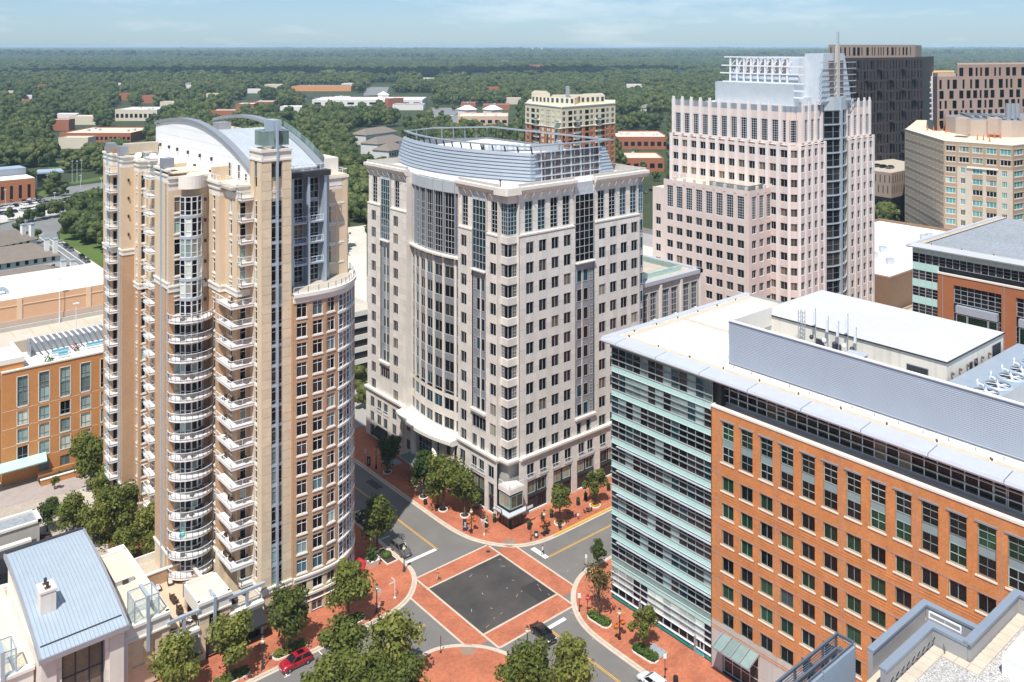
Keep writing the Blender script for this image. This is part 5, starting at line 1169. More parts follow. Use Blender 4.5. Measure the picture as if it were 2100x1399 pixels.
# ---------------------------------------------------------------- generic far facades
def seg(a,b): return Fc(a[0],a[1],math.atan2(b[1]-a[1],b[0]-a[0])),math.hypot(b[0]-a[0],b[1]-a[1])
T=thing('beige_office_building','wide beige brick office building with turquoise windows and a domed flat roof, right edge','office building',(*GD(2000,330),0))
W=Wins(T,300,split=False); wl=MB(); bgb=mat('khaki_brick',(.38,.27,.175),.85,var=.05,scale=.2); cst=mat('khaki_stone',(.52,.45,.36),.85,var=.05)
P_=[GD(1856,380),GD(1936,333),GD(2077,317),GD(2150,330)]
tq=mat('glass_turquoise',(.10,.30,.30),.08,var=.4,scale=.25,spec=.7)
for si,(a,b) in enumerate(zip(P_,P_[1:])):
    F,L_=seg(a,b); H=[]; n=10 if si==0 else (5 if si==1 else 3); pit=L_/n
    for k in range(13):
        z=50.4-3.95*k
        for i in range(n):
            s=i*pit+pit*.12; w_=pit*.76
            if si==1 and k>1 and i>0 and (i in (1,4)): s+=w_*.15; w_*=.5
            if z<1: continue
            H.append((s,s+w_,z,z+2.1)); W.add(F,s,z,w_,2.1,3,1,cream,pick((tq,3),(glass_dark,3),(glass_pale,1.3)) if si else pick((glass_pale,2),(glass_dim,2),(tq,1)),0.14,t=-.2 if si else .02)
            if not(si==1 and k>1 and i>0): wl.fbox(F,s-.2,s+w_+.2,-.1,.06,z-.35,z-.02,cst); wl.fbox(F,s-.2,s+w_+.2,-.1,.06,z+2.12,z+2.45,cst)
    if si==1:
        wl.wall(F,0,L_*.2,.1,54,[h for h in H if h[0]<L_*.2],bgb); wl.wall(F,L_*.2,L_,45,54,[h for h in H if h[0]>L_*.2 and h[2]>45],bgb); wl.wall(F,L_*.2,L_,.1,45,[h for h in H if h[0]>L_*.2 and h[2]<45],cst)
        for k in range(2,12,1):
            for i in (2,3): z=50.4-3.95*k; wl.fbox(F,i*pit+pit*.12,i*pit+pit*.88,-.1,.05,z-1.8,z-.1,bgb)
        wl.fbox(F,L_*.35,L_*.8,-.1,.5,44.6,45.2,cream)
    else: wl.wall(F,0,L_,.1,54,H,bgb)
    wl.fbox(F,0,L_,-.8,.1,54,54.3,cream)
wl.obj('wall',T,kind='stuff')
bk=[GD(2150,360),GD(1900,420)]
m=MB(); m.prism([(p[0]+.4*SU[1],p[1]+.4*SV[1]) for p in P_]+[GD(2180,420),GD(1880,430)],.1,53.8,bgb,gravel_c); m.obj('core',T)
m=MB(); c=[GD(1939,372),GD(1990,352),GD(2075,347),GD(2150,352),GD(2160,385),GD(1950,392)]; m.prism(c,53.8,60.5,mat('taupe',(.46,.37,.30),.8,var=.05),grey_metal); 
for x in (1975,2040): p=GD(x,349); m.box(p[0]-2,p[0]+2,p[1]-2,p[1]+2,55,61.5,MATS['taupe'])
m.obj('penthouse',T); m=MB(); p=GD(1960,380); q=GD(2090,365)
for i in range(7): x0=lerp(1965,2080,i/7); a=GD(x0,385-i*3); b=GD(x0+30,360-i*2); m.bar((*a,61),(*b,61.3),1.2,.6,grey_metal)
for i in range(3): c=GD(2068+i*9,352); m.cyl(c[0],c[1],60.5,67,1.1,grey_metal,10)
m.obj('roof_pipe',T)
W.flush()
cone=MB(); cone.cyl(0,0,0,.08,.45,flower_orange,8); cone.cyl(0,0,.08,1.9,.28,flower_orange,8,r2=.06); cm=cone.mesh('traffic_cone')
for i in range(16):
    p=GD(1902+i*12.5-(i>12)*60,376-i*3.0+((i*37)%5)); o=put(cm,'traffic_cone',None,(*p,54.0)); o.scale=(1.15,1.15,1.15); tag(o,'orange traffic cone on the beige office roof by the penthouse','cone','orange cones on the beige office roof')
# dark tower
darkp=mat('charcoal_panel',(.055,.045,.047),.7,var=.12,scale=.15); tanp=mat('tan_panel',(.34,.255,.20),.8,var=.06,scale=.2); brownp=mat('brown_panel',(.33,.235,.19),.85,var=.06,scale=.2)
T=thing('charcoal_tower','charcoal slab tower with narrow slit windows and tan top storey, behind the silver spire','apartment building',(*GD(1810,465),0))
W=Wins(T,300,split=False); F,L_=seg(GD(1722,445),GD(1893,480)); m=MB(); H=[]; n=26; rr=random.Random(5)
for k in range(12):
    z=78-5.6*k
    for i in range(n):
        s=i*L_/n+.35+rr.uniform(-.15,.25); w_=rr.choice((.8,.8,1.1,1.7)); 
        if z<2: continue
        H.append((s,s+w_,z,z+4.5)); W.add(F,s,z,w_,4.5,1,1,dark_metal,pick((glass_dark,6),(glass_dim,1)),.08,t=-.2)
m.wall(F,0,L_,.1,84,H,darkp,rev=.35); 
for k in range(12):
    for i in range(7):
        if (i+k)%2: s=i*L_/7; m.fbox(F,s,s+3.2,-.1,1.5,78.3-5.6*k-.6,78.3-5.6*k+.5,darkp)
m.obj('wall',T,kind='stuff'); m=MB(); a,b=GD(1722,445),GD(1893,480); c,d=GD(1915,540),GD(1722,520); m.prism([(a[0]+.3,a[1]+.5),(b[0]-.2,b[1]+.5),c,d],.1,83.8,darkp); m.obj('core',T)
F,L_=seg(GD(1699,452),GD(1877,488)); m=MB(); H=[]; s=1.5
while s<L_-2: w_=rr.choice((.9,.9,1.6,2.2)); H.append((s,s+w_,85,89.4)); W.add(F,s,85,w_,4.4,1,1,dark_metal,pick((glass_dark,4),(glass_blue,1)),.08,t=-.2); s+=w_+rr.choice((1.2,2.2,3))
m.wall(F,0,L_,83.9,90.8,H,tanp,rev=.35); m.prism([GD(1701,454),GD(1876,489),GD(1890,535),GD(1705,510)],84,90.6,tanp); m.obj('top_storey',T,kind='stuff'); W.flush()
T=thing('garage_podium','tan and black glass podium with cars on deck, before the charcoal tower','parking garage',(*GD(1830,440),0))
a,b,c,d=GD(1780,425),GD(1828,415),GD(1900,440),GD(1800,480); m=MB(); m.prism([a,b,c,d],.1,18,glass_dark,concrete); m.obj('glass_base',T); m=MB(); m.prism([a,b,c,d],18.05,30,tanp,concrete); m.obj('tan_storey',T); wl=MB()
for p,q in ((a,b),(b,c)):
    F,L_=seg(p,q)
    for k in range(2):
        for i in range(int(L_/2.4)): wl.fbox(F,i*2.4+.5+(k*.9),i*2.4+1.0+k*.9,-.1,.03,20+k*5,23.6+k*5,dark_metal)
wl.obj('slit_window',T,kind='stuff')
# brown tower far right
T=thing('brown_tower','brown panelled block with dark scattered windows at the far right edge','apartment building',(*GD(2010,380),0)); W=Wins(T,300,split=False)
def brownface(a,b,z1,n,kmax,seed):
    F,L_=seg(a,b); m=MB(); H=[]; rr=random.Random(seed)
    for k in range(kmax):
        z=z1-5.4-4.25*k; s=1.2
        while s<L_-2.2:
            w_=rr.choice((1.2,1.3,2.3,2.4)); H.append((s,s+w_,z,z+(3.5 if k else 4.0))); W.add(F,s,z,w_,3.5 if k else 4.0,1,1,dark_metal,glass_dark,.09,t=-.2); s+=w_+rr.choice((1.3,1.6,3.0))
    m.wall(F,0,L_,z1-5.4-4.25*kmax,z1,H,brownp,rev=.35); return m
m=brownface(GD(1922,375),GD(2150,395),77,14,7,3); m.obj('wall',T,kind='stuff'); m=brownface(GD(1963,383),GD(2160,402),82,11,1,9); m.obj('upper_wall',T,kind='stuff')
m=MB(); m.prism([GD(1923,375.6),GD(2150,395.6),GD(2150,440),GD(1923,430)],.1,76.8,brownp); m.prism([GD(1964,383.6),GD(2150,402.6),GD(2150,440),GD(1963,425)],76.8,81.9,brownp); m.prism([GD(1913,377),GD(1922,375.2),GD(1923,430),GD(1913,428)],.1,77,darkp); m.obj('core',T); W.flush()
T=thing('pale_apartment_tower','pale narrow apartment tower with stacked balconies and tan roof, between the brown towers','apartment building',(*GD(1905,520),0))
m=MB(); m.prism([GD(1880,520),GD(1916,525),GD(1970,560),GD(1890,570)],.1,72,cream); m.obj('wall',T); m=MB(); m.prism([GD(1903,530),GD(1957,535),GD(1957,560),GD(1903,560)],72,74.5,mat('ochre',(.6,.38,.16),.8)); m.obj('roof_block',T)
for k in range(14): m=MB(); a=GD(1903,519); b=GD(1913,521); m.prism([a,b,(b[0]-1,b[1]-1),(a[0]-1,a[1]-1)],28+3.1*k,28.8+3.1*k,white_slab); m.obj('balcony',T)
for k in range(14): m=MB(); a=GD(1894,519.4); b=GD(1900,520.4); m.poly([(*a,29.4+3.1*k),(*b,29.4+3.1*k),(*b,31.2+3.1*k),(*a,31.2+3.1*k)],glass_blue); m.obj('window',T)
# brick and cream apartments behind the pale tower
T=thing('brick_apartments','orange brick and cream apartment block with stepped penthouses, beyond the curved silver screen','apartment building',(*GD(1160,490),0)); W=Wins(T,300,split=False)
A0,A1,A2=GD(1077,505),GD(1151,472),GD(1262,505); wl=MB(); ob=mat('apt_brick',(.45,.17,.075),.9,var=.06,scale=.1)
for a,b,n in ((A0,A1,7),(A1,A2,10)):
    F,L_=seg(a,b); pit=L_/n; H=[]
    for k in range(14):
        z=52.6-3.2*k
        for i in range(n):
            s=i*pit+pit*.25; w_=pit*.5
            if z<14: continue
            big=(i%3==1); H.append((s,s+w_*(1.4 if big else 1),z,z+2.2)); W.add(F,s,z,w_*(1.4 if big else 1),2.2,2,1,dark_metal if big else cream,pick((glass_dark,4),(glass_teal,1),(glass_dim,2)),.12,t=-.15)
            if i%4==2 and 14<z<52: wl.fbox(F,s-.8,s+w_+1.2,.05,1.4,z-.7,z-.35,cream); wl.fbox(F,s-.8,s+w_+1.2,1.3,1.4,z-.35,z+.5,glass_pale)
    wl.wall(F,0,L_,.1,46,[h for h in H if h[2]<46],ob,rev=.2); wl.wall(F,0,L_,46,57,[h for h in H if h[2]>46],mat('apt_cream',(.68,.60,.44),.85,var=.04) if 'apt_cream' not in MATS else MATS['apt_cream'],rev=.2)
    wl.fbox(F,0,L_,-.3,.35,57,57.5,cream); wl.fbox(F,0,L_,-.2,.2,45.6,46,cream)
wl.obj('wall',T,kind='stuff'); m=MB(); m.prism([(A0[0]+.3,A0[1]+.3),(A1[0]+.2,A1[1]+.5),(A2[0]-.2,A2[1]+.3),GD(1262,540),GD(1085,545)],.1,57,MATS['apt_cream'],gravel_c); m.obj('core',T)
for a,b,c,z in (((1090,512),(1128,500),(1120,530),63),((1128,500),(1178,490),(1200,530),61),((1190,502),(1240,512),(1235,535),61.5)):
    m=MB(); p,q=GD(*a),GD(*b); m.prism([p,q,GD(*c),GD(a[0]+6,a[1]+25)],57,z,MATS['apt_cream'],concrete); o=m.obj('penthouse',T); F,L_=seg(p,q)
    for i in range(5): W.add(F,(i+.25)*L_/5,58,L_/9,2.6,1,1,grey_metal,glass_blue,.1,t=.04)
m=MB(); m.prism([GD(1160,497),GD(1168,496),GD(1168,505),GD(1160,506)],57,67,grey_metal); m.obj('lift_head',T); W.flush()
# ---------------------------------------------------------------- low podium with terraces and metal roof, bottom left
plaza=mat('plaza_stone',(.40,.34,.28),.9,var=.12,scale=.5,fine=.1,fscale=2)
def poly(name,pts,z,mt): m=MB(); m.poly([(x,y,z) for x,y in pts],mt); return struct(m.obj(name))
poly('plaza_paving',[(-60,128),(57,128),(57,133),(48,142),(45,180),(45,300),(-60,300)],.137,plaza)
poly('service_yard',[(57,150),(80,150),(80,290),(45,290),(45,180)],.138,concrete_deck)
poly('service_yard',[(147,135),(320,135),(320,298),(98,298),(98,182),(147,180)],.138,mat('yard_grey',(.33,.31,.29),.9,var=.2,scale=.05))
poly('drive',[G(0,1000),G(60,985),G(150,965),G(215,950),G(215,985),G(150,1010),G(100,1020),G(0,1045)],.15,mat('drive_stone',(.36,.30,.27),.9,var=.12,scale=.6))
T=thing('terrace_podium','low cream trimmed podium with gravel roof and furnished terraces below the apartment tower','building',(44,137,0))
W=Wins(T); wl=MB(); tr=MB()
F=FV(127.3,36.4); H=[(1.6,3.2,3.4,6.9),(4.4,5.6,3.4,6.9)]
wl.wall(F,0,6.6,.13,7.4,H+[(1.4,5.4,.13,2.9)],sand,rev=.4,panel=(1.5,1.2),pm=beige)
for h in H: W.add(F,h[0],h[2],h[1]-h[0],3.5,2,2,white_steel,glass_dark,.08,t=-.3)
for a,b,t in ((7.4,9.1,.1),(9.1,9.5,.35),(7.3,7.55,.25)): tr.fbox(F,-.1,6.7,-.45,t,a,b,cream)
wl.box(42.7,43,127.4,147.5,.13,9.1,sand); tr.box(42.6,43.15,127.3,147.6,9.1,9.5,cream); tr.box(36.2,43.1,147.4,147.8,8.6,9.5,cream); tr.box(36.2,36.6,146,147.6,9.1,9.5,cream); tr.box(40.6,43.1,147.8,149,8.6,9.5,cream)
m=MB(); m.box(36.3,42.8,127.5,147.5,.2,9.15,sand,gravel_c); m.box(40.7,42.8,147.5,148.8,.2,9.15,sand,gravel_c); m.obj('gravel_roof',T)
t=thing('roof_hatch','gravel topped hatch with grey sides on the cream podium roof','roof hatch',(40.2,140.5,9.15)); m=MB(); m.box(38.9,41.6,138.4,142.8,9.15,9.85,grey_metal,gravel_c); m.obj('box',t); m=MB(); m.box(39.9,40.7,138.2,138.4,9.2,9.8,dark_metal); m.obj('latch',t)
def lantern(x0,label):
    t=thing('glass_lantern',label,'roof lantern',(x0+1.6,129,9)); m=MB(); gm=MB()
    X0,X1,Y0,Y1=x0,x0+3.3,127.35,130.4
    for x in (X0,X1):
        for y in (Y0,Y1): m.box(x-.08,x+.08,y-.08,y+.08,8.9,12.6,blue_metal)
    for z in (9.2,12.5):
        for y in (Y0,Y1): m.box(X0,X1,y-.07,y+.07,z,z+.15,blue_metal)
        for x in (X0,X1): m.box(x-.07,x+.07,Y0,Y1,z+.001,z+.151,blue_metal)
    for q in (.33,.66): m.box(X0-.04,X0+.04,Y0+q*3,Y0+q*3+.06,9.3,12.5,blue_metal)
    m.obj('frame',t)
    gm.poly([(X0,Y0,9.3),(X0,Y1,9.3),(X0,Y1,12.4),(X0,Y0,12.4)],screen); gm.poly([(X1,Y0,9.3),(X1,Y1,9.3),(X1,Y1,12.4),(X1,Y0,12.4)],screen); gm.poly([(X0,Y0,9.3),(X1,Y0,9.3),(X1,Y0,12.4),(X0,Y0,12.4)],screen); gm.poly([(X0,Y1,9.3),(X1,Y1,9.3),(X1,Y1,12.4),(X0,Y1,12.4)],screen); gm.obj('pane',t)
    m=MB(); m.box(x0+1.5,x0+1.95,126.85,127.2,5.2,13.0,blue_metal); m.box(x0+1.5,x0+1.95,127.2,130.4,12.7,13,blue_metal); m.obj('fin',t)
lantern(38.3,'glass lantern box with blue grey frame on the cream podium roof'); 
# terraces
for x0,x1 in ((43.0,47.3),(52.0,57.2)):
    F=FV(127.3,x0); L_=x1-x0
    for a,b,t in ((3.9,4.9,.1),(4.9,5.3,.3),(3.8,4.05,.2)): tr.fbox(F,-.02,L_+.02,-.5,t,a,b,cream)
    wl.wall(F,0,L_,.13,3.9,[(.3,L_-.3,.13,3.6)],sand,rev=.5); W.add(F,.35,.2,L_-.7,2.6,3,1,dark_metal,glass_dim,.1,t=-.4)
    m=MB(); m.bar((x0-.3,127.3,7.75),(x1+.2,127.3,7.75),.5,.4,blue_metal); m.box((x0+x1)/2-.2,(x0+x1)/2+.2,127.1,127.5,5,7.6,blue_metal); m.obj('beam',T)
    m=MB(); rail(m,(x0+.1,127.6),(x1-.1,127.6),5.2,.9,pk=.2); m.obj('railing',T)
    m=MB(); m.poly([(x0+.2,127.2,4.3),(x1-.2,127.2,4.3),(x1-.2,125.3,2.9),(x0+.2,125.3,2.9)],black); m.poly([(x0+.2,125.3,2.9),(x1-.2,125.3,2.9),(x1-.2,125.3,2.55),(x0+.2,125.3,2.55)],black)
    for x in (x0+.2,x1-.2): m.poly([(x,127.2,4.3),(x,125.3,2.9),(x,127.2,2.7)],black)
    m.obj('black_awning',T)
m=MB(); m.box(43,47.3,127.5,141.5,4.6,5.2,concrete,mat('terrace_tile',(.60,.43,.30),.85,var=.08)); m.box(47.3,52,133.6,141.5,4.6,5.21,concrete,MATS['terrace_tile']); m.box(52,57.2,127.5,132.2,4.6,5.2,concrete,concrete); m.box(43.1,54,141.8,149.5,4.4,5.0,concrete,concrete); m.obj('terrace_floor',T)
m=MB(); m.box(43,53.9,141.5,141.8,5,7.2,tanbrick); m.box(42.95,54,141.4,141.9,7.2,7.4,cream); m.box(50.8,51.1,136,141.5,5.2,7,tanbrick); m.box(50.7,51.2,136,141.5,7,7.2,cream); m.box(42.9,43.1,141.8,149.5,5,6.3,cream); m.box(43,50,149.3,149.6,5,6.2,cream); m.obj('terrace_wall',T)
F=FV(127.3,47.3); H=[(1.5,3.4,4.4,6.6)]; wl.wall(F,0,4.7,.13,6.0+.7,H+[(1.0,3.6,.13,3.0)],sand,rev=.4,panel=(1.2,1.2),pm=beige); W.add(F,1.55,4.4,1.8,2.2,2,1,white_steel,glass_dark,.08,t=-.3)
for a,b,t in ((6.7,8.3,.1),(8.3,8.74,.32),(6.6,6.85,.22)): tr.fbox(F,-.15,4.85,-.5,t,a,b,cream)
tr.box(47.2,47.6,127.4,133.6,6.7,8.74,cream); tr.box(51.7,52.1,127.4,133.6,6.7,8.74,cream); tr.box(47.2,52.1,133.3,133.7,6.7,8.74,cream); wl.box(47.4,47.6,132.8,133.5,.2,6.7,sand); wl.box(51.8,52,127.4,133.5,.2,6.7,sand)
m=MB(); m.box(47.6,51.7,127.6,133.3,7.5,8.2,gravel_c,gravel_c); m.box(47.5,51.8,127.8,128.6,.2,7.5,dark_metal); m.obj('pavilion_roof',T)
m=MB(); m.box(49.35,49.75,126.85,127.2,3.4,8.9,blue_metal); m.box(49.35,49.75,127.2,129,8.74,9.1,blue_metal); m.obj('fin',T)
# rattan furniture on the terraces
rat=mat('rattan',(.07,.045,.03),.8,var=.3,scale=5); cush=mat('cushion_white',(.75,.70,.62),.9,var=.05); cb_=MB(); cb_.box(-.4,.4,-.4,.4,.1,.4,rat); cb_.box(-.4,.4,.28,.42,.4,.95,rat); cb_.box(-.42,-.3,-.4,.4,.4,.62,rat); cb_.box(.3,.42,-.4,.4,.4,.62,rat); cm1=cb_.mesh('frame'); cc=MB(); cc.box(-.29,.29,-.38,.27,.4,.52,cush); cc.box(-.29,.29,.16,.28,.5,.95,cush); cm2=cc.mesh('cushion')
spots=[(45.6,139.9,0,1),(47.6,140.3,-.2,1),(44.6,140.2,.2,0),(48.9,140.4,.1,0),(46.6,136.3,1.5,0),(46.6,135.2,1.6,0),(46.5,133.0,1.5,0),(46.2,132,1.7,0),(44.0,128.3,2.8,0),(45.6,129.2,1.2,1),(46.5,129.1,.6,1),(53.6,129.5,1,0),(55.6,130.4,2,0),(51.5,143.5,1,0),(52.4,144.1,2,0),(49.6,143.2,.4,0),(50.2,146.2,1.2,0)]
for i,(x,y,a,c) in enumerate(spots):
    t=thing('rattan_chair','brown rattan armchair '+('with white cushions ' if c else '')+'on the tiled podium terrace','chair',(x,y,5.21),'terrace armchairs '+('with white cushions' if c else 'without cushions'),a); child(cm1,'frame',t)
    if c: child(cm2,'cushion',t)
wl.obj('wall',T,kind='stuff'); tr.obj('cornice',T,kind='stuff'); W.flush()
# metal roofed hall
T=thing('metal_roofed_hall','stone fronted hall under a curved blue grey standing seam roof, bottom left','building',(31,135,0)); W=Wins(T)
zinc=mat('zinc_roof',(.42,.49,.55),.5,metal=.25,var=.05,scale=.5)
def rz(v): return 15.2-3.4*((147-v)/22.8)**1.8
vsr=[124.2+22.8*i/14 for i in range(15)]; ns_=21
for i in range(ns_):
    u0=26+10.4*i/ns_; u1=26+10.4*(i+1)/ns_-.02; m=MB(); m.loft([[(u0,v,rz(v)-.12),(u0,v,rz(v)+.07),(u0+.05,v,rz(v)+.07),(u0+.06,v,rz(v)),(u1,v,rz(v)),(u1,v,rz(v)-.12)] for v in vsr],zinc); m.obj('seam_panel',T)
m=MB(); m.box(26.2,36.2,125.9,126.1,rz(126)+.02,rz(126)+.1,dark_metal); m.box(25.9,36.5,146.7,147.2,14.9,15.4,dark_metal); m.obj('roof_bar',T); m=MB()
m.loft([[(25.7,v,rz(v)-.6),(25.7,v,rz(v)+.05),(26,v,rz(v)+.05),(26,v,rz(v)-.6)] for v in vsr],grey_metal); m.loft([[(36.4,v,rz(v)-.6),(36.4,v,rz(v)+.05),(36.7,v,rz(v)+.05),(36.7,v,rz(v)-.6)] for v in vsr],grey_metal); m.box(25.7,36.7,124.1,124.3,11.1,11.75,grey_metal); m.obj('fascia',T)
m=MB(); m.loft([[(26.2,v,.1),(26.2,v,rz(v)-.15),(36.3,v,rz(v)-.15),(36.3,v,.1)] for v in (126.9,132,140,146.5)],stone); m.obj('core',T)
F=FV(125.3,26.0); m=MB(); m.wall(F,0,10.4,.13,11.2,[(2.6,7.9,.13,10.4)],stone,rev=.9,panel=(1.3,1.5),pm=stone_joint); m.box(26,26.3,125.4,146,.13,11,stone); m.fbox(F,.1,1.9,-.1,.35,.13,10.6,stone); m.fbox(F,8.4,10.2,-.1,.35,.13,10.6,stone); m.fbox(F,0,10.4,-.1,.5,10.7,11.15,stone); m.obj('stone_front',T,kind='stuff'); W.add(F,2.7,.2,5.1,10.1,3,3,dark_metal,glass_brown,.22,t=-.7); W.flush()
m=MB(); m.box(36.3,37,125.9,127.2,.13,9,stone); m.obj('side_bay',T)
t=thing('stone_chimney','pale stone chimney with two black pots on the curved metal roof','chimney',(28.2,132,13)); m=MB(); m.box(27.3,29.2,131.0,133.4,12.2,16.4,stone); m.box(27.2,29.3,130.9,133.5,16.2,16.5,stone); m.obj('stack',t)
for y in (131.6,132.8): m=MB(); m.box(27.9,28.6,y-.3,y+.3,16.5,16.6,MATS['rusty_lamp']); m.cyl(28.25,y,16.6,17.3,.2,dark_metal,8); m.obj('chimney_pot',t)
T=thing('left_podium','gravel roofed low block with a glass lantern, in the bottom left corner','building',(20,136,0)); m=MB(); m.box(8,26,128,150,.1,9.2,sand,gravel_c); m.obj('gravel_roof',T); m=MB(); m.box(8,25.7,127.3,128,7.4,9.1,cream); m.box(8,25.8,127.0,128.1,9.1,9.5,cream); m.obj('cornice',T); m=MB(); m.wall(FV(127.4,8),0,17.7,.13,7.4,[(13,16,1,6.5)],sand,rev=.3); m.obj('wall',T); m=MB(); m.box(8,25.5,149.8,150,9.2,9.6,cream); m.obj('parapet',T)
lantern(20.4,'glass lantern box with blue grey frame in the bottom left corner')
# ---------------------------------------------------------------- plaza: fountain, loungers
T=thing('fountain_basin','dark stone fountain with curved pale rim and slate topped wall, left edge','fountain',(27,168,0)); m=MB()
c=G(20,1100); c=(31,171)
rim=[(c[0]+7.2*math.cos(math.radians(a)),c[1]+6.0*math.sin(math.radians(a))) for a in range(190,375,12)]
m.loft([[(*p,.13),(*p,.75),(*q,.75),(*q,.13)] for p,q in zip(offset(rim,-.4),offset(rim,.4))],cream); m.obj('rim',T); m=MB(); m.poly([(*p,.4) for p in rim],glass_dark); m.obj('water',T)
m=MB(); m.box(20,36.5,176,180.5,.13,4.2,stone_grey,gravel_b); m.box(20,36.8,175.8,176.3,4.2,4.6,cream); m.box(36.2,36.9,175.8,180.7,4.2,4.6,cream); m.box(20,36.8,180.3,180.8,4.2,4.6,cream); m.obj('slate_wall',T); m=MB(); m.prism([(c[0]+4.4*math.cos(math.radians(a)),c[1]+2+3.4*math.sin(math.radians(a))) for a in range(180,361,15)],.3,2.9,dark_metal); m.box(26,34.5,172.4,173.4,2.9,3.3,cream); m.obj('cascade',T)
lg=MB(); lg.box(-.4,.4,-.9,.5,.1,.42,rat); lg.loft([[(-.4,.5,.1),(.4,.5,.1),(.4,.5,.42),(-.4,.5,.42)],[(-.4,1.1,.2),(.4,1.1,.2),(.4,1.1,.8),(-.4,1.1,.8)]],rat); lm=lg.mesh('sun_lounger')
for p,l in ((G(88,1107),'farthest'),(G(76,1117),'middle'),(G(64,1128),'nearest')): o=put(lm,'sun_lounger',None,(*p,.14),.9); o.scale=(1.4,1.4,1.3); tag(o,'black rattan sun lounger beside the fountain rim, %s of the three'%l,'lounger','three black loungers')
# ---------------------------------------------------------------- orange brick hotel at the left edge
T=thing('orange_brick_hotel','orange brick mid rise with tall window pairs and a furnished roof terrace, left edge','hotel',(46,208,0)); W=Wins(T); F=FV(203.8,35.4); wl=MB(); H=[]
ob2=mat('hotel_brick',(.56,.245,.085),.9,var=.08,scale=.3,fine=.08,fscale=4)
hw=[(glass_pale,4),(glass_dark,2.2),(blind_white,1.5),(glass_dim,1)]
for i in range(7):
    s=2.75+4.02*i
    H.append((s,s+1.95,15.7,21.8)); W.add(F,s,15.7,1.95,3.0,2,2,grey_metal,glass_pale if i<4 else glass_dark,.08,hs=[.3]); W.add(F,s,18.8,1.95,3.0,2,2,grey_metal,glass_pale if i<4 else glass_dark,.08,hs=[.3])
    wl.fbox(F,s-.14,s+2.1,-.05,.06,15.45,15.7,cream); wl.fbox(F,s-.14,s+2.1,-.05,.06,21.8,21.95,cream); wl.fbox(F,s-.16,s,-.05,.06,15.5,21.9,cream); wl.fbox(F,s+1.95,s+2.1,-.05,.06,15.5,21.9,cream)
    for z in (11.9,8.2,4.6): H.append((s,s+1.95,z,z+2.75)); W.add(F,s,z,1.95,2.75,2,2,grey_metal,pick(*hw),.08,hs=[.3]); wl.fbox(F,s-.14,s+2.1,-.05,.08,z-.22,z,cream); wl.fbox(F,s-.14,s,-.05,.05,z,z+2.85,cream); wl.fbox(F,s+1.95,s+2.1,-.05,.05,z,z+2.85,cream)
    if i>0: H.append((s,s+1.95,1.0,3.2)); W.add(F,s,1.0,1.95,2.2,2,1,grey_metal,glass_pale,.08)
for z in (4.2,7.8,11.5,15.2): wl.fbox(F,0,30,-.05,.015,z,z+.07,cream)
wl.wall(F,0,30,.13,23.2,H,ob2,rev=.25); wl.fbox(F,-.1,30,-.4,.15,23.2,23.5,cream); wl.obj('brick_wall',T,kind='stuff')
m=MB(); m.box(35.5,66,204.2,216,.1,22.9,ob2,white_slab); m.box(24,35.4,206,216,.1,19,glass_pale); m.box(24,39.8,206,218,19,24.2,ob2,gravel_w); m.box(24,39.9,205.8,206.2,24.2,25.2,cream); m.box(39.5,39.9,206,218,24.2,25.2,cream); m.obj('core',T); W2=Wins(T); Fg=FV(205.9,24)
for i in range(7): W2.add(Fg,1.2+i*2.05,19.3,2.0,3.0,2,2,grey_metal,glass_pale,.1,t=.05)
W2.flush(); W.flush()
m=MB(); a=[G(0,893,4),G(70,873,4)]; m.poly([(28,200.5,4.3),(43,200.5,4.3),(43.5,203.8,4.9),(28,203.8,4.9)],teal); m.poly([(28,200.5,4.1),(43,200.5,4.1),(43,200.5,4.35),(28,200.5,4.35)],glass_pale); m.obj('entrance_canopy',T)
T=thing('roof_pergola','grey roof pergola with white slats over the hotel terrace','pergola',(52,213,23)); m=MB(); m.box(42,64,214.2,214.4,23,26.2,grey_metal); m.box(42,64,211.5,211.7,25.9,26.1,grey_metal); m.box(42,42.2,211.5,214.3,23,26.1,grey_metal); m.obj('frame',T); sl_=MB(); sl_.box(0,.28,-1.6,2.6,0,.22,white_steel); slm=sl_.mesh('slat')
for i in range(18): put(slm,'slat',T,(42.8+i*1.2,211.7,26.15))
sofm=mat('sofa_blue',(.22,.42,.48),.8,var=.05)
for i,(x,w_) in enumerate(((45.8,3.6),(52.8,4.6),(46.6,2.0))):
    t=thing('terrace_sofa',['long pale blue sofa at the left of the hotel roof terrace','longest pale blue sofa under the middle of the white pergola','short pale blue seat before the left roof sofa'][i],'sofa',(x,209-i*1.2*(i==2),22.95)); m=MB(); m.box(0,w_,0,1,.1,.5,white_slab); child(m.mesh('base'),'base',t); m=MB(); m.box(0,w_,.05,.8,.5,.66,sofm); m.box(.1,w_-.1,.82,.95,.66,1.1,sofm); child(m.mesh('cushion'),'cushion',t)
for i,(x,y) in enumerate([(44.2,206.3),(44.8,205.6),(50.4,210),(50.9,209.3),(56.6,207.6),(61,210.5)]):
    m=MB(); 
    for k in range(26): c=(x+R.gauss(0,.35),y+R.gauss(0,.35),23.0+abs(R.gauss(.6,.5))); m.poly([(c[0]+R.uniform(-.3,.3),c[1]+R.uniform(-.3,.3),c[2]+R.uniform(-.3,.3)) for _ in range(4)],hedge if i not in (2,4) else flower_red)
    tag(m.obj('potted_shrub'),'potted shrub on the hotel roof terrace','plant','potted plants on the hotel roof')
# hotel forecourt wall
T=thing('planter_wall','brick planter wall with clipped shrubs before the hotel','planter',(46,200,0)); m=MB(); m.box(41.5,60,198.8,199.2,.13,1.3,ob2); m.box(41.4,60,198.7,199.3,1.3,1.45,cream); m.box(41.5,60,201.4,201.7,.13,1.9,ob2); m.box(41.5,60,199.2,201.4,.13,1.0,soil); m.obj('wall',T)
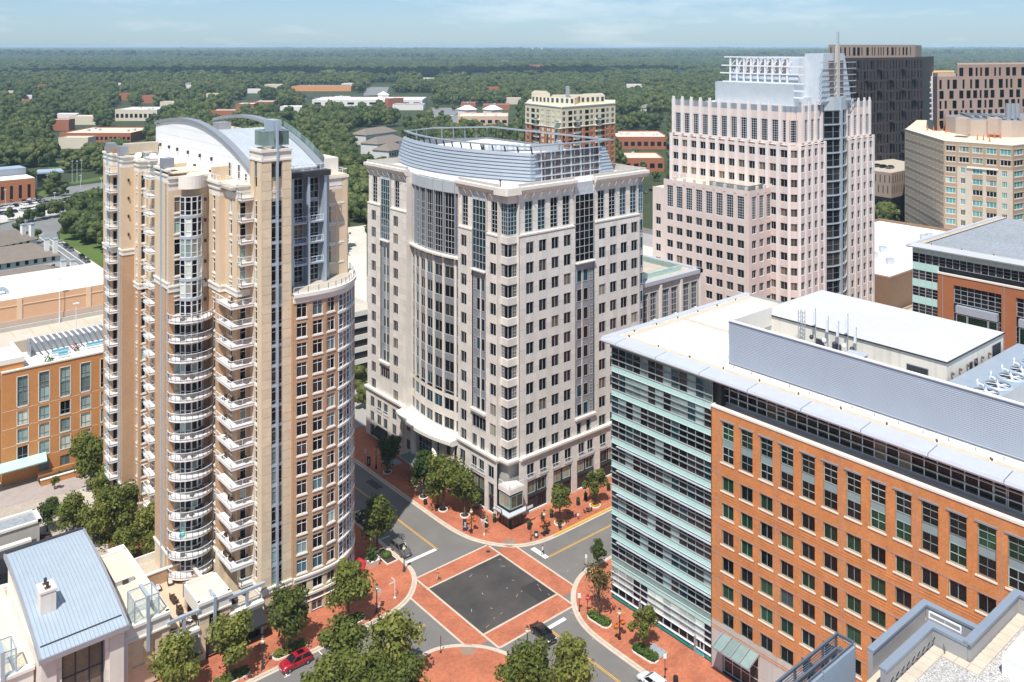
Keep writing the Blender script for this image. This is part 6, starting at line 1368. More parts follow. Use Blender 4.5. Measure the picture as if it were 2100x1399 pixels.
# ---------------------------------------------------------------- parking deck and store behind the hotel
T=thing('parking_deck','pale concrete rooftop parking deck with painted bays behind the hotel','parking deck',(50,240,0)); m=MB(); m.box(15,84,218,262,.1,15,concrete,concrete_deck); m.obj('deck',T); m=MB()
for i in range(11):
    x=34+i*4.4; m.poly([(x,255,15.03),(x+.14,255,15.03),(x+.14,261,15.03),(x,261,15.03)],orange_paint)
for i in range(4): y=226+i*3; m.poly([(46,y,15.03),(60,y,15.03),(60,y+.14,15.03),(46,y+.14,15.03)],orange_paint)
m.obj('bay_line',T,kind='stuff'); m=MB(); m.box(20,71,261.4,261.9,15,16.1,stone_grey); m.box(49,76,244,244.4,15,16.6,concrete); m.box(60.5,61,229,244,15,17,concrete); m.box(44,60.7,240.5,241,15,18.2,concrete); m.obj('ramp_wall',T); m=MB(); m.box(66,76,236,241,15,16,concrete); m.box(66.3,75.7,236.3,240.7,16,16.5,hedge); m.obj('planter',T)
def lamp_pole(x,y,z,h,label,group=None):
    t=thing('lamp_post',label,'lamp post',(x,y,z),group); m=MB(); m.tube((0,0,0),(0,0,h),.12,white_steel,6,.07); child(m.mesh('pole'),'pole',t); m=MB(); m.box(-.7,.7,-.25,.25,h-.1,h+.15,white_steel); child(m.mesh('lamp_head'),'lamp_head',t); return t
lamp_pole(*G(122,662,15),15,12,'tall white lamp post on the concrete ramp wall of the parking deck'); lamp_pole(*G(156,690,15),15,8.5,'white lamp post rising behind the hotel pergola')
T=thing('peach_store','long peach walled store with white roof beyond the parking deck','store',(55,272,0)); pw=mat('peach_wall',(.66,.40,.24),.9,var=.05,scale=.2); pl_=mat('peach_trim',(.72,.52,.36),.9,var=.04); lowm=mat('store_base',(.52,.40,.32),.9,var=.06)
m=MB(); m.box(14,73,262.2,284,.1,23.2,pw,membrane); m.obj('wall',T); m=MB()
for x in (14,31.5,49,66): m.box(x,x+1.2,262.0,262.2,17.6,23.2,pl_)
m.box(14,73,262.05,262.2,21.3,21.5,pl_); m.box(14,73,262.0,262.2,15,17.6,lowm); m.box(72,74.5,261.8,264,14,23.6,cream); m.box(74.5,90,263,284,.1,22.3,pw,membrane); m.obj('trim',T); m=MB(); m.box(14,73,283.6,284,23.2,24.6,white_slab); m.box(56,73,274,274.4,23.2,24.8,white_slab); m.box(72.8,73.2,262.5,284,23.2,25,white_slab); m.obj('parapet',T)
for i in range(3):
    t=thing('roof_duct',['pale curved duct at the left of the peach store roof','largest pale curved duct on the peach store roof','right hand pale curved duct on the peach store roof'][i],'duct',(40+i*3.2,269,23.2)); m=MB(); 
    for k in range(6): a0=math.pi*k/6;a1=math.pi*(k+1)/6; m.bar((1.6*math.cos(a0),0,1.6*math.sin(a0)),(1.6*math.cos(a1),0,1.6*math.sin(a1)),1.2,.9,blue_metal)
    child(m.mesh('elbow'),'elbow',t)
# ---------------------------------------------------------------- houses with grey brown hip roofs
shin=mat('shingle_roof',(.20,.165,.135),.9,var=.12,scale=.5); wh=mat('clapboard',(.62,.61,.58),.8,var=.05)
def house(x,y,a,lx,ly,h,rh,label,chim=2,cat='house'):
    t=thing('hip_roof_house',label,cat,(x,y,hill(x,y)),None,a); m=MB(); m.box(-lx/2,lx/2,-ly/2,ly/2,-1,h,wh); child(m.mesh('wall'),'wall',t); m=MB(); e=.8; r=lx/2-ly/2*.9
    b=[(-lx/2-e,-ly/2-e,h),(lx/2+e,-ly/2-e,h),(lx/2+e,ly/2+e,h),(-lx/2-e,ly/2+e,h)]; t1,t2=(-r,0,h+rh),(r,0,h+rh)
    m.poly([b[0],b[1],t2,t1],shin); m.poly([b[2],b[3],t1,t2],shin); m.poly([b[1],b[2],t2],shin); m.poly([b[3],b[0],t1],shin); m.poly(b[::-1],wh); ro=child(m.mesh('roof'),'roof',t)
    for i in range(chim): m=MB(); m.box(-.8,.8,-.8,.8,0,rh+1.6,white_slab); m.box(-.9,.9,-.9,.9,rh+1.6,rh+2.1,blue_metal); child(m.mesh('chimney'),'chimney',ro,(lx/2-1.5-i*2.6,-ly/2+1.5+i*2,h))
    wm=MB(); wm.box(-.6,.6,-.06,.06,0,1.6,glass_dark); wme=wm.mesh('window')
    for i in range(max(1,int(lx/3.2))):
        for z in (1.2,4.3):
            if z+1.8<h: child(wme,'window',t,(-lx/2+1.8+i*3.2,-ly/2-.03,z))
    return t
for i,(px,py,lx,ly,a) in enumerate([(38,578,34,20,.05),(26,528,30,18,.05),(5,497,22,14,.4)]):
    x,y=G(px,py,6); house(x,y,a,lx,ly,6.2,4.6,['grey brown hip roofed house with white chimneys, nearest behind the peach store','grey brown hip roofed house with white chimneys beside the road, second from the store','small hip roofed house at the left edge above the road bend'][i])
# ---------------------------------------------------------------- road, parking lot and grass at the upper left
poly('upper_road',[(83.5,300),(101,300),(101,448),(104,466),(112,480),(112,505),(60,478),(70,462),(83.5,452)],.02,lot_asphalt); poly('upper_road',[G(0,482),G(0,462),G(55,446),G(140,434),G(260,425),G(260,436),G(152,452),G(135,458),G(92,478),G(60,488)],.024,lot_asphalt)
poly('grass_verge',[(101.3,300),(150,300),(150,430),(125,470),(113,478),(104.5,462),(101.3,447)],.03,grassm); poly('grass_verge',[(70,300),(83,300),(83,440),(75,440)],.03,grassm)
m=MB()
def l2(u0,u1,v0,v1,mt): m.poly([(u0,v0,.05),(u1,v0,.05),(u1,v1,.05),(u0,v1,.05)],mt)
l2(91.3,91.8,300,465,orange_paint); l2(95.2,95.45,300,462,white_paint); l2(97.8,98.1,300,455,white_paint); l2(87.2,87.45,300,440,white_paint); l2(85,85.2,300,420,white_paint); l2(91,98,464.5,465.1,white_paint); m.obj('road_marking')['kind']='structure'
m=MB(); m.box(100.9,101.5,300,446,.02,.16,kerbm); m.box(83,83.5,300,450,.02,.16,kerbm); struct(m.obj('kerb'))
poly('parking_lot',[G(0,458),G(0,418),G(70,408),G(150,404),G(162,420),G(120,440),G(60,446)],.03,mat('lot_concrete',(.52,.49,.45),.9,var=.08,scale=.05)); poly('parking_road',[G(120,425),G(125,385),G(230,372),G(230,402),G(150,424)],.034,lot_asphalt); poly('parking_road',[G(0,424),G(0,413),G(90,405),G(150,400),G(150,408),G(80,417)],.038,lot_asphalt)
poly('grass_verge',[G(70,404),G(90,388),G(100,400),G(82,410)],.04,grassm); poly('grass_verge',[G(98,345),G(96,330),G(140,330),G(135,350)],.04,grassm); poly('grass_verge',[G(140,375),G(230,358),G(230,366),G(150,378)],.04,grassm)
poly('sandy_lot',[G(705,640),G(705,468),G(752,462),G(752,640)],.146,mat('sandy_concrete',(.58,.54,.47),.95,var=.12,scale=.06,fine=.06,fscale=.6))
T=thing('brick_school','long orange brick building with grey metal roof beside the full parking lot','building',(*G(40,400),0)); a=G(-20,420); b=G(72,410); F,L_=seg(a,b); m=MB(); n=(F.n,-F.c); bk=[(b[0]-n[0]*18,b[1]-n[1]*18),(a[0]-n[0]*18,a[1]-n[1]*18)]; m.prism([a,b]+bk,.1,13,ob,membrane); m.obj('wall',T); m=MB(); a2=(a[0]-n[0]*19,a[1]-n[1]*19); b2=(b[0]-n[0]*19,b[1]-n[1]*19); m.prism([a2,b2,(b2[0]-n[0]*14,b2[1]-n[1]*14),(a2[0]-n[0]*14,a2[1]-n[1]*14)],.1,17,grey_metal,blue_metal); o=m.obj('grey_hall',T)
for i in range(7): m=MB(); m.fbox(F,L_-4-i*4.6,L_-2.4-i*4.6,-.2,.06,2,9.5,glass_dark); m.obj('window',T)
m=MB(); c=G(76,384,0); d=G(124,381,0); F2,L2=seg(c,d); n=(F2.n,-F2.c); m.prism([c,d,(d[0]-n[0]*12,d[1]-n[1]*12),(c[0]-n[0]*12,c[1]-n[1]*12)],.1,8.5,dark_metal); m.prism([(c[0]+n[0]*2-1,c[1]+n[1]*2),(d[0]+n[0]*2+2,d[1]+n[1]*2),(d[0]-n[0]*14,d[1]-n[1]*14),(c[0]-n[0]*14,c[1]-n[1]*14)],8.5,9.5,blue_metal); m.obj('entrance_hall',T)
for i,p in enumerate([G(148,374),G(158,374),G(167,372)]): lamp_pole(*p,0,14,'bare white flagpole beside the lot entrance, %s of three'%['left','middle','right'][i])
for i,p in enumerate([G(11,418),G(97,385),G(165,386),G(208,392),G(133,445),G(112,425)]): lamp_pole(*p,0,8,'white parking lot lamp at the upper left','parking lot lamps')
# ---------------------------------------------------------------- garages and flat roofs between the towers
def slab_garage(name,label,pts,levels,z0,dz,mt,top,cat='parking garage'):
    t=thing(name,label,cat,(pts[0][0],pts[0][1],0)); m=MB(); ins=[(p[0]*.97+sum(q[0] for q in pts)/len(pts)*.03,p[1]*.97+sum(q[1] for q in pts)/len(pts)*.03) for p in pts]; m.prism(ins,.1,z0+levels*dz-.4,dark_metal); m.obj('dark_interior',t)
    for k in range(levels+1): m=MB(); m.prism(pts,z0+k*dz-1.3,z0+k*dz,mt,top); m.obj('deck_slab',t)
    return t
slab_garage('cream_garage','cream parking garage with long dark openings between the pale and the pink towers',[(176,196),(176,160),(196,160),(196,196)],6,3.5,3.3,mat('garage_cream',(.62,.54,.42),.9,var=.05),membrane)
slab_garage('white_garage','white parking garage with dark openings between the apartment and office towers',[(92,230),(92,205),(125,205),(125,230)],5,3.4,3.2,white_slab,concrete_deck)
poly('sandy_lot',[(200,175),(300,175),(300,300),(200,300)],.15,MATS['sandy_concrete'])
def flat(name,label,pts,z,wall,roof,cat='store',units=0,par=.8):
    z0=hill(*pts[0]); t=thing(name,label,cat,(pts[0][0],pts[0][1],z0)); m=MB(); m.prism([(p[0]-pts[0][0],p[1]-pts[0][1]) for p in pts],-2,z,wall,roof); child(m.mesh('wall'),'wall',t); cx=sum(p[0] for p in pts)/len(pts)-pts[0][0]; cy=sum(p[1] for p in pts)/len(pts)-pts[0][1]
    m=MB(); q=[(p[0]-pts[0][0],p[1]-pts[0][1]) for p in pts]; qi=[(cx+(p[0]-cx)*.97,cy+(p[1]-cy)*.97) for p in q]; 
    for i in range(len(q)): j=(i+1)%len(q); m.loft([[(*q[i],z-.05),(*q[i],z+par),(*qi[i],z+par),(*qi[i],z-.05)],[(*q[j],z-.05),(*q[j],z+par),(*qi[j],z+par),(*qi[j],z-.05)]],wall)
    child(m.mesh('parapet'),'parapet',t)
    if units:
        m=MB(); m.box(-1.6,1.6,-1.1,1.1,0,1.8,silver); um=m.mesh('roof_unit')
        for i in range(units): a=R.uniform(.15,.85); b=R.uniform(.2,.8); p=[lerp(lerp(q[0][k],q[1][k],a),lerp(q[3][k],q[2][k],a),b) for k in (0,1)]; child(um,'roof_unit',t,(p[0],p[1],z),.7)
    return t
flat('white_roof_store','low store with white roof and brown brick side, right of the pink tower',[(255,128),(340,128),(340,175),(255,175)],20,mat('umber_brick',(.26,.16,.10),.9,var=.08),membrane,'store',7)
flat('tan_wall','tan stepped garage wall with roof dishes, right of the pink tower',[(252,100),(330,100),(330,127),(252,127)],10,mat('tan_wall',(.45,.34,.24),.9,var=.06),concrete,'building',5)
# ---------------------------------------------------------------- trees
def crownmesh(name,seed,rad,h0,h1,n,size,mt,kind='round',lobes=9,inner=True,fi=.62):
    rr=random.Random(seed); m=MB(); L_=[]; hc=(h0+h1)/2; hh=(h1-h0)/2
    for i in range(lobes):
        a=rr.uniform(0,6.283); q=rr.uniform(.2,.86); t=rr.uniform(-.7,.8)
        wd={'round':(1-t*t)**.5,'cone':max(.15,.62-.5*t),'vase':.35+.55*(t+.65)/1.4}[kind]
        L_.append((q*rad*wd*math.cos(a),q*rad*wd*math.sin(a),hc+t*hh*.8,rad*rr.uniform(.24,.46)*(.8 if kind!='round' else 1)))
    L_.append((0,0,hc+hh*.45,rad*.45)); L_.append((0,0,hc-hh*.1,rad*.5))
    if inner:
        for x,y,z,r in L_: m.sphere((x,y,z),r*fi,mt,7,5,.95)
    for i in range(n):
        x,y,z,r=rr.choice(L_)
        d=Vector((rr.gauss(0,1),rr.gauss(0,1),rr.gauss(.15,1))).normalized(); q=r*rr.uniform(.72,1.12) if kind!='vase' else r*rr.uniform(.2,1.2)
        c=Vector((x,y,z))+d*q; 
        nrm=(d+Vector((rr.gauss(0,.55),rr.gauss(0,.55),rr.gauss(.25,.55)))).normalized(); a=nrm.orthogonal().normalized(); b=nrm.cross(a); an=rr.uniform(0,6.28); a,b=a*math.cos(an)+b*math.sin(an),b*math.cos(an)-a*math.sin(an); s=size*rr.uniform(.55,1.25)
        m.poly([tuple(c+a*s*.5),tuple(c+b*s*.36+a*.06*s),tuple(c-a*s*.55),tuple(c-b*s*.36)],mt)
    return m.mesh(name)
def trunkmesh(name,seed,rad,h0,h1,r0,kind='round'):
    rr=random.Random(seed); m=MB(); hc=(h0+h1)/2
    m.tube((0,0,0),(0,0,h0+.3),r0*1.15,bark,7,r0*.8); m.tube((0,0,h0+.3),(.15,0,hc+.5),r0*.8,bark,6,r0*.3)
    for i in range(7 if kind!='vase' else 12):
        a=6.283*i/7+rr.uniform(-.3,.3); z=h0+rr.uniform(-.1,.6)*(hc-h0); q=rad*rr.uniform(.4,.7); t=rr.uniform(.3,.7)*(h1-h0)
        m.tube((0,0,z),(q*.45*math.cos(a),q*.45*math.sin(a),z+t*.55),r0*.42,bark,5,r0*.26); m.tube((q*.45*math.cos(a),q*.45*math.sin(a),z+t*.55),(q*math.cos(a),q*math.sin(a),z+t),r0*.26,bark,4,r0*.08)
    return m.mesh(name)
STREET=[]
for i in range(4): STREET.append((trunkmesh('trunk',i,3.3,2.3,8,.17),crownmesh('crown',20+i,3.3,2.0,8.4,2700,.46,leaf_near,'round',17,True,.5)))
VASE=(trunkmesh('trunk',9,3,2.0,7.6,.14,'vase'),crownmesh('crown',31,3.1,2.6,7.6,800,.36,leaf_sparse,'vase',16,False))
SMALL=(trunkmesh('trunk',8,1.9,1.6,5.6,.12),crownmesh('crown',33,1.9,1.5,5.8,1600,.34,leaf_near,'round',11,True,.5))
CONE=(trunkmesh('trunk',7,2.0,1.2,7,.12),crownmesh('crown',35,2.1,1.0,7.2,2200,.36,leaf_dark,'cone',12))
DARK=(trunkmesh('trunk',6,3.2,2,9,.2),crownmesh('crown',37,3.4,1.0,9,2500,.48,leaf_dark,'round',16,True,.52))
def tree(src,x,y,z,rot,sc,label,group=None,name='street_tree'):
    t=thing(name,label,'tree',(x,y,z),group,rot); t.scale=(sc,sc,sc); child(src[0],'trunk',t); child(src[1],'crown',t); return t
# far woodland: 300 nearest as single trees, the rest one mass
FAR=[crownmesh('woodland_tree',50+i,5.6,.5,12.5,300,1.3,leaf_far,'round' if i<3 else 'cone',14,True,.92) for i in range(4)]
clear=[]
def clearpx(pts): clear.append([G(*p) for p in pts])
for c in ([(-20,470),(-20,398),(60,392),(165,395),(260,405),(260,362),(120,352),(60,345),(-30,345),(-30,470),(20,700),(90,700),(150,560),(225,545),(225,500),(150,470),(115,455),(60,480)],[(-60,560),(-60,395),(155,395),(155,432),(130,470),(100,480),(130,560)],[(140,440),(140,385),(260,370),(260,425)]):
    clearpx(c)
for r in ([(100,322),(310,322),(310,262),(100,262)],[(225,266),(335,266),(335,222),(225,222)],[(590,206),(730,206),(730,178),(590,178)],[(620,236),(890,236),(890,192),(620,192)],[(790,258),(960,268),(960,216),(790,216)],[(920,280),(1065,280),(1065,218),(920,218)],[(720,360),(835,360),(835,262),(720,262)],[(1262,420),(1380,420),(1380,268),(1262,268)],[(470,240),(575,240),(575,206),(470,206)],[(1270,262),(1380,262),(1380,236),(1270,236)],[(690,640),(755,640),(755,462),(690,462)],[(740,200),(800,200),(830,172),(760,172)],[(100,360),(135,360),(140,330),(95,330)]): clearpx(r)
SPOT=[(60,206,24),(22,199,26),(46,222,22),(132,247,30),(172,256,34),(118,268,24),(386,184,24),(432,204,30),(302,212,26),(520,192,30),(562,184,40),(462,246,36),(600,230,34),(1052,214,30),(1012,192,30),(880,168,40),(1032,128,80),(1100,141,70),(1390,153,50),(150,305,26),(255,206,22),(700,208,26),(345,222,24),(85,188,26),(1300,182,40),(980,158,46),(640,158,44),(240,180,26)]
for px,py,w_ in SPOT: s=w_*1798/(90*1798/(py-95))*.6; clearpx([(px-s,py+2+(py-95)*.13),(px+s,py+2+(py-95)*.13),(px+s*.9,py-(py-95)*.06),(px-s*.9,py-(py-95)*.06)])
def inpoly(x,y,P):
    c=False; j=len(P)-1
    for i in range(len(P)):
        if (P[i][1]>y)!=(P[j][1]>y) and x<(P[j][0]-P[i][0])*(y-P[i][1])/(P[j][1]-P[i][1])+P[i][0]: c=not c
        j=i
    return c
def blocked(x,y,D):
    if y<298 and x<345: return True
    if D<620 and y<330 and x<480: return True
    if 81<x<103 and y<452: return True
    if 20<x<84 and y<440: return True
    if D<5200:
        for P in clear:
            if inpoly(x,y,P): return True
    return False
pts=[]; rr=random.Random(11)
D=360.0
while D<15000:
    sp=9.6 if D<900 else 12.5 if D<2200 else 21 if D<5500 else 46
    k=1.12 if D<900 else 1.35 if D<2200 else 2.0 if D<5500 else 4.0
    half=.62*D+20; X=-half
    while X<half:
        x_=X+rr.uniform(-.5,.5)*sp; d=D+rr.uniform(-.5,.5)*sp; x=x_*SU[0]+d*SU[1]; y=x_*SV[0]+d*SV[1]
        if not blocked(x,y,d) and rr.random()<.93:
            s=k*rr.uniform(.72,1.3); pts.append((d,x,y,hill(x,y)-.4*s,s,rr.uniform(0,6.28),rr.choice((0,0,1,1,2,2,3)) ,s*rr.uniform(.85,1.2)*(.8 if k>1.5 else 1)))
        X+=sp
    D+=sp
pts.sort(key=lambda p:p[0]); srcobj=[]
for i,(d,x,y,z,s,r,k,sz) in enumerate(pts[:300]):
    o=put(FAR[k],'woodland_tree',None,(x,y,z),r); o.scale=(s,s,sz); tag(o,['full green woodland tree','broad green woodland tree','lumpy olive green woodland tree','narrow upright woodland tree'][k]+' in the near edge of the woods beyond the towers','tree','woodland edge trees, '+['full','broad','lumpy','narrow'][k])
    if k not in [q for q,_ in srcobj]: srcobj.append((k,o))
src=dict(srcobj)
me=bpy.data.meshes.new('woodland'); rest=pts[300:]; me.from_pydata([(p[1],p[2],p[3]) for p in rest],[],[])
for nm,ty,vals in (('rot','FLOAT',[p[5] for p in rest]),('sxy','FLOAT',[p[4] for p in rest]),('sz','FLOAT',[p[7] for p in rest]),('idx','INT',[p[6] for p in rest])):
    at=me.attributes.new(nm,ty,'POINT'); at.data.foreach_set('value',vals)
wood=bpy.data.objects.new('woodland',me); COL.objects.link(wood); wood['kind']='stuff'
ng=bpy.data.node_groups.new('woodland','GeometryNodeTree'); ng.interface.new_socket('Geometry',in_out='INPUT',socket_type='NodeSocketGeometry'); ng.interface.new_socket('Geometry',in_out='OUTPUT',socket_type='NodeSocketGeometry')
n=ng.nodes; l=ng.links; gi=n.new('NodeGroupInput'); go=n.new('NodeGroupOutput'); iop=n.new('GeometryNodeInstanceOnPoints'); g2i=n.new('GeometryNodeGeometryToInstance')
for k in (3,2,1,0):
    oi=n.new('GeometryNodeObjectInfo'); oi.inputs['Object'].default_value=src[k]; oi.transform_space='ORIGINAL'
    l.new(oi.outputs['Geometry'],g2i.inputs[0])
def na(nm,ty): q=n.new('GeometryNodeInputNamedAttribute'); q.data_type=ty; q.inputs['Name'].default_value=nm; return q.outputs['Attribute']
cx=n.new('ShaderNodeCombineXYZ'); l.new(na('rot','FLOAT'),cx.inputs['Z']); cs=n.new('ShaderNodeCombineXYZ'); sx=na('sxy','FLOAT'); l.new(sx,cs.inputs['X']); l.new(sx,cs.inputs['Y']); l.new(na('sz','FLOAT'),cs.inputs['Z'])
iop.inputs['Pick Instance'].default_value=True; l.new(gi.outputs[0],iop.inputs['Points']); l.new(g2i.outputs[0],iop.inputs['Instance']); l.new(na('idx','INT'),iop.inputs['Instance Index']); l.new(cx.outputs[0],iop.inputs['Rotation']); l.new(cs.outputs[0],iop.inputs['Scale']); l.new(iop.outputs[0],go.inputs[0])
wood.modifiers.new('scatter','NODES').node_group=ng
# ---------------------------------------------------------------- buildings among the woods
def fb(px0,px1,pyb,depth,h,name,label,cat,wall,roof,units=4,yaw=None,wins=0):
    a=G(px0,pyb); b=G(px1,pyb); F,L_=seg(a,b); n=(F.n,-F.c); t=flat(name,label,[a,b,(b[0]-n[0]*depth,b[1]-n[1]*depth),(a[0]-n[0]*depth,a[1]-n[1]*depth)],h,wall,roof,cat,units)
    if wins:
        m=MB(); m.box(0,L_/wins*.6,-.15,.05,0,h*.35,glass_dark); wm=m.mesh('window')
        for i in range(wins):
            o=put(wm,'window',t,(*F.p((i+.2)*L_/wins,.05),hill(*a)+h*.3),F.a)
    return t
whit=mat('store_white',(.70,.66,.60),.85,var=.05); rb=mat('far_brick',(.36,.13,.07),.9,var=.06); cre=mat('far_cream',(.62,.54,.42),.85,var=.05); tanroof=mat('far_tan_roof',(.66,.55,.42),.9,var=.08,scale=.05); slate=mat('far_slate',(.19,.19,.21),.8,var=.08)
for i,(px,py,w_) in enumerate(SPOT):
    s=w_*(py-95)/90/2; fb(px-s,px+s,py,w_*.55,7+(i%3)*2,'far_building',['pale flat roofed building','cream low building','brick building with pale roof'][i%3]+' scattered in the woods','building',(whit,cre,rb)[i%3],(membrane,tanroof,membrane)[i%3],0).__setitem__('group','scattered far buildings, '+['pale','cream','brick'][i%3])
fb(122,268,292,60,8,'brick_office','long low red brick office with cream flat roof in the trees at the left','office',rb,tanroof,5,wins=16)
fb(236,322,248,45,13,'cream_office','cream two storey office with white flat roof in the trees at the upper left','office',cre,membrane,4,wins=9)
fb(598,720,188,60,9,'orange_store','long store with an orange band and dark roof before the distant woods','store',mat('store_orange',(.62,.28,.10),.85,var=.05),slate,5)
t=fb(640,866,218,70,9,'white_store','long white store with small pyramid towers, beyond the apartment tower roof','store',whit,membrane,6,wins=10)
m=MB(); a=G(786,214); m.box(a[0]-6,a[0]+6,a[1]-6,a[1]+6,hill(*a),15,whit); m.loft([[(a[0]-7,a[1]-7,15),(a[0]+7,a[1]-7,15),(a[0]+7,a[1]+7,15),(a[0]-7,a[1]+7,15)],[(a[0]-.2,a[1]-.2,20),(a[0]+.2,a[1]-.2,20),(a[0]+.2,a[1]+.2,20),(a[0]-.2,a[1]+.2,20)]],membrane); m.obj('pyramid_tower',t); m=MB(); a=G(812,219); m.box(a[0]-16,a[0]+10,a[1]-5,a[1]+5,0,13,rb); m.obj('brick_entrance',t)
fb(805,868,226,30,7,'slate_store','low grey roofed shop below the long white store','store',whit,slate,2)
fb(700,722,181,30,8,'brick_shop','small pale store at the right of the orange banded store','store',cre,membrane,2)
t=fb(938,1042,258,50,10,'arched_store','cream and brick store with white gable pavilions, left of the brick apartments','store',mat('pale_brick',(.58,.40,.30),.9,var=.06),tanroof,4,wins=7)
for px in (958,1010): a=G(px,248); m=MB(); m.box(a[0]-8,a[0]+8,a[1]-8,a[1]+8,0,14,whit); m.loft([[(a[0]-9,a[1]-9,14),(a[0]+9,a[1]-9,14),(a[0]+9,a[1]+9,14),(a[0]-9,a[1]+9,14)],[(a[0]-3,a[1]-.3,19),(a[0]+3,a[1]-.3,19),(a[0]+3,a[1]+.3,19),(a[0]-3,a[1]+.3,19)]],membrane); m.obj('gable_pavilion',t)
for i,(a,b,c) in enumerate(((945,975,222),(990,1045,226),(483,520,224),(520,560,219))): fb(a,b,c,28,7,'small_shop',['small brick shop with grey roof left of the brick apartments','wide brick shop with grey roof beside the arched store','small red restaurant between trees at the upper left','white roofed restaurant between trees at the upper left'][i],'shop',rb,slate if i<2 else membrane,1)
fb(1264,1372,306,55,10,'strip_store','long cream roofed store with brick fronts, right of the brick apartments','store',rb,tanroof,8,wins=8)
fb(1264,1362,352,35,9,'brick_arcade','brick arcade with white arches below the cream roofed store','store',rb,tanroof,3,wins=6)
for i,(px,py,lx,ly,a,h) in enumerate([(788,312,40,18,.35,9),(768,292,44,18,.3,9),(800,326,24,16,.35,8),(30,216,26,14,.2,7),(45,226,20,12,.5,7),(1312,216,44,18,.2,8),(1330,232,40,18,.4,8),(390,182,26,14,.2,7),(1388,150,40,20,.2,8),(225,238,18,12,.1,6),(40,250,22,14,.4,6),(305,200,22,14,.6,6)]):
    x,y=G(px,py); house(x,y,a,lx,ly,h,5,['white apartment house with grey brown roof, nearest beyond the silver screen','long white apartment house with grey brown roof at the back of its group','small white gabled house in front of the white apartment houses','far pale house among trees at the upper left','second far pale house among trees at the upper left','grey roofed houses behind the brick apartments, upper','grey roofed house behind the brick apartments, lower','tiny grey roofed house deep in the woods','white house deep in the woods left of the silver crown','small pale house left of the cream office','small pale house at the left edge of the woods','small pale house in the woods above the red brick office'][i],0)
poly('parking_lot',[G(880,250),G(880,222),G(960,222),G(960,255)],.6,lot_asphalt); poly('woodland_road',[G(745,198),G(752,174),G(800,174),G(792,196)],1.2,lot_asphalt)
# distant pale specks on the horizon
for i,(px,D) in enumerate([(1013,12000),(1035,12500),(1105,13000),(1125,13200),(1213,12000),(1542,13000),(1092,7000),(1111,7300)]):
    x,y=GD(px,D); m=MB(); z=hill(x,y); 
    if i<6: m.box(-60-10*i,60+10*i,-20,20,z-5,z+46,whit)
    else: m.cyl(0,0,z,z+66,3,whit,8); m.sphere((0,0,z+62),9,whit,8,5)
    o=m.obj('distant_building' if i<6 else 'water_tower',None); o.location=(x,y,0); tag(o,['white speck of a building on the horizon, leftmost','white speck of a building on the horizon, second from left','pale long building on the horizon over the silver screen','pale building on the horizon right of the long one','white speck on the horizon over the brick apartments','white speck on the horizon left of the silver crown','white water tower in the far woods, left one','white water tower in the far woods, right one'][i],'building' if i<6 else 'water tower')
# ---------------------------------------------------------------- clouds above the woods, haze
cloudm=mat('cloud',(.85,.86,.88),1,var=.03,spec=0)
rr=random.Random(4)
def cloud(D,px,w,d,n):
    k=1600/math.tan(EL); cx_,cy_=GD(px,D); ox,oy=cx_-math.cos(AZ)*1600/math.tan(EL),cy_-math.sin(AZ)*1600/math.tan(EL)
    m=MB()
    for i in range(n):
        a=rr.uniform(-1,1)*w; b=rr.uniform(-1,1)*d; r=rr.uniform(.18,.4)*min(w,d)+60
        m.sphere((ox+a*SU[0]+b*SU[1],oy+a*SV[0]+b*SV[1],1600+rr.uniform(-20,80)),r,cloudm,10,6,.45)
    o=m.obj('cloud',smooth=True); o['kind']='stuff'
cloud(2650,640,820,200,60); cloud(2450,880,500,110,22); cloud(2800,1250,460,160,24); cloud(4600,900,1300,120,16); cloud(7500,1500,2200,300,16)
m=MB(); m.box(-16000,16000,-16000,16000,-2,100,None)
hz=bpy.data.materials.new('haze'); hz.use_nodes=True; t=hz.node_tree; t.nodes.remove(t.nodes['Principled BSDF']); pv_=t.nodes.new('ShaderNodeVolumePrincipled'); pv_.inputs['Density'].default_value=7.5e-5; pv_.inputs['Color'].default_value=(.58,.82,1.0,1); pv_.inputs['Anisotropy'].default_value=-.2; t.links.new(pv_.outputs[0],t.nodes['Material Output'].inputs['Volume'])
m.ms=[hz]; o=m.obj('haze'); o['kind']='stuff'
# ---------------------------------------------------------------- street trees and planting
PZ=.135
def ringplanter(x,y,r,label,flowers=False):
    t=thing('tree_planter',label,'planter',(x,y,PZ)); m=MB(); m.lathe(0,0,[(r,0),(r,.22),(r-.16,.22),(r-.16,.05)],cream,22); child(m.mesh('kerb_ring'),'kerb_ring',t); m=MB(); m.poly([((r-.16)*math.cos(6.283*i/20),(r-.16)*math.sin(6.283*i/20),.1) for i in range(20)],soil); child(m.mesh('soil'),'soil',t)
    if flowers:
        m=MB()
        for k in range(420):
            a=R.uniform(0,6.283); q=(r-.22)*math.sqrt(R.random()); c=(q*math.cos(a),q*math.sin(a),.12+R.uniform(0,.28)); mt=flower_yellow if q>(r-.55) else pick((flower_red,4),(hedge,1),(flower_orange,1)); s=.1
            m.poly([(c[0]-s,c[1],c[2]),(c[0],c[1]-s,c[2]+.04),(c[0]+s,c[1],c[2]+.02),(c[0],c[1]+s,c[2]-.02)],mt)
        child(m.mesh('flowers'),'flowers',t)
    return t
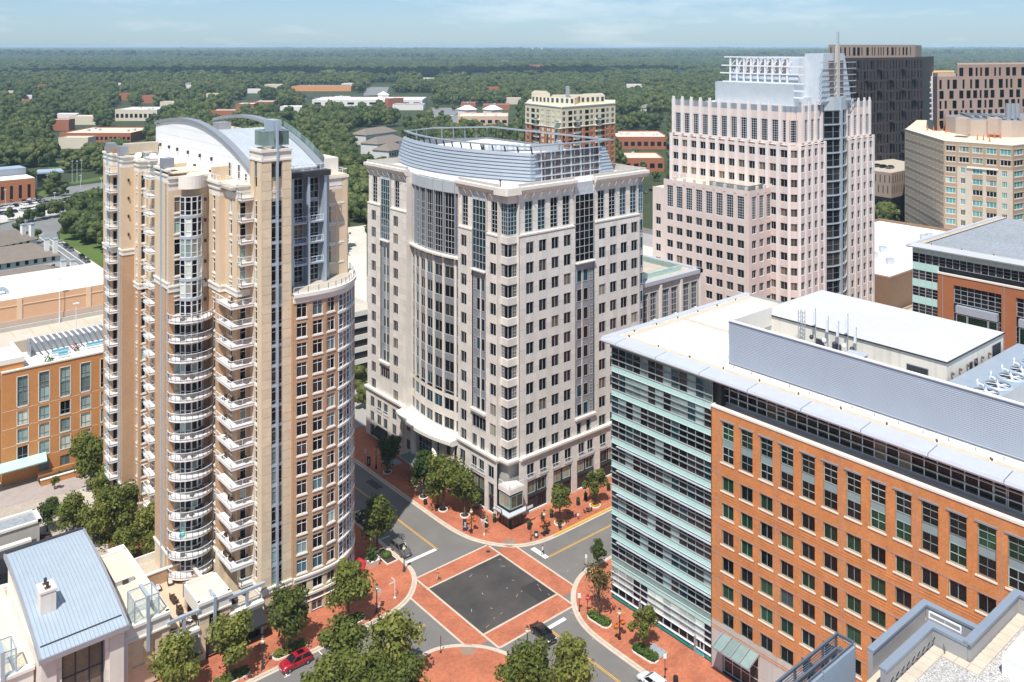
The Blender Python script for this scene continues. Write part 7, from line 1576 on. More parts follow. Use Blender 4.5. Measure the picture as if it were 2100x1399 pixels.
def bedplanter(x,y,a,lx,ly,label,mt=hedge,grow=.55):
    t=thing('planter_bed',label,'planter',(x,y,PZ),None,a); n=10; pts=[]
    for sx in (1,-1):
        for i in range(n): b=math.radians(-90+180*i/(n-1)); pts.append((sx*(lx/2-ly/2)+sx*ly/2*math.cos(b),sx*ly/2*math.sin(b)))
    m=MB(); inn=[(p[0]*.93,p[1]*.86) for p in pts]
    m.loft([[(*p,0),(*p,.2),(*q,.2),(*q,0)] for p,q in zip(pts+pts[:1],inn+inn[:1])],cream); child(m.mesh('kerb_ring'),'kerb_ring',t); m=MB()
    for k in range(900):
        px,py=R.uniform(-.46,.46)*lx,R.uniform(-.42,.42)*ly
        if abs(px)>lx/2-ly/2 and (abs(px)-(lx/2-ly/2))**2+py*py>(ly*.44)**2: continue
        z=.1+grow*R.random()*(1.1 if abs(py)>ly*.2 or abs(px)>lx*.3 else .6); s=R.uniform(.12,.24); d=Vector((R.gauss(0,.6),R.gauss(0,.6),1)).normalized(); u=d.orthogonal().normalized(); v=d.cross(u); c=Vector((px,py,z)); m.poly([tuple(c+u*s),tuple(c+v*s*.8),tuple(c-u*s),tuple(c-v*s*.8)],mt)
    m.box(-lx*.42,lx*.42,-ly*.36,ly*.36,0,.12,soil); child(m.mesh('shrubs'),'shrubs',t); return t
TL=[((98.76,158.4),0,1.0,'shaded street tree before the stone tower entrance, farthest up the shaded street'),((98.85,145.1),1,1.12,'dark street tree beside the glass entrance canopy, second up the shaded street'),((99.05,138.65),2,1.12,'large round street tree half in sun before the pale stone tower'),((101.0,134.25),3,1.0,'street tree in full sun nearest the corner shop of the pale tower')]
for (x,y),k,s,l in TL: tree(DARK if k<2 else STREET[k],x,y,PZ,k*1.3,s*(.95 if k<2 else 1.13),l); ringplanter(x,y,.95,['pale kerb ring under the tree farthest up the shaded street','pale kerb ring under the dark tree by the entrance canopy','pale kerb ring under the large half sunlit tree','pale kerb ring under the tree nearest the corner shop'][k])  # trees up the shaded street get darker leaves, shade put into the colour
for x,y,k,s,l in ((113.15,120.7,0,1.05,'small round tree in a flower ring near the corner shop'),(122.8,120.9,1,.98,'small round tree in a flower ring farther along the yellow kerb')): tree(SMALL,x,y,PZ,k*2.1,s*1.3,l); ringplanter(x,y,1.1,'round bed of red and yellow flowers under the '+l.split(' in a')[0]+(', nearer one' if k==0 else ', farther one'),True)
tree(CONE,107.9,105.6,PZ,1,.85,'dark pointed tree in a flower ring by the green glass corner'); ringplanter(107.3,105.2,1.25,'round flower bed by the green glass corner',True)
tree(VASE,98.95,96.7,PZ,.5,1.22,'thin vase shaped tree with sparse rusty leaves'); bedplanter(98.7,96.2,-1.5,4.4,2.0,'oval planter with clipped green hedge under the sparse tree')
tree(SMALL,98.9,87.3,PZ,2.2,1.15,'small ragged tree beside the slate paving panel'); bedplanter(98.4,86.5,-1.5,4.6,2.0,'oval planter with green hedge under the small ragged tree')
tree(STREET[1],82.2,135.2,PZ,2.7,1.12,'bright green tree hanging over the parked dark pickup'); 
t=thing('square_planter','pale edged square planter with one round shrub by the stop line','planter',(82.2,132.5,PZ)); m=MB(); m.box(-1.1,1.1,-2.4,2.4,0,.2,cream); m.box(-.95,.95,-2.25,2.25,.2,.21,soil); child(m.mesh('kerb_ring'),'kerb_ring',t); m=MB()
for k in range(400): d=Vector((R.gauss(0,1),R.gauss(0,1),R.gauss(.3,1))).normalized()*.85; u=d.orthogonal().normalized()*.16; v=d.cross(u).normalized()*.14; c=Vector((.1,-.3,.5))+Vector((d.x,d.y,d.z*.6)); m.poly([tuple(c+u),tuple(c+v),tuple(c-u),tuple(c-v)],hedge)
child(m.mesh('shrub'),'shrub',t)
for i,(x,y,s,l) in enumerate([(58.6,121.3,1.0,'street tree over the hedge planter behind the red car'),(68.4,121.1,1.02,'street tree before the curved shopfront windows'),(49.6,121.3,1.0,'street tree before the black awnings of the podium'),(41.6,121.0,1.02,'street tree at the bottom left before the metal roofed hall')]):
    tree(STREET[(i+2)%4],x,y,PZ,i*1.9,s*1.1,l); bedplanter(x,y-.2,0,5.6,2.1,['hedge planter with pale curved kerb behind the red car','hedge planter with pale curved kerb before the shopfront','hedge planter with pale kerb below the podium awnings','hedge planter with pale kerb at the bottom left'][i],leaf_near,.4)
for i,(px,py,s,k,z) in enumerate([(705,1332,1.12,0,5.5),(812,1325,1.18,1,5.5),(648,1436,1.0,2,5.5),(740,1388,1.12,3,5.5),(832,1396,1.0,0,5.5),(676,1410,1.1,1,5.5),(1092,1362,1.0,2,5.5),(1166,1366,1.08,3,5.5),(1062,1396,.95,1,4.5),(700,1440,1.0,0,5),(780,1425,1.1,2,5.5)]):
    x,y=G(px,py,z); tree(STREET[k],x,y,PZ,i*1.1,s,['green tree at the bottom, left of the red plaza, tallest behind','round green tree at the left edge of the red plaza','green tree at the bottom edge right of the red car','green tree at the bottom edge before the round plaza tree','low green tree at the bottom edge against the red plaza','green tree at the very bottom between the red car and plaza','green tree right of the red plaza, left of its pair','dark green tree right of the red plaza, over the yellow line','small tree with rusty leaves right of the red plaza','green tree at the lowest bottom edge under the tall plaza tree','green tree at the very bottom edge before the plaza'][i],None,'plaza_tree')
for i,(px,py,s,k) in enumerate([(186,955,1.25,0),(172,912,.9,1),(222,1008,1.15,2),(150,1052,1.0,1),(246,1050,1.25,3),(305,1080,1.05,0),(205,1060,1.0,2),(268,1012,1.0,1),(97,1036,.72,5),(112,955,.5,4),(195,930,.6,4),(262,1098,.8,3),(318,1098,.7,2)]):
    x,y=G(px,py,5); tree(STREET[k] if k<4 else (SMALL if k==4 else DARK),x,y,PZ,i*.9,s,['tallest loose tree before the orange hotel','slim tree top against the hotel windows','tree beside the lower balconies of the apartment tower','tree over the fountain plaza path','large tree below the apartment tower end','tree between the podium and the apartment tower','tree behind the metal roof by the plaza','tree against the tan pier of the apartment tower','round dark tree beside the slate topped wall','small round tree at the hotel front','small round tree right of the hotel entrance','low tree behind the cream podium roof','pale leafy low tree at the podium corner'][i],None,'plaza_tree')
def bushes(name,label,pts,mt,n=240,sp=.6,h=.8):
    m=MB()
    for (x,y) in pts:
        for k in range(n//len(pts)+8): c=Vector((x+R.gauss(0,sp),y+R.gauss(0,sp),PZ+abs(R.gauss(h*.5,h*.4)))); d=Vector((R.gauss(0,.7),R.gauss(0,.7),1)).normalized(); u=d.orthogonal().normalized()*R.uniform(.15,.35); v=d.cross(u); m.poly([tuple(c+u),tuple(c+v*.8),tuple(c-u),tuple(c-v*.8)],mt)
    o=m.obj(name); o['kind']='stuff'; return o
bushes('ground_cover','',[G(120+14*i,955-5*i,0) for i in range(7)]+[(44+i*1.6,200.3) for i in range(9)],hedge,500,.5)
bushes('ground_cover','',[G(170+11*i,1085+((i*37)%30),0) for i in range(14)]+[(47+i%4*2,150+i*2.2) for i in range(14)],leaf_near,2600,1.3,1.4)
# ---------------------------------------------------------------- lamps, signs, bins
lampg=mat('lamp_glass',(.62,.5,.30),.3,var=0); green_iron=mat('green_iron',(.02,.06,.055),.5,metal=.2,var=.1); black_iron=mat('black_iron',(.015,.015,.016),.5,var=.1)
def street_lamp(x,y,label,mt,flowers=False,h=4.75):
    t=thing('street_lamp',label,'street lamp',(x,y,PZ)); m=MB(); m.lathe(0,0,[(.28,0),(.28,.15),(.18,.3),(.16,.75),(.09,.9),(.07,h-1.1)],mt,10); child(m.mesh('post'),'post',t,); m=MB(); m.lathe(0,0,[(.07,h-1.1),(.26,h-1.0),(.3,h-.75),(.12,h-.6),(.2,h-.5),(.22,h-.28),(.15,h-.2)],lampg,10); child(m.mesh('lantern'),'lantern',t); m=MB(); m.lathe(0,0,[(.24,h-.22),(.12,h-.08),(.02,h+.08)],mt,10); child(m.mesh('cap'),'cap',t)
    if flowers:
        m=MB(); m.tube((-.75,0,2.6),(.75,0,2.6),.03,mt,5); child(m.mesh('arm'),'arm',t)
        for s in (-.7,.7):
            m=MB()
            for k in range(170): d=Vector((R.gauss(0,1),R.gauss(0,1),R.gauss(0,1))).normalized()*.42*R.uniform(.6,1); c=Vector((s,0,2.2))+d; u=Vector((R.gauss(0,1),R.gauss(0,1),R.gauss(0,1))).normalized()*.1; v=d.cross(u).normalized()*.1; m.poly([tuple(c+u),tuple(c+v),tuple(c-u),tuple(c-v)],flower_orange if d.z>.05 else leaf_near)
            child(m.mesh('flower_basket'),'flower_basket',t)
    return t
street_lamp(82.4,126.8,'dark green lamp post on the left corner kerb near the stop line',green_iron); street_lamp(72.95,120.15,'dark green lamp post on the left corner beside a blue sign',green_iron); street_lamp(53.9,120.1,'dark green lamp post behind the front of the red car',green_iron)
street_lamp(97.9,161.5,'black lamp post far up the shaded street',black_iron); street_lamp(98.4,128.8,'black lamp post with orange flower baskets left of the corner shop',black_iron,True); street_lamp(108.1,119.5,'black lamp post with orange flower baskets right of the corner shop',black_iron,True); street_lamp(98,91.3,'black lamp post with orange flower baskets before the green glass block',black_iron,True); street_lamp(84.6,97.2,'lamp post among the trees right of the red plaza',green_iron); street_lamp(98.6,139.8,'short black lamp post under the round street tree',black_iron,False,3.9)
signred=mat('sign_red',(.55,.02,.02),.5,var=0); signblue=mat('sign_blue',(.35,.5,.58),.5,var=0); signw=mat('sign_white',(.75,.75,.75),.5,var=0)
def post_sign(name,x,y,h,label,cat,face,rot=0,post=white_steel,text=None,tcol=None,tsz=.2):
    t=thing(name,label,cat,(x,y,PZ),None,rot); m=MB(); m.tube((0,0,0),(0,0,h),.045,post,6); m.cyl(0,0,0,.08,.16,post,8); child(m.mesh('post'),'post',t)
    shape,w_,hh,mt=face; m=MB()
    if shape=='oct': m.at(0,-.07,h-hh/2); pts=[(w_/2*math.cos(math.radians(22.5+45*i)),w_/2*math.sin(math.radians(22.5+45*i))) for i in range(8)]; m.loft([[(a,0,b) for a,b in pts],[(a,-.02,b) for a,b in pts]],mt)
    elif shape: m.box(-w_/2,w_/2,-.08,-.05,h-hh,h,mt)
    if shape: child(m.mesh('sign_face'),'sign_face',t)
    if text: lettering(text,t,(0,-.1,h-hh/2),tsz,tcol or signw)
    return t
def lettering(txt,parent,loc,size,mt,rotz=0.0,name='lettering',tilt=math.pi/2):
    cu=bpy.data.curves.new(name,'FONT'); cu.body=txt; cu.size=size; cu.align_x='CENTER'; cu.align_y='CENTER'; cu.extrude=.01; cu.materials.append(mt); q=bpy.data.objects.new(name,cu); COL.objects.link(q); me=bpy.data.meshes.new_from_object(q.evaluated_get(bpy.context.evaluated_depsgraph_get())); bpy.data.objects.remove(q); o=bpy.data.objects.new(name,me); COL.objects.link(o); o.parent=parent; o.location=loc; o.rotation_euler=(tilt,0,rotz); return o
VR=-.7
post_sign('stop_sign',98.53,98.7,2.9,'red octagonal stop sign by the sparse tree','stop sign',('oct',.85,.8,signred),VR,black_iron,'STOP',signw,.26)
post_sign('stop_sign',75.5,106.3,2.5,'dark red stop sign seen edge on at the red plaza kerb','stop sign',('oct',.7,.7,signred),.9,black_iron,None)
post_sign('street_sign',97.9,99.9,2.9,'white square sign on a dark post left of the stop sign','sign',('box',.5,.75,signw),VR,black_iron)
post_sign('street_sign',97.0,81.6,3.4,'white sign on a thin post at the lower right pavement','sign',('box',.45,.7,signw),VR,black_iron); post_sign('street_sign',74.05,121.25,2.9,'pale post with a blue sign beside the green lamp','sign',('box',.6,.55,signblue),VR)
post_sign('street_sign',105.3,120.0,3.3,'back of a dark round sign before the corner shop','sign',('oct',.75,.75,black),VR,black_iron); post_sign('street_sign',106.6,107.1,2.6,'grey post sign beside the flower bed at the green glass corner','sign',('box',.35,.6,signw),VR); post_sign('street_sign',97.3,165.0,3.0,'white parking sign up the shaded street','sign',('box',.5,.9,signw),VR,black_iron)
t=thing('street_name_sign','pale post with two crossed street name blades on the left corner','street sign',(77.27,121.65,PZ)); m=MB(); m.tube((0,0,0),(0,0,2.9),.055,white_steel,6); m.cyl(0,0,0,.1,.2,white_steel,8); child(m.mesh('post'),'post',t); m=MB(); m.box(-1.05,0,-.02,.02,2.55,2.72,white_steel); child(m.mesh('blade'),'blade',t); m=MB(); m.box(-.02,.02,0,1.0,2.75,2.92,white_steel); child(m.mesh('blade'),'blade',t)
t=thing('direction_sign','white post with crossed white direction blades before the corner shop','sign post',(99.75,126.7,PZ)); m=MB(); m.tube((0,0,0),(0,0,3.0),.05,white_steel,6); m.cyl(0,0,0,.25,.18,cream,8); child(m.mesh('post'),'post',t)
for z,a in ((2.7,.2),(2.45,1.7),(2.2,.6)): m=MB(); m.at(0,0,z,a); m.box(-.9,.9,-.02,.02,0,.2,signw); child(m.mesh('blade'),'blade',t)
t=thing('banner_stand','tall dark banner stand with white script by the kerb at the corner','banner',(98.0,130.2,PZ),None,-.8); m=MB(); m.box(-.42,.42,-.06,.02,.05,2.1,mat('banner_navy',(.03,.035,.09),.6,var=.05)); child(m.mesh('panel'),'panel',t); m=MB(); m.box(-.45,.45,-.2,.15,0,.07,dark_metal); child(m.mesh('base'),'base',t); o=lettering('live',t,(0,-.08,1.1),.75,signw,0); o.rotation_euler=(math.pi/2,-math.pi/2,0)
t=thing('banner_stand','dark banner stand with white lettering in the shaded street','banner',(97.3,163.5,PZ),None,-.8); m=MB(); m.box(-.4,.4,-.06,.02,.05,2.0,MATS['banner_navy']); child(m.mesh('panel'),'panel',t); o=lettering('LEASE',t,(0,-.08,1.0),.42,signw); o.rotation_euler=(math.pi/2,-math.pi/2,0)
t=thing('a_frame_sign','black sandwich board with a white mark on the corner pavement','sandwich board',(106.6,120.0,PZ),None,-.7); m=MB(); m.loft([[(-.35,-.3,0),(.35,-.3,0),(.35,-.27,0),(-.35,-.27,0)],[(-.35,-.02,1.15),(.35,-.02,1.15),(.35,.01,1.15),(-.35,.01,1.15)]],black); m.loft([[(-.35,.3,0),(.35,.3,0),(.35,.27,0),(-.35,.27,0)],[(-.35,.02,1.15),(.35,.02,1.15),(.35,-.01,1.15),(-.35,-.01,1.15)]],black); child(m.mesh('board'),'board',t); m=MB(); m.box(-.2,.2,-.24,-.22,.35,.85,signw); child(m.mesh('mark'),'mark',t)
T_=[o for o in bpy.data.objects if o.name=='office_tower'][0]
m=MB()
for s,F_ in ((1.2,FU(103.25,128.6)),(4.4,FV(123.85,103.3))): m.fbox(F_,s-.2,s+1.6,-.02,.05,3.2,3.95,black); m.fbox(F_,s-.05,s+1.45,.05,.07,3.3,3.85,signw)
m.obj('shop_sign',T_,kind='stuff')
def bin_(x,y,label,mt=black_iron,sh=False,g=None):
    t=thing('litter_bin' if not sh else 'pot_planter',label,'bin' if not sh else 'planter',(x,y,PZ),g); m=MB(); m.lathe(0,0,[(.26,0),(.36,.15),(.36,.85),(.3,.95),(.02,1.0)],mt,12); child(m.mesh('body'),'body',t)
    if sh:
        m=MB()
        for k in range(120): c=Vector((R.gauss(0,.16),R.gauss(0,.16),1.0+abs(R.gauss(.18,.16)))); u=Vector((R.gauss(0,1),R.gauss(0,1),R.gauss(0,1))).normalized()*.13; v=u.orthogonal().normalized()*.1; m.poly([tuple(c+u),tuple(c+v),tuple(c-u),tuple(c-v)],hedge)
        child(m.mesh('shrub'),'shrub',t)
bin_(70.6,104.9,'black litter bin at the left of the red plaza'); bin_(97.3,79.9,'black litter bin at the lower right pavement edge'); bin_(97.6,142.6,'black litter bin beside the dark tree ring'); bin_(112.2,105.4,'dark bin behind the pointed tree'); bin_(108.9,119.6,'dark bin at the foot of the flowered lamp')
for i,(x,y) in enumerate([(101.7,128.6),(107.4,122.9),(113.35,123.2),(120.4,123.2),(123,123.7),(129.1,123.3),(104.0,128.9)]): bin_(x,y,['dark pot with a shrub left of the corner shop door','dark pot with a pointed shrub before the corner shop window','dark pot with a shrub between the lamp and the tree','dark pot with yellow green shrub beside the second tree','dark pot with shrub near the shop entrance','dark pot with rusty shrub farthest along the shops','dark pot tight against the corner shop wall'][i],black,True)
bin_(97.2,71.0,'dark pot with a bright plant below the glass canopy',black,True)
# cafe tables
tb=MB(); tb.cyl(0,0,.70,.74,.42,dark_metal,10); tb.cyl(0,0,0,.7,.05,dark_metal,6); tbm=tb.mesh('table'); ch=MB(); ch.box(-.2,.2,-.2,.2,.42,.46,dark_metal); ch.box(-.2,.2,.18,.21,.46,.85,dark_metal)
for sx in (-.18,.18):
    for sy in (-.18,.18): ch.tube((sx,sy,0),(sx,sy,.43),.018,dark_metal,4)
chm=ch.mesh('chair')
for i,(x,y) in enumerate([(110.2,121.3),(112.0,119.5),(116.6,121.0),(119.9,120.0),(111.5,123.8),(103.0,131.0),(103.4,134.5),(124.5,123.0)]):
    l=['before the corner shop window','beside the nearer flower ring','between the two flower rings','next to the farther flower ring','against the dark shopfront','under the tree left of the corner shop','in tree shade by the stone pier','by the shop entrance beyond the trees'][i]
    o=put(tbm,'cafe_table',None,(x,y,PZ)); tag(o,'small round dark cafe table '+l,'table')
    for k in range(2): o=put(chm,'cafe_chair',None,(x+.7*math.cos(i+k*3.1),y+.7*math.sin(i+k*3.1),PZ),i+k*3.1-1.57); tag(o,'dark metal cafe chair at the table '+l,'chair','cafe chairs at the table '+l)
# large pots by the curved corner
t=thing('stone_planter','pale square stone planter with dark shrub at the curved tower corner','planter',(79.2,132.0,PZ)); m=MB(); m.loft([[(-.8,-.8,0),(.8,-.8,0),(.8,.8,0),(-.8,.8,0)],[(-1,-1,1.0),(1,-1,1.0),(1,1,1.0),(-1,1,1.0)]],cream); child(m.mesh('pot'),'pot',t); m=MB()
for k in range(260): c=Vector((R.gauss(0,.45),R.gauss(0,.45),1+abs(R.gauss(.8,.5)))); u=Vector((R.gauss(0,1),R.gauss(0,1),R.gauss(0,1))).normalized()*.25; v=u.orthogonal().normalized()*.2; m.poly([tuple(c+u),tuple(c+v),tuple(c-u),tuple(c-v)],leaf_dark)
child(m.mesh('shrub'),'shrub',t)
# ---------------------------------------------------------------- vehicles
def carpaint(n,c): return mat('paint_'+n,c,.28,metal=.0,var=0,spec=.5,coat=.8)
P_red=carpaint('red',(.33,.008,.02)); P_blk=carpaint('black',(.008,.008,.009)); P_wht=carpaint('white',(.72,.73,.74)); P_sil=carpaint('silver',(.36,.37,.38)); P_gry=carpaint('grey',(.09,.09,.09)); P_blu=carpaint('blue',(.03,.06,.14)); lightm=mat('headlamp',(.7,.72,.75),.15,var=0,coat=.5); tailm=mat('tail_lamp',(.35,.01,.01),.2,var=0)
CARP={'sedan':(4.8,1.85,.95,1.42,[(-2.4,.70),(-2.2,.95),(-1.55,1.0),(-.95,1.02),(1.0,1.0),(1.75,.92),(2.25,.78),(2.4,.6)],[(-1.75,-.98),(-.75,1.4),(.35,1.42),(1.25,.98)]),
      'suv':(4.75,1.92,1.05,1.7,[(-2.37,.85),(-2.25,1.08),(-1.6,1.12),(-.9,1.12),(.95,1.1),(1.7,1.04),(2.2,.9),(2.37,.65)],[(-2.15,1.1),(-1.75,1.62),(.2,1.7),(1.15,1.1)])}
def car(kind,paint,name,label,x,y,rot,group=None):
    L_,w_,bh,H_,prof,cab=CARP[kind]; t=thing(name,label,'car',(x,y,.0),group,rot); m=MB(); rings=[]
    for px,z in prof:
        e=1-.16*(abs(px)/(L_/2))**4; hw=w_/2*e; rings.append([(px,-hw*.92,.22),(px,-hw,.45),(px,-hw,z*.72),(px,-hw*.93,z*.94),(px,-hw*.6,z),(px,hw*.6,z),(px,hw*.93,z*.94),(px,hw,z*.72),(px,hw,.45),(px,hw*.92,.22)])
    m.loft(rings,paint); child(m.mesh('body',True),'body',t)
    x0,x1,x2,x3=cab[0][0],cab[1][0],cab[2][0],cab[3][0]; zb=bh; zt=H_; a=w_/2*.90; b=w_/2*.70
    m=MB(); m.loft([[(x0,-a,zb),(x3,-a,zb),(x3,a,zb),(x0,a,zb)],[(x1,-b,zt-.06),(x2,-b,zt-.06),(x2,b,zt-.06),(x1,b,zt-.06)]],glass_dark); child(m.mesh('windows'),'windows',t)
    m=MB(); m.loft([[(x1-.12,-b*1.03,zt-.09),(x2+.1,-b*1.03,zt-.09),(x2+.1,b*1.03,zt-.09),(x1-.12,b*1.03,zt-.09)],[(x1+.1,-b*.9,zt),(x2-.1,-b*.9,zt),(x2-.1,b*.9,zt),(x1+.1,b*.9,zt)]],paint)
    for s in (-1,1):
        for p,q in (((x0,s*a,zb),(x1,s*b,zt-.05)),((x3,s*a,zb),(x2,s*b,zt-.05)),(((x0+x3)/2,s*a*1.005,zb),((x1+x2)/2,s*b*1.01,zt-.05))): m.bar(p,q,.08,.07,paint)
    child(m.mesh('roof'),'roof',t)
    wm=WM.get('wheel')
    if not wm: q=MB(); q.tube((0,-.11,0),(0,.11,0),.33,rubber,16); q2=MB(); q2.tube((0,-.12,0),(0,.12,0),.2,chrome,10); wm=WM['wheel']=(q.mesh('wheel'),q2.mesh('rim'))
    for sx in (-1,1):
        for sy in (-1,1): o=child(wm[0],'wheel',t,(sx*L_*.295,sy*(w_/2-.1),.33)); child(wm[1],'rim',o)
    for sy in (-1,1):
        m=MB(); m.box(L_/2-.28,L_/2-.1,sy*w_*.33-.2,sy*w_*.33+.2,.62,.76,lightm); child(m.mesh('headlight'),'headlight',t); m=MB(); m.box(-L_/2+.02,-L_/2+.15,sy*w_*.36-.16,sy*w_*.36+.16,.74,.9,tailm); child(m.mesh('tail_light'),'tail_light',t); m=MB(); m.box(.62,.8,sy*(w_/2+.06)-.1,sy*(w_/2+.06)+.1,bh-.05,bh+.12,paint); child(m.mesh('mirror'),'mirror',t)
    m=MB(); m.box(L_/2-.06,L_/2+.0,-.3,.3,.38,.5,signw); m.box(-L_/2-.0,-L_/2+.06,-.3,.3,.5,.62,signw); child(m.mesh('number_plate'),'number_plate',t); return t
t=car('suv',P_red,'parked_car','red sport utility car parked at the kerb, bottom left',57.95,117.8,math.pi); m=MB(); m.box(-1.2,-.2,-.42,.42,1.7,1.715,glass_dark); child(m.mesh('sunroof'),'sunroof',t)
car('sedan',P_blk,'black_sedan','black sedan crossing out of the junction below the brick crosswalk',89.6,99.3,-math.pi/2-.06); car('suv',P_wht,'parked_car','white car at the kerb, cut by the bottom edge',94.4,81.6,math.pi/2)
car('suv',P_gry,'parked_car','dark pickup under the bright green tree by the stop line',85.2,132.2,-math.pi/2); car('sedan',P_wht,'parked_car','white and dark car half hidden behind the curved brick wing',85.2,145.6,-math.pi/2); car('sedan',P_blk,'parked_car','black car hidden between the bottom trees and the hedge planter',67.2,117.7,0); car('sedan',P_blu,'parked_car','dark blue car by the hotel planter, behind the tree',*G(208,972),.1)
for i,(px,py,k,p) in enumerate([(115,500,'sedan',P_sil),(127,509,'suv',P_blk),(137,515,'suv',P_gry),(159,531,'suv',P_blk),(167,538,'sedan',P_gry)]):
    x,y=G(px,py); car(k,p,'parked_car',['silver car at the far end of the row beside the grass','black car second from the far end beside the grass','dark grey car in the middle beside the grass','black car fourth in the row beside the grass','dark grey sedan nearest in the row beside the grass'][i],99.6,y,-math.pi/2)
x,y=G(64,525); car('sedan',P_blk,'parked_car','black car in tree shade on the far left kerb of the upper road',86,y,math.pi/2)
# small cars for the far lots share one joined mesh per colour
def minicar(paint):
    m=MB(); m.loft([[(px,-.88,.3),(px,-.9,z*.7),(px,-.75,z),(px,.75,z),(px,.9,z*.7),(px,.88,.3)] for px,z in ((-2.3,.75),(-2.1,1.0),(1.1,1.02),(2.1,.85),(2.3,.6))],paint); m.loft([[(-1.9,-.8,1),(1.2,-.8,1),(1.2,.8,1),(-1.9,.8,1)],[(-1.3,-.65,1.45),(.3,-.65,1.45),(.3,.65,1.45),(-1.3,.65,1.45)]],glass_dark); m.box(-1.25,.25,-.62,.62,1.45,1.5,paint)
    for sx in (-1.4,1.4):
        for sy in (-.85,.85): m.tube((sx,sy-.05,.32),(sx,sy+.05,.32),.32,rubber,8)
    return m.mesh('parked_car')
minis=[(minicar(P_wht),'white'),(minicar(P_sil),'silver'),(minicar(P_gry),'dark grey'),(minicar(P_blu),'dark blue'),(minicar(P_blk),'black')]
def lotrow(p0,p1,n,where,g,ang=None,zz=.05,skip=.12):
    a=math.atan2(p1[1]-p0[1],p1[0]-p0[0])+math.pi/2
    for i in range(n):
        if R.random()<skip: continue
        q=i/max(1,n-1); me,cn=minis[R.choice((0,0,0,1,1,2,3,4))]; o=put(me,'parked_car',None,(lerp(p0[0],p1[0],q),lerp(p0[1],p1[1],q),zz),a+R.uniform(-.05,.05)+(math.pi if R.random()<.5 else 0)); o.scale=(1.08,1.08,1.1); tag(o,cn+' car parked '+where,'car',cn+' '+g)
lotrow(G(2,440),G(88,426),11,'in the front row of the lot at the upper left','cars in the front lot row'); lotrow(G(2,428),G(88,415),10,'in the middle row of the lot at the upper left','cars in the middle lot row'); lotrow(G(46,412),G(78,408),4,'along the school kerb of the lot','cars by the school kerb'); lotrow(G(95,418),G(152,409),9,'in the right part of the lot at the upper left','cars in the right of the lot'); lotrow(G(100,426),G(155,419),7,'in the near right row of the lot','cars in the near right lot row'); lotrow(G(205,402),G(215,398),2,'on the lot road beside the apartment tower','cars by the tower'); lotrow(G(112,388),G(118,386),2,'before the dark entrance hall','cars at the entrance hall')
lotrow(G(1300,400),G(1375,385),5,'on the street below the brick arcade','cars below the arcade'); lotrow(G(890,248),G(940,236),8,'in the lot beside the arched store','cars by the arched store',zz=.7); lotrow(G(600,206),G(700,198),14,'before the orange banded store','cars at the orange store',zz=.7); lotrow(G(1275,262),G(1370,250),10,'in the lot behind the cream store','cars behind the cream store')
lotrow(GD(1800,436),GD(1825,430),3,'on the deck of the tan podium','cars on the tan podium',zz=30)
# lot trees
for i,(px,py) in enumerate([(60,455),(85,450),(112,446),(20,452),(128,438),(140,470),(72,500),(40,480),(150,445),(130,402),(105,402),(98,398),(880,232),(905,240),(930,228),(860,240),(895,225),(1300,330),(1345,372),(1318,352),(1330,290),(1280,342)]):
    x,y=G(px,py); o=put(FAR[i%4],'lot_tree',None,(x,y,hill(x,y)-.2),i*1.7); s=.62+.1*(i%3); o.scale=(s,s,s); tag(o,'small rounded tree at the '+('upper left parking lot' if i<12 else 'store parking lots beyond the towers'),'tree','trees at the '+('upper left lot' if i<12 else 'store lots'))
for i in range(26):
    px=150+R.uniform(0,62); py=445+R.uniform(0,75)-(px-150)*.2; x,y=G(px,py)
    if x<106: x=106+R.uniform(0,8)
    o=put(FAR[i%4],'roadside_tree',None,(x,y,0),i*1.3); s=R.uniform(.85,1.25); o.scale=(s,s,s); tag(o,'dense green tree in the grove beside the grass verge, left of the apartment tower','tree','grove beside the grass verge')
for i,(px,py) in enumerate([(742,770),(738,800),(745,840),(735,440),(745,420),(728,455),(750,450),(740,400)]):
    x,y=G(px,py); o=put(FAR[i%3],'gap_tree',None,(x,y,.1),i); s=.55 if i<3 else .9; o.scale=(s,s,s); tag(o,'green tree in the gap between the apartment and office towers, '+('low by the street' if i<3 else 'beyond the sandy lot'),'tree','trees in the gap '+('by the street' if i<3 else 'beyond the lot'))
for i in range(14):
    x,y=GD(1806+i*4.6,400-6*(i%4)); o=put(FAR[i%4],'podium_tree',None,(x,y,0 if i>5 else 10),i); s=.8; o.scale=(s,s,s); tag(o,'dark green tree below the beige office, right of the pink tower','tree','trees below the beige office')
for i,(px,py) in enumerate([(1826,640),(1812,650),(1845,640),(1800,632),(1835,632)]): x,y=G(px,py,4); o=put(FAR[i%3],'yard_tree',None,(x,y,0),i); o.scale=(.7,.7,.7); tag(o,'green tree at the foot of the tan wall right of the pink tower','tree','trees at the tan wall')
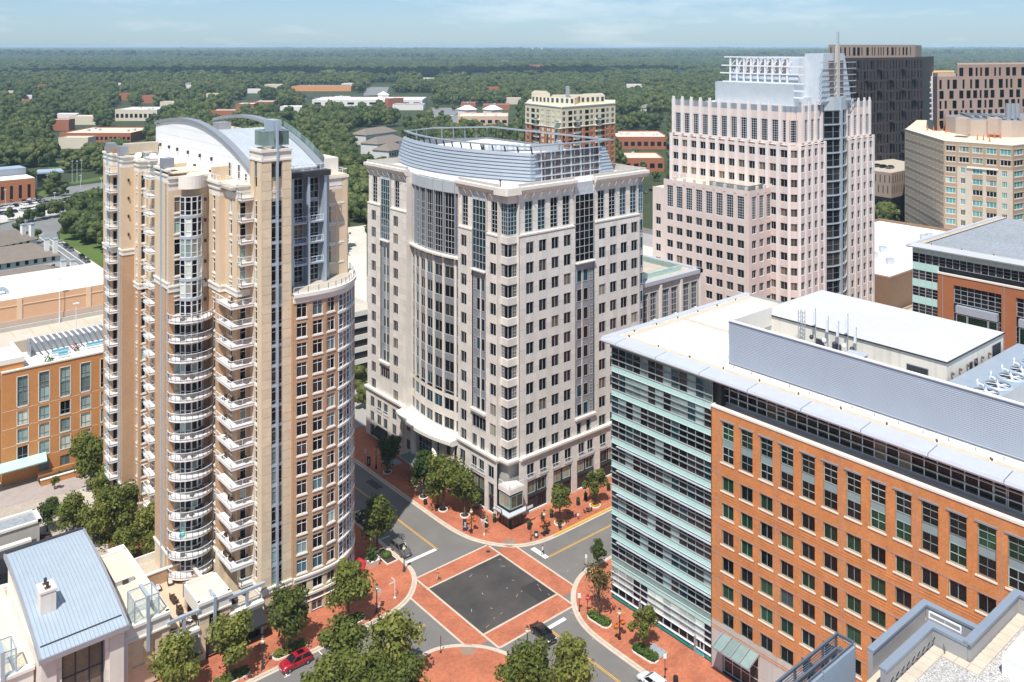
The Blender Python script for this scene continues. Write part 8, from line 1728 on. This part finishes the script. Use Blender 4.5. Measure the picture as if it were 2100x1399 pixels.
# furniture standing on the balconies
fr=MB(); fr.box(-.3,.3,-.3,.3,.05,.42,rat); fr.box(-.3,.3,.2,.3,.42,.9,rat); frm=fr.mesh('balcony_chair'); tf=MB(); tf.cyl(0,0,.62,.68,.42,rat,8); tf.cyl(0,0,0,.62,.06,rat,6); tfm=tf.mesh('balcony_table')
tqc=mat('turquoise_cloth',(.02,.40,.38),.7,var=.05); fr=MB(); fr.box(-.3,.3,-.3,.3,.05,.42,tqc); fr.box(-.3,.3,.2,.3,.42,.9,tqc); frt=fr.mesh('balcony_chair')
rb_=random.Random(21)
for k,z in enumerate(zr):
    for (x,y) in ((49.3,139.6),(50.7,139.1),(52.6,139.7)):
        if rb_.random()<.3: continue
        o=put(frt if k==2 else frm,'balcony_chair',None,(x+rb_.uniform(-.2,.2),y,z),rb_.uniform(0,6.2)); tag(o,('turquoise chair on the third round balcony from the bottom' if k==2 else 'dark wicker chair on a round balcony of the apartment tower'),'chair','turquoise balcony chairs' if k==2 else 'chairs on the round balconies')
    if rb_.random()<.6: o=put(tfm,'balcony_table',None,(51.6,139.5,z)); tag(o,'small round table on a round balcony of the apartment tower','table','tables on the round balconies')
for k,z in enumerate([z for z in lev if 7.5<z<50]):
    for (x,y) in ((54.6,133.6),(55.4,131.7),(56.4,131.8),(54.3,135.2)):
        if rb_.random()<.4: continue
        o=put(frm,'balcony_chair',None,(x,y+rb_.uniform(-.2,.2),z),rb_.uniform(0,6.2)); tag(o,'dark wicker chair on an angled corner balcony of the apartment tower','chair','chairs on the corner balconies')
    if rb_.random()<.5: o=put(tfm,'balcony_table',None,(55.8,131.75,z)); tag(o,'small round table on an angled corner balcony of the apartment tower','table','tables on the corner balconies')
# ---------------------------------------------------------------- people
def person(x,y,rot,label,top,bottom,hairc,stride=.25,shoes=rubber,z=0.0,hat=None,arms=.1):
    t=thing('person',label,'person',(x,y,z),None,rot); s=stride
    J={'pel':((0,0,.95),.15),'spi':((0.02,0,1.18),.14),'che':((.03,0,1.38),.165),'nec':((.03,0,1.52),.065),'hed':((.06,0,1.66),.105),'top':((.06,0,1.74),.09)}
    V=[];Rr=[];E=[];ix={}
    for k,(p,r) in J.items(): ix[k]=len(V); V.append(p); Rr.append(r)
    for a,b in (('pel','spi'),('spi','che'),('che','nec'),('nec','hed'),('hed','top')): E.append((ix[a],ix[b]))
    def chain(root,ps):
        a=ix[root]
        for p,r in ps: V.append(p); Rr.append(r); E.append((a,len(V)-1)); a=len(V)-1
    for sd in (-1,1):
        f=s*sd; chain('pel',[((0,sd*.1,.88),.11),((f*.55+.05,sd*.1,.5),.075),((f*1.0-.03,sd*.1,.1),.05),((f*1.0+.14,sd*.11,.04),.04)])
        chain('che',[((.02,sd*.2,1.42),.075),((-f*.35-.02,sd*.25,1.15),.05),((-f*.6+.08+arms,sd*.24,.92),.038),((-f*.6+.12+arms,sd*.23,.82),.04)])
    me=bpy.data.meshes.new('body'); me.from_pydata(V,E,[]); o=bpy.data.objects.new('body',me); COL.objects.link(o); md=o.modifiers.new('s','SKIN'); 
    for i,r in enumerate(Rr): me.skin_vertices[0].data[i].radius=(r,r*.8 if i in (1,2,3) else r)
    me.skin_vertices[0].data[0].use_root=True; o.modifiers.new('d','SUBSURF').levels=1
    dg=bpy.context.evaluated_depsgraph_get(); m2=bpy.data.meshes.new_from_object(o.evaluated_get(dg)); bpy.data.objects.remove(o); m2.name='body'
    m2.materials.clear()
    for q in (skin,top,bottom,shoes): m2.materials.append(q)
    for p in m2.polygons:
        c=p.center; p.use_smooth=True; p.material_index=3 if c.z<.1 else 2 if c.z<.97 and abs(c.y)<.2 else 0 if c.z>1.5 or (abs(c.y)>.18 and c.z<1.12) else 1
    child(m2,'body',t); m=MB(); m.sphere((.045,0,1.73),.115,hairc,8,6,.75); child(m.mesh('hair'),'hair',t); return t
brown=mat('hair_brown',(.05,.03,.02),.8,var=0); navy=mat('cloth_navy',(.02,.022,.04),.9,var=.05); wcl=mat('cloth_white',(.78,.76,.78),.9,var=.03); org=mat('cloth_coral',(.6,.16,.10),.9,var=.05); khk=mat('cloth_grey',(.4,.36,.36),.9,var=.05); redc=mat('cloth_red',(.5,.02,.03),.9,var=.05)
t=person(103.9,115.2,2.2,'person in white shirt and dark trousers walking at the stop line',wcl,navy,brown,.22,z=.0)
t=person(85.5,121.3,.2,'person in coral top and grey shorts walking with a bag on the brick crosswalk',org,khk,brown,.3,z=.01); m=MB(); m.box(-.1,.2,-.48,-.3,.6,.95,mat('bag_tan',(.5,.3,.12),.8,var=.05)); tag(put(m.mesh('shoulder_bag'),'shoulder_bag',None,(85.5,121.3,.01),.2),'tan bag carried by the person in the coral top','bag')
person(116.7,119.35,1.0,'small person in white top and red trousers near the yellow kerb',wcl,redc,brown,.15,z=.14).scale=(.75,.75,.75)
